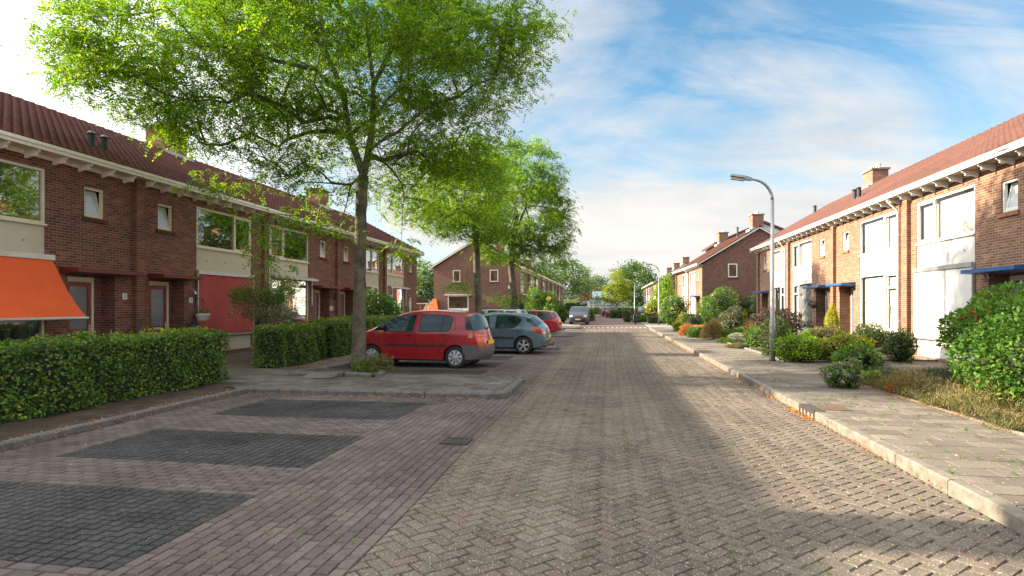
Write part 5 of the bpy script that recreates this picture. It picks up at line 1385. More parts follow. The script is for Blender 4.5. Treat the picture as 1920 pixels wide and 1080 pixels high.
gb(1623, 704, 86, 50, 'rhododendron', 'broad-leaved rhododendron drooping beside the driveway', 'green', .11, .042, z0=.12, droop=.3, amp=.2)
gb(1593, 731, 62, 48, 'aster', 'purple flowering aster clump at the pavement edge', 'green', .04, .018, z0=.12, flowers=('purple', 110, .05), cat='flowers')
gb(1643, 664, 60, 54, 'yew_bush', 'dark rounded yew below the white-blinded window', 'yew', .05, .02, z0=.12, group='clipped yews below the front window')
gb(1701, 682, 50, 64, 'yew_bush', 'upright clipped yew on the bare soil near the driveway', 'yew', .05, .022, z0=.12, group='clipped yews below the front window')
gb(1566, 674, 74, 60, 'juniper', 'spreading juniper mound between the privet and the euonymus', 'drygreen', .06, .018, z0=.12, upb=0.0, amp=.22)
gb(1538, 645, 34, 30, 'bush', 'low bright bush behind the juniper mound', 'yellowgreen', .05, .03, z0=.12)
gb(1602, 640, 30, 20, 'bush', 'low green bush at the foot of the potted cone bush', 'bright', .05, .03, z0=.12)
gb(1417, 612, 48, 54, 'yew_bush', 'dark vase-shaped yew with brown patches before the end house', 'dark', .07, .022, z0=.12, shape='vase', upb=.9)
gb(1375, 626, 46, 46, 'bush', 'round grey-green variegated bush in the middle garden', 'silver', .07, .04, z0=.12)
gb(1350, 612, 76, 66, 'flowering_bush', 'tall loose bush with pale pink flowers in the middle garden', 'green', .09, .045, z0=.12, flowers=('pink', 100, .075), amp=.25, n=9000, core=.6)
gb(1284, 616, 24, 30, 'bush', 'clipped golden privet block at the pavement corner', 'yellowgreen', .07, .04, z0=.12, depth=1.2)
gb(1301, 617, 32, 27, 'bush', 'dark green clipped block just right of the golden one', 'dark', .06, .035, z0=.12, shape='box')
gb(1266, 610, 48, 54, 'flowering_bush', 'pink flowering hibiscus by the middle right terrace', 'green', .09, .05, z0=.12, flowers=('pink', 130, .085), n=7000, core=.7)
gb(1273, 622, 22, 17, 'marigold', 'orange and yellow flowers at the pavement corner', 'bright', .05, .03, z0=.12, flowers=('orange', 90, .05), cat='flowers')
gb(1288, 630, 28, 20, 'dried_flowers', 'rusty orange dried flowers beside the pavement', 'rust', .06, .02, z0=.12, upb=.9, cat='flowers', core=.6)
gb(1318, 628, 38, 18, 'dried_flowers', 'pale tan dried flowers behind the dark green mound', 'straw', .06, .02, z0=.12, upb=.9, cat='flowers', core=.6)
gb(1302, 634, 24, 20, 'bush', 'small dense dark green mound at the pavement edge', 'green', .045, .015, z0=.12, upb=.6)
gb(1322, 634, 34, 22, 'sedum', 'pinkish sedum clump beside the ornamental grass', 'rust', .05, .04, z0=.12, cat='sedum', amp=.25, lumpk=6)
gb(1338, 637, 34, 28, 'ornamental_grass', 'pale tufted ornamental grass at the pavement edge', 'straw', .17, .010, z0=.12, upb=1.3, core=0, n=5200, cat='grass tuft', shape='dome')
gb(1385, 638, 62, 20, 'hedge_plant', 'low green cushion hedge behind the white-leaved mound', 'green', .05, .02, z0=.12, depth=.5)
gb(1384, 643, 26, 17, 'bush', 'small white-leaved mound at the garden edge', 'white', .035, .02, z0=.13)
gb(1362, 644, 28, 9, 'ground_plant', 'flat bright green cushion plant left of the white-leaved mound', 'bright', .03, .012, z0=.13, shape='dome')
gb(1385, 654, 34, 7, 'ground_plant', 'flat sandy-green cushion plant near the edging stones', 'drygreen', .03, .012, z0=.13, shape='dome')
gb(1400, 650, 20, 5, 'ground_plant', 'small pale stonecrop patch near the clipped ball', 'silver', .03, .012, z0=.13, shape='dome')
gb(1372, 618, 60, 14, 'ground_plant', 'long low heather strip behind the cushion hedge', 'heather', .05, .02, z0=.13, depth=.4)
gb(1405, 628, 50, 14, 'ground_plant', 'green heather mound below the dark vase-shaped yew', 'green', .05, .02, z0=.13, depth=.5)
gb(1398, 622, 8, 40, 'hollyhock', 'thin hollyhock stem with yellow and pink blooms', 'yellowgreen', .06, .04, z0=.12, n=240, core=0, flowers=('yellow', 8, .05), cat='flower')
gb(1229, 600, 34, 34, 'hydrangea', 'white flowering hydrangea bush left of the middle street lamp', 'yellowgreen', .12, .07, z0=.1, flowers=('white', 70, .13), n=4500)
gb(1176, 603, 14, 22, 'bush', 'loose grey-green bush beside the far parked cars', 'silver', .14, .06, z0=.05, n=1800)
gb(1262, 604, 22, 16, 'bush', 'dark low shrub below the lime green tree', 'dark', .1, .05, z0=.05, n=2600)
gb(1203, 604, 22, 14, 'bush', 'green shrub in front of the blue parked car', 'green', .12, .06, z0=.05, n=2000)
gb(1445, 650, 30, 26, 'bush', 'small loose green shrub squeezed between the lamp post and the clipped ball', 'green', .05, .025, z0=.12)
gb(1518, 660, 40, 34, 'bush', 'bright green spreading shrub directly behind the privet bush', 'bright', .05, .025, z0=.12)
gb(1590, 658, 50, 30, 'bush', 'mid green cushion shrub between the juniper and the dark yews', 'yellowgreen', .05, .025, z0=.12)
gb(1330, 606, 40, 34, 'bush', 'dark loose shrub at the foot of the pale pink flowering bush', 'dark', .08, .04, z0=.12)
gb(1345, 622, 34, 20, 'bush', 'olive green low shrub behind the ornamental grass', 'drygreen', .06, .03, z0=.12)
gb(1640, 722, 40, 22, 'herb_clump', 'small yellow-flowered herb clump right of the purple asters', 'bright', .05, .02, z0=.12, flowers=('yellow', 26, .03), cat='flowers', core=.5)
gb(1700, 742, 46, 24, 'dried_flowers', 'brownish dried herb clump in the dry grass strip', 'rust', .06, .015, z0=.12, cat='flowers', core=0, n=700, upb=1.0)
# yellow cone bush in its pot
x, y = 8.75, 25.3
t = bush('potted_cone_bush', 'bright yellow cone-shaped bush in a brown pot by the blue door', x, y, .62, .62, 1.15, 'yellow', .035, .02, z0=.62, shape='cone', cat='potted bush', n=5200)
mb = MB(); mb.hexa([(-.2, -.2, -.5), (.2, -.2, -.5), (.2, .2, -.5), (-.2, .2, -.5)], [(-.25, -.25, 0.04), (.25, -.25, .04), (.25, .25, .04), (-.25, .25, .04)]); mb.build('pot', M['terracotta'], t)
# near right: photinia and climber bushes
bush('photinia_bush', 'big open evergreen bush with reddish young tips overhanging the driveway', 7.75, 12.3, 3.3, 2.8, 1.22, 'green', .10, .04, n=11000, z0=.80, core=.35, amp=.22, flowers=('redleaf', 90, .055), upb=.45)
o = [x for x in bpy.data.objects if x.name.startswith('photinia_bush')][0]
mb = MB()
for k in range(10):
    a = k * .66; mb.tube([(.15 * math.cos(a), .15 * math.sin(a), -.8), (.5 * math.cos(a), .5 * math.sin(a), 0.1), (1.0 * math.cos(a), .9 * math.sin(a), .9)], [.03, .022, .008], 6)
mb.build('stem', M['twig'], o, uv=False)
bush('climber_bush', 'large light green round-leaved bush spilling over the wooden trellis at the right edge', 6.75, 9.45, 2.7, 2.7, 1.62, 'climber', .07, .05, n=15000, z0=.1, core=.6, amp=.26, droop=.35, lumpk=3.6)
# ground cover strips in the near right garden
def strip(name, label, pts, n, hmean, leaf, L, W, seed, kind=True, cat=None):
    """ground cover between two lines of points: pts = [(x0, x1, y)]"""
    r = np.random.default_rng(seed); P = []; D = []
    ys = [p[2] for p in pts]
    y = r.uniform(ys[0], ys[-1], n); x0 = np.interp(y, ys, [p[0] for p in pts]); x1 = np.interp(y, ys, [p[1] for p in pts])
    x = x0 + (x1 - x0) * r.random(n)
    hh = hmean * (0.55 + .45 * np.sin(x * 4.3 + 1) * np.sin(y * 3.1) + .3 * np.sin(x * 9 + y * 7)); hh = np.clip(hh, .25 * hmean, 2 * hmean)
    z = .11 + hh * r.random(n) ** .5
    P = np.stack([x, y, z], 1); D = unit(r.normal(size=(n, 3)) * .7 + np.array([0, 0, .8]))
    o = leaf_mesh(name, LM[leaf], P, D, r.normal(size=(n, 3)), L * r.uniform(.6, 1.3, n), W, None)
    tag(o, label, cat, kind='stuff'); return o
strip('dry_grass', 'straw-coloured dry grass along the pavement edge', [(4.98, 5.8, 8.4), (4.95, 6.4, 10.2), (4.98, 6.3, 11.6), (5.0, 6.0, 13.2)], 26000, .30, 'drygreen', .075, .009, 5)
strip('dry_grass', 'tall straw stalks in the dry border', [(5.15, 5.9, 8.7), (5.2, 6.4, 10.2), (5.15, 6.1, 11.6), (5.15, 5.8, 12.8)], 4500, .46, 'straw', .10, .008, 6)
strip('heather', 'grey-green heather border by the driveway', [(5.9, 9.0, 13.3), (5.8, 9.1, 14.1), (5.9, 9.0, 14.75)], 24000, .26, 'heather', .05, .012, 7)
strip('ground_cover', 'low ground cover in the middle right garden', [(5.2, 6.4, 19.2), (5.2, 8.8, 24), (5.2, 9.0, 30), (5.2, 9.0, 40), (5.2, 7.5, 48)], 14000, .10, 'heather', .09, .04, 8)
# bark mulch chips in the near bed
n = 5200; r_ = np.random.default_rng(9); P = np.stack([r_.uniform(5.6, 9.2, n), r_.uniform(8.5, 13.6, n), r_.uniform(.115, .145, n)], 1)
o = leaf_mesh('bark_mulch', leafmat('bark_chip', [(0, (0.04, .018, .014)), (.6, (.10, .045, .035)), (1, (.20, .11, .08))], .0), P, unit(r_.normal(size=(n, 3)) * np.array([1, 1, .2])), r_.normal(size=(n, 3)) * .3 + np.array([0, 0, 1]), .07, .035); tag(o, None, None, kind='stuff')
# fallen leaves along kerbs and hedges
def litter(label, segs, seed, size=.032):
    r = np.random.default_rng(seed); P = []
    for (xa, ya, xb, yb, wd, z, n) in segs:
        t = r.random(n); c = .5 + .5 * np.sin(t * 37) * np.sin(t * 91 + 2); keep = r.random(n) < (.25 + .75 * c); t = t[keep]
        off = np.abs(r.normal(size=len(t))) * wd
        dx, dy = xb - xa, yb - ya; L = math.hypot(dx, dy)
        P.append(np.stack([xa + dx*t - dy / L * off, ya + dy*t + dx / L * off, z + r.uniform(.004, .02, len(t))], 1))
    P = np.concatenate(P); n = len(P)
    o = leaf_mesh('fallen_leaves', LM['litter'], P, unit(r.normal(size=(n, 3)) * np.array([1, 1, .25])), r.normal(size=(n, 3)) * .35 + np.array([0, 0, 1]), size * r.uniform(.6, 1.3, n), size * .6)
    tag(o, label, None, kind='stuff')
litter('orange fallen leaves in the right gutter', [(3.03, 6.0, 3.03, 34, .05, .014, 2000), (3.0, 9.4, 3.0, 10.4, .07, .014, 350)], 1)
litter('orange fallen leaves along the hedge kerb', [(-6.98, 11.0, -6.98, 1.5, -.07, .014, 2600), (-7.35, 11.2, -7.2, 4, .22, .09, 700)], 2)
litter('orange fallen leaves below the hedges', [(-8.1, 14.2, -8.0, 17.6, -.18, .12, 800), (-8.45, 12.0, -8.2, 9, -.15, .12, 500), (-7.2, 11.0, -3, 10.72, .0001, .012, 10), (-6.9, 10.66, -2.2, 10.66, -.03, .014, 500)], 3)
litter('orange fallen leaves at the garden edge of the right pavement', [(5.0, 8.2, 5.0, 14.8, .06, .13, 900), (5.5, 8.2, 7, 8.0, .2, .13, 300)], 4)
n = 260; r_ = np.random.default_rng(12); P = np.stack([r_.uniform(-7, 3, n), r_.uniform(2.6, 22, n), np.full(n, .022)], 1)
o = leaf_mesh('fallen_leaves', LM['litter'], P, unit(r_.normal(size=(n, 3)) * np.array([1, 1, .25])), r_.normal(size=(n, 3)) * .3 + np.array([0, 0, 1]), .028, .018); tag(o, None, None, kind='stuff')
# weeds in the joints
def weeds(label, n, xr, yr, z, seed, blades=7, L=.035):
    r = np.random.default_rng(seed); c = np.stack([r.uniform(*xr, n), yr[0] + (yr[1] - yr[0]) * r.random(n) ** 1.5, np.full(n, z)], 1)
    cl = (np.sin(c[:, 0] * 2.1) + np.sin(c[:, 1] * 1.7 + c[:, 0])) > -.6; c = c[cl]; n = len(c)
    P = np.repeat(c, blades, axis=0) + r.normal(size=(n * blades, 3)) * np.array([.014, .014, 0]); D = unit(r.normal(size=P.shape) * .8 + np.array([0, 0, .5]))
    o = leaf_mesh('weeds', LM['green'], P, D, r.normal(size=P.shape), L * r.uniform(.5, 1.2, len(P)), .006); tag(o, label, None, kind='stuff')
weeds('small green weeds in the road joints', 1300, (-1.6, 3.0), (2.5, 24), .012, 3)
weeds('small green weeds in the joints of the parking bays', 260, (-3.2, -1.7), (2.5, 16), .012, 4)
weeds('small green weeds in the joints of the right pavement', 150, (3.2, 5.0), (5, 20), .125, 5, 16, .05)
# rough vegetation round the big tree
bush('weed_clump', 'weedy clump with reddish stalks at the foot of the big tree', -5.55, 13.75, .95, .7, .42, 'drygreen', .06, .02, z0=.12, core=0, n=1300, upb=.8, cat='weeds', shape='dome')
bush('weed_clump', 'green leafy weed at the right foot of the big tree', -5.75, 13.6, .6, .5, .30, 'green', .07, .03, z0=.12, core=0, n=500, cat='weeds', shape='dome')
# ---------------------------------------------------------------- cars
def paint(name, c, metal=0.25):
    coatw = 0.9 if metal > 0 else 0.35
    m, nt, b = new_mat(name)
    b.inputs['Base Color'].default_value = (*c, 1); b.inputs['Metallic'].default_value = metal; b.inputs['Roughness'].default_value = 0.32
    b.inputs['Coat Weight'].default_value = coatw; b.inputs['Coat Roughness'].default_value = 0.03
    f = noise(nt, 260, 2); nt.links.new(mixc(nt, 1.0, c, rampn(nt, f, [(0.3, (.9,) * 3), (.7, (1.08,) * 3)]), 'MULTIPLY'), b.inputs['Base Color'])
    d = noise(nt, 3, 4); nt.links.new(rampn(nt, d, [(0.3, (.22,) * 3), (.7, (.36,) * 3)]), b.inputs['Roughness'])
    return m
M['car_glass'] = plain('car_glass', (0.016, 0.034, 0.036), 0.02, var=0.7, scale=2.2, spec=0.6)
M['lamp_red'] = plain('tail_lamp_red', (0.50, 0.02, 0.012), 0.12, var=0.25, scale=20, coat=1.0)
M['lamp_clear'] = plain('lamp_clear', (0.34, 0.35, 0.36), 0.1, var=0.3, scale=30, coat=1.0, metal=.3)
M['lamp_orange'] = plain('lamp_orange', (0.75, 0.25, 0.02), 0.2)
M['plate'] = plain('yellow_plate', (0.80, 0.50, 0.02), 0.4, var=.03)
M['plate_blue'] = plain('plate_blue', (0.02, 0.06, 0.4), 0.4)
M['hubcap'] = plain('hubcap_silver', (0.50, 0.53, 0.56), 0.35, metal=.55, var=.05)
M['chrome'] = plain('chrome', (0.7, 0.7, 0.7), 0.12, metal=1.0, var=.05)
M['trim_grey'] = plain('bumper_plastic', (0.085, 0.085, 0.09), 0.5, var=.1)
M['seam'] = plain('door_seam', (0.008, 0.008, 0.008), 0.8)

def chaikin(p, n=2, closed=False):
    for _ in range(n):
        q = [p[0]]
        for a, b in zip(p, p[1:]):
            q.append((a[0]*.75 + b[0]*.25, a[1]*.75 + b[1]*.25)); q.append((a[0]*.25 + b[0]*.75, a[1]*.25 + b[1]*.75))
        q.append(p[-1]); p = q
    return p
class Car:
    def __init__(s, name, label, L, Wd, prof, xf, xr, rw, belt, col_mat, loc, rz, group, roofz, tuck=.16, sill=.24):
        s.L, s.W, s.belt, s.roofz, s.tuck = L, Wd / 2, belt, roofz, tuck
        s.o = empty(name, loc, rz); tag(s.o, label, 'car', group)
        s.prof = chaikin(prof, 2); s.paint = col_mat; s.xf, s.xr, s.rw = xf, xr, rw; s.sill = sill
        s.body()
    def w(s, x, z):
        a = 1 - .13 * min(1, abs(2 * x / s.L)) ** 5 - (.06 * max(0, x / (s.L/2)) ** 3)
        if z < s.belt: b = 1 - .055 * max(0, (s.belt - .12 - z) / s.belt) ** 1.6
        else:
            t = (z - s.belt) / (s.roofz - s.belt); b = 1 - s.tuck * t - .05 * t * t
        return s.W * a * b
    def prof_normals(s):
        p = s.prof; N = []
        for i in range(len(p)):
            a, b = p[max(0, i-1)], p[min(len(p)-1, i+1)]; dx, dz = b[0]-a[0], b[1]-a[1]; L = math.hypot(dx, dz) + 1e-9
            N.append((-dz / L, dx / L))      # front(+x) to rear over the top: outward is up
        # make outward
        mid = len(p) // 2
        if N[mid][1] < 0: N = [(-a, -b) for a, b in N]
        return N
    def side_patch(s, name, poly, mat, off=0.004, parent=None, sides=(-1, 1), grid=.09, thick=False, smooth=True):
        if name and len(sides) == 2:
            return [s.side_patch(name, poly, mat, off, parent[i] if isinstance(parent, list) else parent, (sg,), grid) for i, sg in enumerate(sides)]
        bm = bmesh.new()
        vs = [bm.verts.new((p[0], 0, p[1])) for p in poly]; bm.faces.new(vs)
        bmesh.ops.triangulate(bm, faces=bm.faces[:])
        x0, x1 = min(p[0] for p in poly), max(p[0] for p in poly); z0, z1 = min(p[1] for p in poly), max(p[1] for p in poly)
        x = math.ceil(x0 / grid) * grid
        while x < x1:
            bmesh.ops.bisect_plane(bm, geom=bm.verts[:] + bm.edges[:] + bm.faces[:], plane_co=(x, 0, 0), plane_no=(1, 0, 0)); x += grid
        z = math.ceil(z0 / grid) * grid
        while z < z1:
            bmesh.ops.bisect_plane(bm, geom=bm.verts[:] + bm.edges[:] + bm.faces[:], plane_co=(0, 0, z), plane_no=(0, 0, 1)); z += grid
        geo = bm.copy(); 
        out = MB()
        for sg in sides:
            base = len(out.v); bm.verts.index_update()
            for v in bm.verts: out.v.append((v.co.x, sg * (s.w(v.co.x, v.co.z) + off), v.co.z))
            for f in bm.faces:
                idx = [base + v.index for v in f.verts]; out.f.append(tuple(idx)); out.m.append(0)
        bm.free(); geo.free()
        if name is None: return out
        return out.build(name, mat, parent or s.o, smooth=smooth, uv=False)
    def band_pt(s, i, f, y_abs=None, off=0.0, N=None):
        x, z = s.prof[i]; n = N[i]; w0 = s.w(x, z); r = .055
        y = y_abs if y_abs is not None else f * (w0 - r)
        cr = (.025 + .10 * abs(n[0])) 
        d = -cr * (y / w0) ** 2 + cr * ((w0 - r) / w0) ** 2 * .0 
        d = cr * (1 - (y / w0) ** 2) - cr * (1 - ((w0 - r) / w0) ** 2)
        return (x + n[0] * (d + off), y, z + n[1] * (d + off))
    def band_patch(s, name, cond, y0, y1, mat, off=.006, parent=None, ny=8, frac=False):
        """patch on the over-the-top surface; cond(x, z) picks the stretch of profile; y0,y1 absolute or (frac) share of the width"""
        N = s.prof_normals(); idx = [i for i, p in enumerate(s.prof) if cond(*p)]
        mb = MB(); rows = []
        for i in idx:
            x, z = s.prof[i]; w0 = s.w(x, z) - .055
            a, b = (y0 * w0, y1 * w0) if frac else (y0, y1)
            if frac:
                row = []
                for k in range(ny + 1):
                    f = y0 + (y1 - y0) * k / ny
                    if abs(f) <= 1: row.append(s.band_pt(i, 0, f * w0, off, N))
                    else:
                        sg = 1 if f > 0 else -1; t = (2 - abs(f)) * math.pi / 2; r = .055; n = N[i]; q = (x - n[0] * r, z - n[1] * r); ww = s.w(*q)
                        row.append((q[0] + n[0] * (r + off) * math.sin(t), sg * (ww - r + (r + off) * math.cos(t)), q[1] + n[1] * (r + off) * math.sin(t)))
                rows.append(row)
            else: rows.append([s.band_pt(i, 0, a + (b - a) * k / ny, off, N) for k in range(ny + 1)])
        for r0, r1 in zip(rows, rows[1:]):
            for k in range(ny): mb.face([r0[k], r0[k+1], r1[k+1], r1[k]])
        if not mb.f: return None
        return mb.build(name, mat, parent or s.o, smooth=True, uv=False)
    def body(s):
        N = s.prof_normals(); p = s.prof; r = .055
        ins = [(p[i][0] - N[i][0] * r, p[i][1] - N[i][1] * r) for i in range(len(p))]
        # side polygon: inset profile then along the sill with wheel arches
        poly = list(ins); ra = s.rw + .045
        zs = s.sill
        poly[0] = (ins[0][0], zs + .02); poly[-1] = (ins[-1][0], zs + .02)
        def arch(cx, rev):
            out = []; h = zs - s.rw; a0 = math.asin(max(-1, min(1, h / ra)))
            n = 14
            for k in range(n + 1):
                t = a0 + (math.pi - 2 * a0) * k / n; out.append((cx + ra * math.cos(t), s.rw + ra * math.sin(t)))
            return out if rev else out[::-1]
        poly += arch(s.xr, False) + arch(s.xf, False)
        side = s.side_patch(None, poly, None, off=0.0, grid=.08)
        band = MB(); rows = []
        for i in range(len(p)):
            x, z = p[i]; n = N[i]; w0 = s.w(ins[i][0], ins[i][1]); row = []
            for t in (0, .25, .5, .75):
                a = t * math.pi / 2; row.append((ins[i][0] + n[0] * r * math.sin(a), w0 - r * (1 - math.cos(a)), ins[i][1] + n[1] * r * math.sin(a)))
            for k in range(0, 8): row.append(s.band_pt(i, 1 - k / 7, None, 0, N))
            full = row + [(q[0], -q[1], q[2]) for q in row[-2::-1]]
            rows.append(full)
        for r0, r1 in zip(rows, rows[1:]):
            for k in range(len(r0) - 1): side.face([r0[k], r0[k+1], r1[k+1], r1[k]])
        s.bodyo = side.build('body', s.paint, s.o, smooth=True, uv=False)
        md = s.bodyo.modifiers.new('wn', 'WEIGHTED_NORMAL'); md.keep_sharp = False
        u = MB(); w = s.W - .13
        u.box(-s.L/2 + .22, s.L/2 - .22, -w, w, .19, .62); u.build('underbody', M['black_plastic'], s.o)
    def wheels(s, rim='cap', names='wheel', track=None):
        tr = (track or s.W) - .03
        protos = {}
        for sg in (-1, 1):
            for xx in (s.xf, s.xr):
                w = empty('wheel', (xx, sg * (tr - .1), s.rw), 0, s.o)
                if rim in protos:
                    for c in protos[rim]:
                        d = c.copy(); col.objects.link(d); d.parent = w; d.rotation_euler = (0, 0, 0 if sg < 0 else math.pi)
                    continue
                R_, wd = s.rw, .095
                t = MB(); n = 28; prof = [(R_ * .64, -wd * .8), (R_ * .70, -wd), (R_ * .90, -wd), (R_ * .985, -wd * .75), (R_, -wd * .3), (R_, wd * .3), (R_ * .985, wd * .75), (R_ * .9, wd), (R_ * .64, wd)]
                for (rr_, yy) in prof:
                    for k in range(n): a = 2 * math.pi * k / n; t.v.append((rr_ * math.cos(a), yy, rr_ * math.sin(a)))
                for i in range(len(prof) - 1):
                    for k in range(n): t.f.append((i*n + k, i*n + (k+1) % n, (i+1)*n + (k+1) % n, (i+1)*n + k)); t.m.append(0)
                ty = t.build('tyre', M['rubber'], w, smooth=True, uv=False)
                b = MB(); b.v = []; 
                rm = MB(); yo = -wd * .72; r1 = R_ * .655
                def ring(ra, rb, y, m=0, n=32):
                    k0 = len(rm.v)
                    for rr_ in (ra, rb):
                        for k in range(n): a = 2 * math.pi * k / n; rm.v.append((rr_ * math.cos(a), y, rr_ * math.sin(a)))
                    for k in range(n): rm.f.append((k0 + k, k0 + (k+1) % n, k0 + n + (k+1) % n, k0 + n + k)); rm.m.append(m)
                # dark backing
                ring(0.001, r1, yo + .05, 1); ring(r1 * .9, r1, yo - .012); 
                ns = 8 if rim == 'cap' else 5; fr = .66 if rim == 'cap' else .42
                for k in range(ns):
                    a = 2 * math.pi * k / ns + .2
                    hw0, hw1 = (math.pi / ns * fr * 1.25, math.pi / ns * fr)
                    if rim != 'cap': hw0, hw1 = .5, .20
                    pts = []
                    for (q, hw) in ((r1 * .22, hw0), (r1 * .93, hw1)):
                        pts.append([(q * math.cos(a - hw), q * math.sin(a - hw)), (q * math.cos(a + hw), q * math.sin(a + hw))])
                    (A, B), (C, Dd) = pts
                    rm.hexa([(A[0], yo + .03, A[1]), (B[0], yo + .03, B[1]), (Dd[0], yo + .03, Dd[1]), (C[0], yo + .03, C[1])], [(A[0], yo - .022, A[1]), (B[0], yo - .022, B[1]), (Dd[0], yo - .014, Dd[1]), (C[0], yo - .014, C[1])])
                k0 = len(rm.v); hub = [(r1 * .30, yo - .015), (r1 * .24, yo - .032), (.001, yo - .036)]
                for (rr_, yy) in hub:
                    for k in range(16): a = 2 * math.pi * k / 16; rm.v.append((rr_ * math.cos(a), yy, rr_ * math.sin(a)))
                for i in range(2):
                    for k in range(16): rm.f.append((k0 + i*16 + k, k0 + i*16 + (k+1) % 16, k0 + (i+1)*16 + (k+1) % 16, k0 + (i+1)*16 + k)); rm.m.append(0)
                ro = rm.build('rim', [M['hubcap'], M['black_plastic']], w, uv=False)
                protos[rim] = [ty, ro]
                if sg > 0: ty.rotation_euler = ro.rotation_euler = (0, 0, math.pi)
    def seams(s, lines):
        """door gaps: thin dark strips following the body side"""
        for ln in lines:
            poly = []; o = .006
            for (x, z) in ln: poly.append((x - o, z))
            for (x, z) in ln[::-1]: poly.append((x + o, z))
            s.side_patch('door_gap', poly, M['seam'], .0035)
    def glass_side(s, polys, frame=.028):
        for poly in polys:
            cx = sum(p[0] for p in poly) / len(poly); cz = sum(p[1] for p in poly) / len(poly)
            big = [(cx + (x - cx) * (1 + frame / max(.05, abs(x - cx) + .001) if abs(x-cx) > .05 else 1), cz + (z - cz) * (1 + frame / max(.05, abs(z - cz)))) for (x, z) in poly]
            f = s.side_patch('window_rubber', big, M['black_plastic'], .003)
            s.side_patch('pane', poly, M['car_glass'], .006, parent=f)
    def common(s, plate_z=.62, rear=True, front=True, mirror=None, handles=(), strip=None, plate_rear_x=None):
        if mirror:
            for sg in (-1, 1):
                m = MB(); x, z = mirror; y = s.w(x, z)
                m.lathe([(0.001, -.07), (.07, -.06), (.095, 0), (.08, .07), (0.001, .09)], (x, sg * (y + .10), z + .03), 10)
                m.box(x - .03, x + .03, min(sg * (y - .02), sg * (y + .06)), max(sg * (y - .02), sg * (y + .06)), z - .03, z + .01)
                m.build('mirror', s.mirror_mat if hasattr(s, 'mirror_mat') else M['black_plastic'], s.o, smooth=True, uv=False)
        for (x, z) in handles:
            for sg in (-1, 1):
                m = MB(); y = s.w(x, z); ya, yb = sorted((sg * (y - .01), sg * (y + .028))); m.box(x - .095, x + .075, ya, yb, z - .014, z + .016)
                m.build('door_handle', s.handle_mat if hasattr(s, 'handle_mat') else M['black_plastic'], s.o)
        if strip:
            (xa, xb, za, zb, mt) = strip
            s.side_patch('rubbing_strip', [(xa, za), (xb, za), (xb + .03, (za+zb)/2), (xb, zb), (xa, zb), (xa - .03, (za+zb)/2)], mt, .014)
        # plates
        rx = min(p[0] for p in s.prof); fx_ = max(p[0] for p in s.prof)
        if rear:
            x = (plate_rear_x if plate_rear_x is not None else rx) - .125; m = MB(); m.box(x - .012, x, -.26, .26, plate_z - .055, plate_z + .055); pl = m.build('number_plate', M['plate'], s.o)
        if front:
            x = fx_ + .115; m = MB(); m.box(x, x + .012, -.26, .26, .42, .53); pl = m.build('number_plate', M['plate'], s.o)
            m = MB(); m.box(x + .012, x + .014, .21, .26, .42, .53); m.build('blue_band', M['plate_blue'], pl)

gC = 'cars parked nose-in along the street'
# --- red compact people carrier (local +x = nose)
p_mpv = [(1.93, .24), (1.96, .42), (1.93, .62), (1.80, .84), (1.38, 1.00), (1.15, 1.08), (.62, 1.36), (.25, 1.53), (-.25, 1.585), (-.95, 1.575), (-1.48, 1.50), (-1.66, 1.44), (-1.82, 1.05), (-1.90, .82), (-1.95, .60), (-1.95, .40), (-1.88, .26)]
ang = R(180 - 5)
c = Car('car', 'red five-door people carrier with grey bumpers, nearest parked car', 3.92, 1.72, p_mpv, 1.22, -1.27, .305, 1.0, paint('red_car_paint', (.32, .012, .019), .12), (-5.30, 16.72, 0.012), ang, gC, 1.585)
c.wheels('cap')
c.glass_side([[(1.12, 1.04), (.93, 1.19), (.80, 1.255), (.80, 1.03)], [(.755, 1.03), (.755, 1.28), (.42, 1.40), (.06, 1.445), (-.12, 1.45), (-.02, 1.02)], [(-.22, 1.02), (-.30, 1.45), (-.62, 1.45), (-.90, 1.43), (-.86, 1.03)], [(-.89, 1.03), (-.935, 1.43), (-1.13, 1.40), (-1.17, 1.30), (-1.10, 1.06), (-1.02, 1.03)]])
c.seams([[(.98, .98), (1.03, .80), (.96, .55), (.86, .34), (.72, .29), (-.14, .28), (-.14, .30), (.72, .31), (.85, .36), (.94, .55), (1.01, .80), (.965, .98)][:5], [(-.10, 1.0), (-.13, .8), (-.14, .30)], [(-1.15, 1.0), (-1.10, .85), (-.86, .62), (-.78, .40), (-.66, .30)], [(-1.22, 1.48), (-1.26, 1.2), (-1.28, 1.05)]])
s_ = c; s_.common(plate_z=.70, mirror=(.86, 1.08), handles=((.05, .90), (-.93, .93)), strip=(.80, -1.0, .60, .65, M['black_plastic']), plate_rear_x=-1.925)
c.side_patch('bumper', [(-1.56, .24), (-1.50, .48), (-1.44, .64), (-1.60, .66), (-1.90, .62), (-1.905, .30)][::-1], M['trim_grey'], .006)
c.band_patch('bumper_cover', lambda x, z: x < -1.6 and z < .60, -2.0, 2.0, M['trim_grey'], .012, frac=True, ny=22)
c.band_patch('rear_window', lambda x, z: x < -1.6 and 1.03 < z < 1.43, -1.95, 1.95, M['car_glass'], .008, frac=True, ny=22)
c.band_patch('windscreen', lambda x, z: x > .35 and 1.09 < z < 1.50, -.9, .9, M['car_glass'], .006, frac=True, ny=12)
c.side_patch('rear_window_corner', [(-1.57, 1.06), (-1.52, 1.40), (-1.625, 1.42), (-1.765, 1.05)], M['car_glass'], .006)
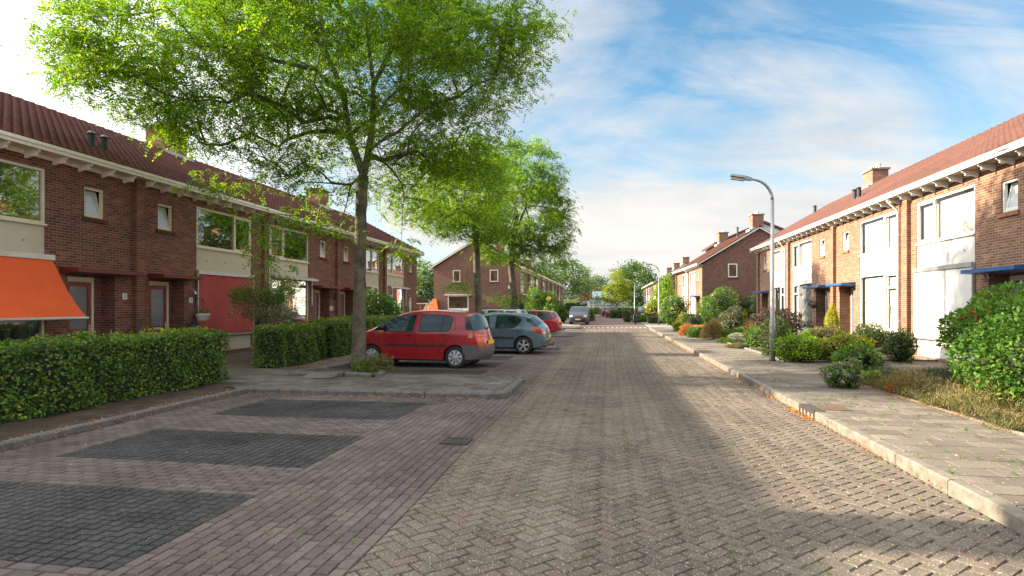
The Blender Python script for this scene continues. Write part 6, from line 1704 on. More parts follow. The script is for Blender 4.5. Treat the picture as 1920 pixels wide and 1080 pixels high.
for part, poly, mt in (('tail_lamp', [(-1.60, .72), (-1.58, .88), (-1.62, .99), (-1.72, 1.02), (-1.80, .96), (-1.83, .86), (-1.86, .74)], M['lamp_red']),):
    tl = c.side_patch(part, poly, mt, .010, sides=(-1, 1))
    c.side_patch('reflector', [(-1.64, .85), (-1.67, .94), (-1.74, .955), (-1.78, .90), (-1.76, .84)], M['lamp_clear'], .016, parent=tl)
for sg in (-1, 1):
    c.band_patch('tail_lamp', lambda x, z: x < -1.6 and .72 < z < 1.0, sg * .80, sg * 2.0, M['lamp_red'], .010, frac=True, ny=8)
    c.band_patch('headlamp', lambda x, z: x > 1.5 and .66 < z < .90, sg * .55, sg * 1.9, M['lamp_clear'], .01, frac=True, ny=8)
m = MB(); m.tube([(-1.915, -.35, 1.12), (-1.92, .05, 1.08), (-1.915, .2, 1.10)], .013, 5); m.tube([(-1.88, 0, 1.06), (-1.95, 0, 1.07)], .03, 8); m.build('wiper', M['black_plastic'], c.o)
m = MB(); m.tube([(-1.15, 0, 1.60), (-1.30, 0, 1.76)], .006, 5); m.build('aerial', M['black_plastic'], c.o)
for sg in (-1, 1):
    m = MB(); x = .86; y = c.w(x, 1.08); m.box(x - .04, x + .06, min(sg*(y+.05), sg*(y+.13)), max(sg*(y+.05), sg*(y+.13)), .985, 1.03); m.build('indicator', M['lamp_orange'], c.o)
m = MB()
for k in range(3): m.box(1.18 - .02 * k, 1.2 - .02 * k, -.5, .5, 1.05 + .015 * k, 1.08 + .015 * k)
m.build('scuttle', M['black_plastic'], c.o)

# --- blue-grey hatchback
p_hat = [(2.00, .24), (2.04, .42), (1.98, .60), (1.78, .78), (1.25, .93), (1.02, 1.00), (.45, 1.31), (.10, 1.42), (-.35, 1.465), (-.95, 1.44), (-1.35, 1.37), (-1.50, 1.30), (-1.86, .99), (-1.93, .88), (-1.98, .70), (-2.00, .50), (-1.97, .34), (-1.90, .25)]
c = Car('car', 'blue-grey hatchback with five-spoke wheels, second parked car', 4.03, 1.75, p_hat, 1.28, -1.26, .315, .93, paint('bluegrey_car_paint', (.10, .165, .205), .35), (-4.18, 21.85, 0.012), R(180 - 3), gC, 1.465)
c.handle_mat = c.paint; c.mirror_mat = c.paint
c.wheels('star')
c.glass_side([[(.88, .95), (.35, 1.26), (.02, 1.345), (-.02, .93)], [(-.25, .925), (-.30, 1.355), (-.62, 1.37), (-.98, 1.33), (-1.16, 1.26), (-1.17, 1.18), (-1.05, 1.03), (-.85, .95)]])
c.seams([[(.82, .92), (.84, .7), (.74, .35)], [(-.14, .92), (-.12, .6), (-.12, .32)], [(-1.18, 1.1), (-1.20, .85), (-1.02, .66), (-.90, .36)], [(-.86, .86), (-.86, .66)][:0] or [(-1.24, 1.35), (-1.26, 1.0)]])
c.common(plate_z=.62, mirror=(.80, .98), handles=((.12, .83), (-.95, .86)), strip=(.70, -.92, .56, .61, M['black_plastic']), plate_rear_x=-1.96)
c.side_patch('tail_lamp', [(-1.50, .93), (-1.66, .965), (-1.86, .90), (-1.93, .73), (-1.82, .73), (-1.62, .82)], M['lamp_red'], .008)
for sg in (-1, 1):
    c.band_patch('tail_lamp', lambda x, z: x < -1.8 and .74 < z < .92, sg * .82, sg * 2.0, M['lamp_red'], .008, frac=True, ny=8)
    c.band_patch('headlamp', lambda x, z: x > 1.4 and .60 < z < .85, sg * .5, sg * 1.9, M['lamp_clear'], .01, frac=True, ny=8)
c.band_patch('rear_window', lambda x, z: x < -1.48 and 1.01 < z < 1.31, -1.9, 1.9, M['car_glass'], .008, frac=True, ny=22)
c.side_patch('rear_window_corner', [(-1.36, 1.20), (-1.40, 1.27), (-1.48, 1.25), (-1.80, .985), (-1.66, .99)], M['car_glass'], .006)
c.band_patch('windscreen', lambda x, z: x > .3 and 1.03 < z < 1.36, -.9, .9, M['car_glass'], .006, frac=True, ny=12)
c.band_patch('bumper_step', lambda x, z: x < -1.9 and .40 < z < .52, -2.0, 2.0, M['trim_grey'], .012, frac=True, ny=20)
m = MB(); m.tube([(-1.95, 0, .30), (-2.20, 0, .30), (-2.24, 0, .42)], .022, 7); m.build('tow_bar', M['black_plastic'], c.o)
m = MB(); m.tube([(-1.80, .25, 1.13), (-1.89, .0, 1.05)], .012, 5); m.build('wiper', M['black_plastic'], c.o)

# --- dark saloon, silver estate, dark red estate
p_sal = [(2.2, .24), (2.25, .42), (2.2, .62), (1.95, .80), (1.30, .95), (1.05, 1.0), (.45, 1.33), (.05, 1.42), (-.45, 1.42), (-.95, 1.36), (-1.45, 1.06), (-1.62, 1.03), (-2.10, .99), (-2.20, .90), (-2.22, .62), (-2.24, .42), (-2.15, .26)]
def simple_car(label, prof, L, W, xf, xr, rw, belt, roofz, pm, loc, rz, side, rearw, lamp, screen, group, rails=False, grille=False, tow=False, hx=((.1, .86), (-.9, .88)), front_lamps=(.66, .82), mir=(.85, 1.0)):
    c = Car('car', label, L, W, prof, xf, xr, rw, belt, pm, loc, rz, group, roofz)
    c.mirror_mat = pm; c.handle_mat = pm
    c.wheels('star'); c.glass_side(side)
    c.seams([[(.85, belt - .02), (.86, .7), (.76, .36)], [(-.14, belt - .02), (-.14, .34)], [(xr + .12, belt - .03), (xr + .12, .84), (xr + .33, .62), (xr + .45, .36)]])
    c.common(plate_z=.72, mirror=mir, handles=hx)
    x0, x1 = rearw
    c.band_patch('rear_window', lambda x, z: x < -.5 and x0 < z < x1, -1.6, 1.6, M['car_glass'], .008, frac=True, ny=16)
    c.band_patch('windscreen', lambda x, z: x > 0 and screen[0] < z < screen[1], -.9, .9, M['car_glass'], .006, frac=True, ny=10)
    c.side_patch('tail_lamp', lamp, M['lamp_red'], .008)
    for sg in (-1, 1):
        z0_, z1_ = min(q[1] for q in lamp), max(q[1] for q in lamp)
        c.band_patch('tail_lamp', lambda x, z: x < -1 and z0_ < z < z1_, sg * .82, sg * 2.0, M['lamp_red'], .008, frac=True, ny=8)
        c.band_patch('headlamp', lambda x, z: x > 1.2 and front_lamps[0] < z < front_lamps[1], sg * .70, sg * 1.9, M['lamp_clear'], .012, frac=True, ny=8)
    if grille:
        c.band_patch('grille', lambda x, z: x > 1.2 and .60 < z < .74, -.5, .5, M['black_plastic'], .012, frac=True, ny=8)
        c.band_patch('air_intake', lambda x, z: x > 1.2 and .26 < z < .42, -.72, .72, M['black_plastic'], .010, frac=True, ny=8)
    if rails:
        for sg in (-1, 1):
            m = MB(); y = sg * (c.w(0, roofz - .06) - .06); m.tube([(.35, y, roofz - .05), (.25, y, roofz + .03), (-1.5, y, roofz + .02), (-1.65, y, roofz - .06)], .018, 6)
            m.build('roof_rail', M['black_plastic'], c.o)
    if tow:
        m = MB(); xx = min(q[0] for q in prof); m.tube([(xx + .05, 0, .30), (xx - .24, 0, .30), (xx - .28, 0, .43)], .026, 7); m.build('tow_bar', M['black_plastic'], c.o)
    return c
simple_car('dark grey saloon whose boot shows between the hatchback and the dark red estate', p_sal, 4.5, 1.76, 1.38, -1.32, .315, .93, 1.42, paint('darkgrey_car_paint', (.10, .12, .14), .5), (-5.15, 26.9, .012), R(180 - 2),
    [[(.90, .97), (.40, 1.26), (.02, 1.33), (-.05, .95)], [(-.2, .95), (-.22, 1.33), (-.8, 1.30), (-1.15, 1.08), (-1.05, .96)]], (1.07, 1.34), [(-1.98, .93), (-2.2, .90), (-2.22, .70), (-1.98, .74)], (1.02, 1.38), gC)
p_est = [(2.15, .26), (2.2, .45), (2.14, .66), (1.95, .86), (1.35, 1.02), (1.10, 1.08), (.55, 1.42), (.2, 1.53), (-.4, 1.57), (-1.4, 1.56), (-1.75, 1.52), (-1.90, 1.46), (-2.08, 1.10), (-2.15, .95), (-2.2, .62), (-2.2, .42), (-2.1, .26)]
simple_car('silver estate car with black roof rails behind the hatchback', p_est, 4.4, 1.78, 1.35, -1.32, .33, 1.02, 1.57, paint('silver_car_paint', (.42, .50, .54), .6), (-6.25, 31.0, .012), R(180 - 2),
    [[(.98, 1.06), (.50, 1.35), (.05, 1.45), (-.02, 1.03)], [(-.15, 1.03), (-.18, 1.46), (-.95, 1.46), (-1.0, 1.03)], [(-1.12, 1.05), (-1.1, 1.45), (-1.6, 1.43), (-1.78, 1.12), (-1.7, 1.05)]], (1.1, 1.46), [(-1.98, 1.2), (-2.08, 1.1), (-2.16, .8), (-2.03, .8)], (1.12, 1.46), gC, rails=True)
p_est2 = [(2.25, .26), (2.3, .45), (2.24, .62), (2.0, .80), (1.35, .96), (1.10, 1.0), (.52, 1.34), (.15, 1.44), (-.4, 1.47), (-1.5, 1.45), (-1.85, 1.40), (-1.98, 1.33), (-2.22, 1.0), (-2.28, .88), (-2.33, .62), (-2.32, .42), (-2.22, .28)]
simple_car('dark red estate car with silver roof and tow bar, last of the nose-in cars', p_est2, 4.62, 1.78, 1.38, -1.35, .325, .95, 1.47, paint('darkred_car_paint', (.36, .012, .035), .15), (-5.15, 35.6, .012), R(180 - 2),
    [[(.92, .98), (.42, 1.28), (.02, 1.36), (-.05, .96)], [(-.2, .96), (-.22, 1.37), (-.95, 1.37), (-1.02, .96)], [(-1.12, .97), (-1.1, 1.37), (-1.78, 1.33), (-1.96, 1.05), (-1.9, .97)]], (1.0, 1.35), [(-2.06, 1.0), (-2.2, .98), (-2.3, .66), (-2.16, .66)], (1.03, 1.40), gC, rails=False, tow=True)
# --- cars further off
gF = 'cars parked further down the street'
p_van = [(2.0, .26), (2.05, .45), (2.02, .66), (1.88, .84), (1.45, 1.0), (1.2, 1.1), (.70, 1.42), (.35, 1.56), (-.3, 1.63), (-1.2, 1.62), (-1.7, 1.55), (-1.86, 1.45), (-2.0, 1.05), (-2.05, .8), (-2.08, .5), (-2.0, .28)]
vs = [[(1.05, 1.08), (.6, 1.36), (.1, 1.5), (0, 1.06)], [(-.12, 1.06), (-.14, 1.52), (-.95, 1.52), (-1.0, 1.06)], [(-1.1, 1.06), (-1.08, 1.52), (-1.6, 1.46), (-1.72, 1.1)]]
vl = [(-1.82, 1.1), (-1.96, 1.05), (-2.04, .8), (-1.9, .8)]
simple_car('dark blue people carrier parked facing us on the left side of the street', p_van, 4.1, 1.76, 1.25, -1.3, .32, 1.04, 1.63, paint('darkblue_car_paint', (.012, .022, .040), .0), (-2.62, 55.2, .10), R(-90), vs, (1.08, 1.5), vl, (1.12, 1.54), gF, grille=True)
simple_car('blue-grey car parked close behind the oncoming dark blue people carrier', p_van, 4.1, 1.76, 1.25, -1.3, .32, 1.04, 1.63, paint('steel_car_paint', (.025, .04, .06), .0), (-2.75, 62, .10), R(-90), vs, (1.08, 1.5), vl, (1.12, 1.54), gF)
simple_car('dark blue car parked on the right beyond the bollards', p_van, 4.1, 1.76, 1.25, -1.3, .32, 1.04, 1.63, paint('navy_car_paint', (.012, .035, .07), .0), (5.0, 76, .10), R(68), vs, (1.08, 1.5), vl, (1.12, 1.54), gF)
simple_car('small dark red estate car beyond the box-shaped hedge', p_est, 4.4, 1.78, 1.35, -1.32, .33, 1.02, 1.57, paint('maroon_car_paint', (.16, .03, .03), .3), (0.55, 93, .06), R(88), [[(.98, 1.06), (.50, 1.35), (.05, 1.45), (-.02, 1.03)], [(-.15, 1.03), (-.18, 1.46), (-.95, 1.46), (-1.0, 1.03)]], (1.1, 1.46), [(-1.98, 1.2), (-2.08, 1.1), (-2.16, .8), (-2.03, .8)], (1.12, 1.46), gF)
simple_car('dark car just left of the small dark red estate in the distance', p_est, 4.4, 1.78, 1.35, -1.32, .33, 1.02, 1.57, paint('black_car_paint', (.03, .04, .06), .3), (-0.1, 104, .06), R(88), [[(.98, 1.06), (.50, 1.35), (.05, 1.45), (-.02, 1.03)], [(-.15, 1.03), (-.18, 1.46), (-.95, 1.46), (-1.0, 1.03)]], (1.1, 1.46), [(-1.98, 1.2), (-2.08, 1.1), (-2.16, .8), (-2.03, .8)], (1.12, 1.46), gF)
# caravan
q = at(1092, 585, 98)
t = empty('caravan', (q[0], q[1], .05)); tag(t, 'white touring caravan far behind the oncoming car', 'caravan')
mb = MB(); mb.prism([(-1.15, .55), (1.15, .55), (1.2, 1.4), (1.12, 2.35), (.9, 2.5), (-.9, 2.5), (-1.12, 2.35), (-1.2, 1.4)], 0, 4.6); mb.build('body', M['white'], t)
mb = MB(); mb.box(-.75, .75, -.03, .0, 1.35, 2.0); mb.build('window', M['car_glass'], t)
for sx in (-1, 1):
    mb = MB(); mb.tube([(sx * 1.12, 2.3, .3), (sx * .95, 2.3, .3)], .3, 14); mb.build('wheel', M['rubber'], t)
    mb = MB(); mb.box(sx * .95 - .1, sx * .95 + .1, -.04, .0, .62, .95); mb.build('tail_lamp', M['lamp_red'], t)
# ---------------------------------------------------------------- street furniture and small things
M['tent_cloth'] = plain('tent_cloth', (.85, .14, .02), .8, var=.05)
M['urn'] = plain('glazed_brown', (.06, .03, .025), .15, var=.2, coat=1.0)
def lamp(label, x, y, rz=0.0, h=5.52, z0=.12, reach=.95):
    o = empty('street_lamp', (x, y, z0), rz); tag(o, label, 'street lamp', 'street lamps on the right pavement')
    m = MB(); m.tube([(0, 0, 0), (0, 0, 1.2), (0, 0, 1.25), (0, 0, h - .85)], [.080, .078, .062, .046], 20)
    pts = [(0, 0, h - .85)]; rr = .62
    for k in range(1, 9):
        a = math.radians(78) * k / 8; pts.append((-rr * (1 - math.cos(a)), 0, h - .85 + rr * math.sin(a)))
    e = pts[-1]; pts.append((e[0] - .10, 0, e[2] + .02))
    m.tube(pts, [.046 - .012 * i / (len(pts) - 1) for i in range(len(pts))], 14)
    m.build('pole', M['pole'], o, smooth=True, uv=False)
    m = MB(); m.cyl((0, 0), .09, -.02, .035, 16); m.build('base_collar', M['black_plastic'], o)
    e = pts[-1]; ux, uz = -math.cos(R(10)), math.sin(R(10)); px, pz = math.sin(R(10)), math.cos(R(10))
    def loc(s, t): return (e[0] + ux * s + px * t, e[2] + uz * s + pz * t)
    def blk(s0, s1, t0, t1, w0, w1, t1b=None):
        a, b, c_, d = loc(s0, t0), loc(s1, t0), loc(s1, t1b if t1b is not None else t1), loc(s0, t1)
        return ([(a[0], -w0, a[1]), (b[0], -w1, b[1]), (b[0], w1, b[1]), (a[0], w0, a[1])], [(d[0], -w0 * .6, d[1]), (c_[0], -w1 * .6, c_[1]), (c_[0], w1 * .6, c_[1]), (d[0], w0 * .6, d[1])])
    m = MB(); m.hexa(*blk(-.02, .20, -.05, .045, .045, .08, .07)); hd = m.build('lamp_head', M['head_blue'], o)
    m = MB(); m.hexa(*blk(.17, .58, 0.0, .08, .09, .09, .06)); m.build('hood', M['head_blue'], hd)
    m = MB(); m.hexa(*[[(p[0], p[1], p[2]) for p in q] for q in blk(.18, .56, -.085, 0.0, .06, .06)]); m.build('diffuser', M['lamp_diff'], hd)
    return o
M['head_blue'] = plain('lamp_head_grey', (.22, .25, .28), .45, metal=.4, var=.08)
M['lamp_diff'] = plain('lamp_diffuser', (.40, .38, .30), .25, var=.1)
lamp('near tall grey street lamp standing at the garden edge on the right pavement', 4.70, 18.28)
lamp('middle street lamp at the corner by the low clipped hedge', 4.45, 54.4)
lamp('far street lamp among the trees at the end of the street', 3.7, 86)
# bollards
for i, (u, v, lab) in enumerate(((1192, 608.5, 'nearest black bollard of the row at the pavement corner'), (1190.5, 606.3, 'second black bollard of the row at the pavement corner'), (1186.6, 604.3, 'third bollard of the row at the pavement corner, counted from us'), (1182.8, 602.6, 'farthest bollard of the row at the pavement corner'))):
    x, y = G(u - (1 if i else 0) + 3 * (i == 0) * 0, v, .06)
    o = empty('bollard', (x, y, .08)); tag(o, lab, 'bollard', 'black bollards at the pavement corner')
    m = MB(); m.lathe([(0.075, 0), (.075, .78), (.06, .80), (.06, .84), (.075, .86), (.07, .93), (.001, .97)], n=12); m.build('post', M['black_plastic'], o, smooth=False, uv=False)
for u, v, lab in ((1205, 600, 'brown garden post left of the low clipped hedge'), (1211, 598, 'brown garden post nearest the middle street lamp')):
    x, y = G(u, v, .06); m = MB(); m.box(-.09, .09, -.09, .09, 0, 1.25); m.hexa([(-.1, -.1, 1.25), (.1, -.1, 1.25), (.1, .1, 1.25), (-.1, .1, 1.25)], [(-.02, -.02, 1.36), (.02, -.02, 1.36), (.02, .02, 1.36), (-.02, .02, 1.36)])
    tag(m.build('garden_post', M['wood_dark'], None, loc=(x, y, .08)), lab, 'post', 'brown garden posts')
# street sign pole
q = at(1112.3, 580, 118); o = empty('sign_pole', (q[0], q[1], .05)); tag(o, 'thin white pole with a small blue street name plate', 'sign pole')
m = MB(); m.tube([(0, 0, 0), (0, 0, 4.9)], .05, 8); m.build('pole', M['white'], o)
m = MB(); m.box(-.85, .55, -.02, .02, 2.28, 2.5); m.build('sign', M['blue'], o)
q = at(1127, 582, 112); o = empty('litter_bin', (q[0], q[1], .05)); tag(o, 'grey litter bin in front of the far hedge', 'bin')
m = MB(); m.box(-.32, .32, -.3, .3, 0, 1.3); m.build('body', M['concrete_dark'], o)
m = MB(); m.hexa([(-.35, -.33, 1.3), (.35, -.33, 1.3), (.35, .33, 1.3), (-.35, .33, 1.3)], [(-.3, -.3, 1.75), (.3, -.3, 1.75), (.3, .3, 1.75), (-.3, .3, 1.75)]); m.build('hood', M['whitegrey'], o)
# drains
def drain(label, x0, x1, y0, y1, z):
    o = empty('drain_grate', ((x0+x1)/2, (y0+y1)/2, z)); tag(o, label, 'drain')
    w, d = (x1-x0)/2, (y1-y0)/2
    m = MB(); t = .025; m.box(-w, w, -d, -d + t, -.03, .012); m.box(-w, w, d - t, d, -.03, .012); m.box(-w, -w + t, -d + t, d - t, -.03, .012); m.box(w - t, w, -d + t, d - t, -.03, .012); m.build('frame', M['iron'], o)
    m = MB(); n = 8
    for k in range(n):
        x = -w + t + (2*w - 2*t) * (k + .5) / n; m.box(x - .012, x + .012, -d + t, d - t, -.02, .008)
    m.box(-w + t, w - t, -.012, .012, -.019, .009); m.build('grate', M['iron'], o)
    m = MB(); m.box(-w + .01, w - .01, -d + .01, d - .01, -.0285, -.012); m.build('pit', M['black_plastic'], o)
M['iron'] = plain('cast_iron', (.07, .065, .06), .55, metal=.5, var=.3, scale=15)
M['rust'] = plain('rusty_iron', (.13, .075, .045), .7, metal=.2, var=.35, scale=22, bumps=.3)
drain('square iron drain grate in the purple paving left of the road', -2.04, -1.70, 7.08, 7.42, .022)
o = empty('kerb_gully', (3.12, 9.9, 0)); tag(o, 'iron gully inlet set into the right kerb with leaves in its mouth', 'drain')
m = MB(); m.box(-.078, .09, -.36, .36, .085, .139); m.box(-.078, .09, -.36, -.31, -.02, .085); m.box(-.078, .09, .31, .36, -.02, .085); m.box(-.078, -.04, -.03, .03, -.02, .085); m.box(-.078, -.04, -.19, -.16, -.02, .085); m.box(-.078, -.04, .16, .19, -.02, .085); m.build('inlet', M['iron'], o)
m = MB(); m.box(-.02, .02, -.31, .31, -.02, .083); m.build('mouth', M['black_plastic'], o)
m = MB(); m.box(.10, .50, -.22, .22, .12, .142); m.build('lid', M['rust'], o)
# tree pit rim round the big tree
o = empty('tree_pit_rim', (-6.3, 13.2, .1)); tag(o, 'broken rim of rounded concrete blocks round the foot of the big tree', 'tree pit')
for (x, y, rz, L) in ((-.62, -.42, .04, .62), (.05, -.40, -.02, .66), (.72, -.38, .06, .6)):
    m = MB(); pr = [(-.09, 0), (.09, 0), (.09, .07), (.055, .11), (-.055, .11), (-.09, .07)]
    m.prism(pr, -L/2, L/2, axis='y'); b = m.build('rim_block', M['concrete_dark'], o, uv=False); b.location = (x, y, 0); b.rotation_euler = (random.uniform(-.08, .08), random.uniform(-.05, .05), R(90) + rz)
m = MB(); pr = [(-.08, 0), (.08, 0), (.08, .06), (.04, .09), (-.04, .09), (-.08, .06)]; m.prism(pr, -.35, .4, axis='y'); b = m.build('rim_block', M['concrete_dark'], o, uv=False); b.location = (1.08, .0, 0); b.rotation_euler = (0, 0, .25)
m = MB(); lumpy(m, -7.35, -5.25, 12.95, 14.2, .135, .09, .03); o2 = m.build('tree_pit_soil', M['soil'], None, uv=False, recalc=False); struct(o2)
m = MB(); m.hexa([(-6.75, 12.35, .118), (-6.05, 12.35, .118), (-6.0, 12.83, .118), (-6.7, 12.83, .118)], [(-6.75, 12.35, .122), (-6.05, 12.35, .122), (-6.0, 12.83, .20), (-6.7, 12.83, .20)]); o3 = m.build('lifted_tile', tile_l, None, uv=False); tag(o3, 'paving slab lifted by the roots of the big tree', 'paving slab')
# wooden garden frame on the left (a slatted low fence with a sloping top)
q = at(545, 630, 20.5); o = empty('wooden_fence', (q[0], q[1], .1), R(90)); tag(o, 'dark weathered plank fence with a sloping top edge behind the short hedge', 'fence')
m = MB(); m.hexa([(-1.9, -.02, 1.02), (-.2, -.02, 1.02), (-.2, .02, 1.02), (-1.9, .02, 1.02)], [(-1.9, -.02, 1.28), (-.2, -.02, 1.28), (-.2, .02, 1.28), (-1.9, .02, 1.28)]); m.box(-1.9, .9, -.02, .02, .70, .94); m.box(-1.9, 1.9, -.02, .02, .38, .62); m.box(-1.9, 1.9, -.02, .02, .06, .30); m.build('board', M['wood_dark'], o)
for x in (-1.9, -.25, 1.3): m = MB(); m.box(x - .05, x + .05, .021, .10, 0, 1.32 if x < .5 else .75); m.build('post', M['wood_dark'], o)
m = MB(); m.hexa([(-.25, -.04, 1.26), (1.9, -.04, .55), (1.9, .11, .55), (-.25, .11, 1.26)], [(-.25, -.04, 1.34), (1.9, -.04, .63), (1.9, .11, .63), (-.25, .11, 1.34)]); m.build('sloping_rail', M['wood_dark'], o)
# white bird-bath, hanging basket, ornaments on the left facade
def fac(Y, Z, out=0.0): return (-12.85 + out, Y, Z)
q = fac(17.0, 1.95, .04)
o = empty('hanging_basket', fac(16.98, 1.55, .28)); tag(o, 'white hanging flower basket beside the red screen', 'hanging basket')
m = MB(); m.lathe([(.09, -.30), (.16, -.27), (.20, -.12), (.215, -.10), (.215, -.07), (.19, -.07), (.17, -.12)], n=16); m.build('pot', M['white'], o, smooth=True, uv=False)
m = MB()
for k in range(3): a = 2.1 * k; m.tube([(.19 * math.cos(a), .19 * math.sin(a), -.08), (0, 0, .42)], .006, 4)
m.tube([(0, 0, .42), (-.28, 0, .40)], .010, 5); m.tube([(-.27, 0, .15), (-.27, 0, .48)], .012, 5); m.build('bracket_arm', M['iron'], o)
cloud('plant', 'green', [((0, 0, -.02), (.22, .2, .09))], 90, .07, .03, o, 31); cloud('flower', 'rust', [((.1, .12, -.03), (.12, .12, .06))], 20, .05, .03, o, 32)
o = tag(empty('wall_ornament', fac(16.75, 1.02, .12)), 'dark iron bird ornament on the wall below the hanging basket', 'ornament')
m = MB(); m.lathe([(.001, -.16), (.08, -.12), (.12, 0), (.07, .12), (.001, .18)], (0, 0, 0), 10); m.lathe([(.001, -.05), (.05, 0), (.001, .06)], (.05, .14, .14), 8); m.tube([(0, -.05, 0), (-.02, -.2, .16), (0, -.22, .22)], [.06, .05, .01], 6); m.box(-.12, -.02, -.03, .03, -.2, .2); m.build('body', M['iron'], o)
o = tag(empty('wall_spot', fac(16.78, 2.20, .05)), 'small grey spotlight on the wall above the number plate of the second red door', 'wall lamp')
m = MB(); m.tube([(0, 0, 0), (.10, 0, -.03), (.13, 0, -.12)], [.03, .035, .05], 8); m.build('body', M['galva'], o)
def number(Y, Z, text, label):
    o = empty('house_number', fac(Y, Z, 0.004), 0); tag(o, label, 'number plate', 'house number plates')
    m = MB(); m.box(0, .012, -.075, .075, -.085, .085); m.build('plate', M['white'], o)
    cu = bpy.data.curves.new('numeral', 'FONT'); cu.body = text; cu.size = .15; cu.align_x = 'CENTER'; cu.align_y = 'CENTER'; cu.extrude = .001; cu.materials.append(M['ink'])
    tmp = bpy.data.objects.new('numeral', cu); me = bpy.data.meshes.new_from_object(tmp); f = link_mesh('numeral', me, o); bpy.data.objects.remove(tmp); f.location = (.0135, 0, 0); f.rotation_euler = (R(90), 0, R(90))
M['ink'] = plain('number_ink', (.02, .04, .12), .5)
number(14.22, 1.98, '3', 'small white house number 3 beside the first red door')
number(17.02 - .22, 1.90, '5', 'small white house number 5 beside the second red door')
o = tag(empty('wall_plaque', fac(26.35, 1.62, .01)), 'small pink and white plaque beside the third red door', 'plaque')
m = MB(); m.box(0, .015, -.16, .16, -.1, .1); m.build('plate', M['white'], o); m = MB(); m.box(.015, .02, -.13, .06, -.07, .07); m.build('pink_field', LM['pink'], o)
o = tag(empty('carriage_lamp', fac(26.3, 2.25, .02)), 'black carriage lamp on a curved arm beside the third red door', 'wall lamp')
m = MB(); m.tube([(0, 0, 0), (.12, 0, .10), (.22, 0, .02)], .014, 6); m.build('arm', M['iron'], o); m = MB(); m.lathe([(.05, -.26), (.085, -.06), (.10, -.04), (.02, .05)], (.22, 0, 0), 6); m.build('lantern', M['black_plastic'], o)
o = tag(empty('garden_hook', (-12.3, 14.1, .1)), 'thin black shepherd hook standing by the first red door', 'garden hook')
m = MB(); pts = [(0, 0, 0), (0, 0, 1.15)]
for k in range(1, 8): a = math.pi * k / 7; pts.append((0, .13 - .13 * math.cos(a), 1.15 + .13 * math.sin(a)))
m.tube(pts, .011, 6); m.build('rod', M['iron'], o, uv=False)
# things on the window sill of the first house
for Y, hh, lab in ((11.25, .36, 'tall white ribbed vase on the sill behind the first window'), (11.48, .31, 'shorter white ribbed vase on the sill, right of the taller one')):
    o = empty('vase', (-13.12, Y, .86)); tag(o, lab, 'vase', 'white vases on the window sill')
    m = MB(); m.lathe([(.001, 0), (.065, 0), (.075, hh * .5), (.07, hh), (.06, hh)], n=14); m.build('body', M['curtain_grey'], o, smooth=True, uv=False)
    m = MB(); m.tube([(0, 0, hh * .6), (.02, .1, hh + .15), (.02, .22, hh + .26)], .006, 4); m.build('twig_stem', M['twig'], o); cloud('blossom', 'redleaf', [((.02, .24, hh + .28), (.05, .06, .05))], 16, .08, .05, o, int(Y * 10))
# play frame and orange tent between the left terraces
q = at(792, 600, 52); o = empty('swing_frame', (q[0], q[1], 0)); tag(o, 'wooden play frame with slanting legs in the gap between the left terraces', 'swing frame')
m = MB(); m.tube([(-1.6, 0, 1.95), (1.0, 0, 1.95)], .06, 8); m.build('beam', M['wood_grey'], o)
for a, b in (((-.2, -.7, 0), (.45, 0, 2.0)), ((1.15, -.7, 0), (.5, 0, 2.0))): m = MB(); m.tube([a, b], .055, 8); m.build('leg', M['wood_grey'], o)
for x in (-1.4, -1.0, -.55, -.2): m = MB(); m.tube([(x, 0, 0), (x, 0, 1.95)], .035, 6); m.build('ladder_pole', M['wood_grey'], o)
q = at(803, 600, 56); o = empty('tent', (q[0] - .1, q[1], 0)); tag(o, 'bright orange cloth tent behind the play frame', 'tent')
m = MB(); m.hexa([(-1.6, -.9, 0), (1.5, -.9, 0), (1.5, .9, 0), (-1.6, .9, 0)], [(.7, -.08, 2.45), (.9, -.08, 2.45), (.9, .08, 2.45), (.7, .08, 2.45)]); m.build('cloth', M['tent_cloth'], o)

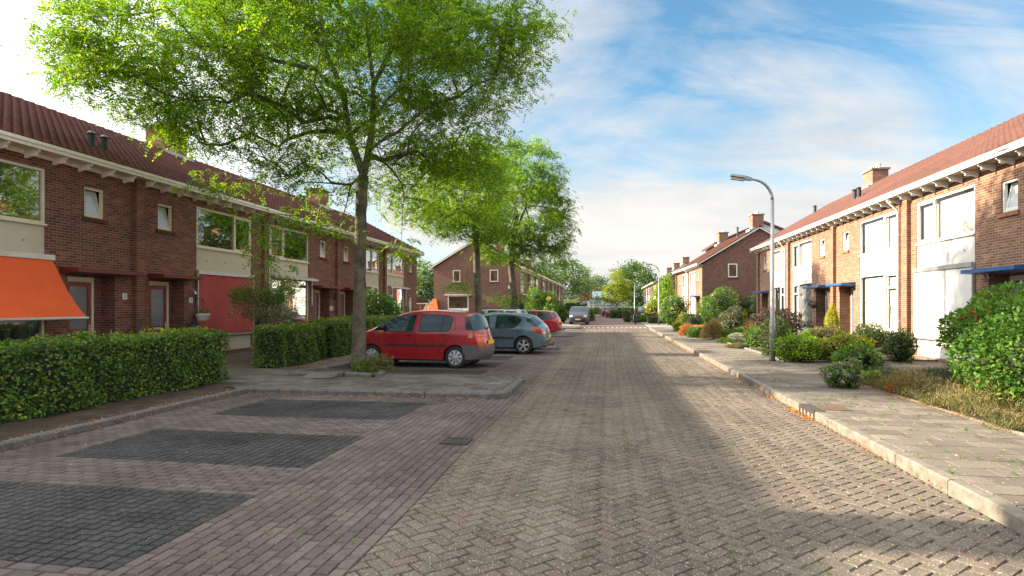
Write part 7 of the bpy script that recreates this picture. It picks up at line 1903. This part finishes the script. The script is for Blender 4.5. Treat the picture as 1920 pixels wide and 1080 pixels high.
# trellis at the right edge
o = empty('trellis_fence', (5.28, 8.35, .12), R(0)); tag(o, 'low weathered wooden trellis under the round-leaved bush at the right edge', 'fence')
for x in (0.0, .42, .84): m = MB(); m.box(x, x + .05, -.02, .02, 0, .78); m.build('post', M['wood_grey'], o)
for z in (.02, .38, .70): m = MB(); m.box(-.06, 1.3, -.045, -.021, z, z + .06); m.build('rail', M['wood_grey'], o)
m = MB(); m.box(.06, .42, .05, .09, .05, .36); m.build('back_board', M['winered'], o)
# things by the right houses
o = empty('garden_urn', (7.3, 24.4, .12)); tag(o, 'glossy dark brown urn beside the sedum clump', 'urn')
m = MB(); m.lathe([(.001, 0), (.14, 0), (.24, .25), (.26, .42), (.18, .58), (.12, .62), (.14, .68), (.11, .66)], n=18); m.build('body', M['urn'], o, smooth=True, uv=False)
o = empty('garden_stone', (7.95, 24.9, .12)); tag(o, 'grey angular garden stone next to the brown urn', 'stone')
m = MB(); m.hexa([(-.2, -.15, 0), (.25, -.15, 0), (.22, .15, 0), (-.18, .15, 0)], [(-.1, -.06, .5), (.2, -.08, .62), (.16, .08, .6), (-.08, .08, .48)]); m.build('stone', M['concrete'], o)
o = empty('wall_planter', (9.30, 28.85, 1.75)); tag(o, 'brown wall basket hanging beside the blue door of the sedum house', 'wall basket')
m = MB(); m.lathe([(.001, -.14), (.12, -.1), (.17, .05), (.15, .06)], (-.14, 0, 0), 12); m.build('basket', M['wood_dark'], o); cloud('plant', 'dark', [((-.14, 0, .1), (.2, .22, .14))], 120, .07, .03, o, 44)
o = empty('flag_holder', (9.33, 16.35, 2.45)); tag(o, 'small metal bracket on the orange wall right of the white screen', 'bracket')
m = MB(); m.tube([(0, 0, 0), (-.1, 0, -.06), (-.13, 0, .06)], .018, 6); m.build('arm', M['galva'], o)
o = empty('window_star', (9.3, 21.72, 1.55)); tag(o, 'dark star ornament in the window beside the white downpipe', 'ornament')
m = MB()
for k in range(9): a = k * .7; m.tube([(0, 0, 0), (0, .16 * math.cos(a) * (1 if k % 2 else .6), .24 * math.sin(a))], [.025, .005], 5)
m.build('star', M['iron'], o)
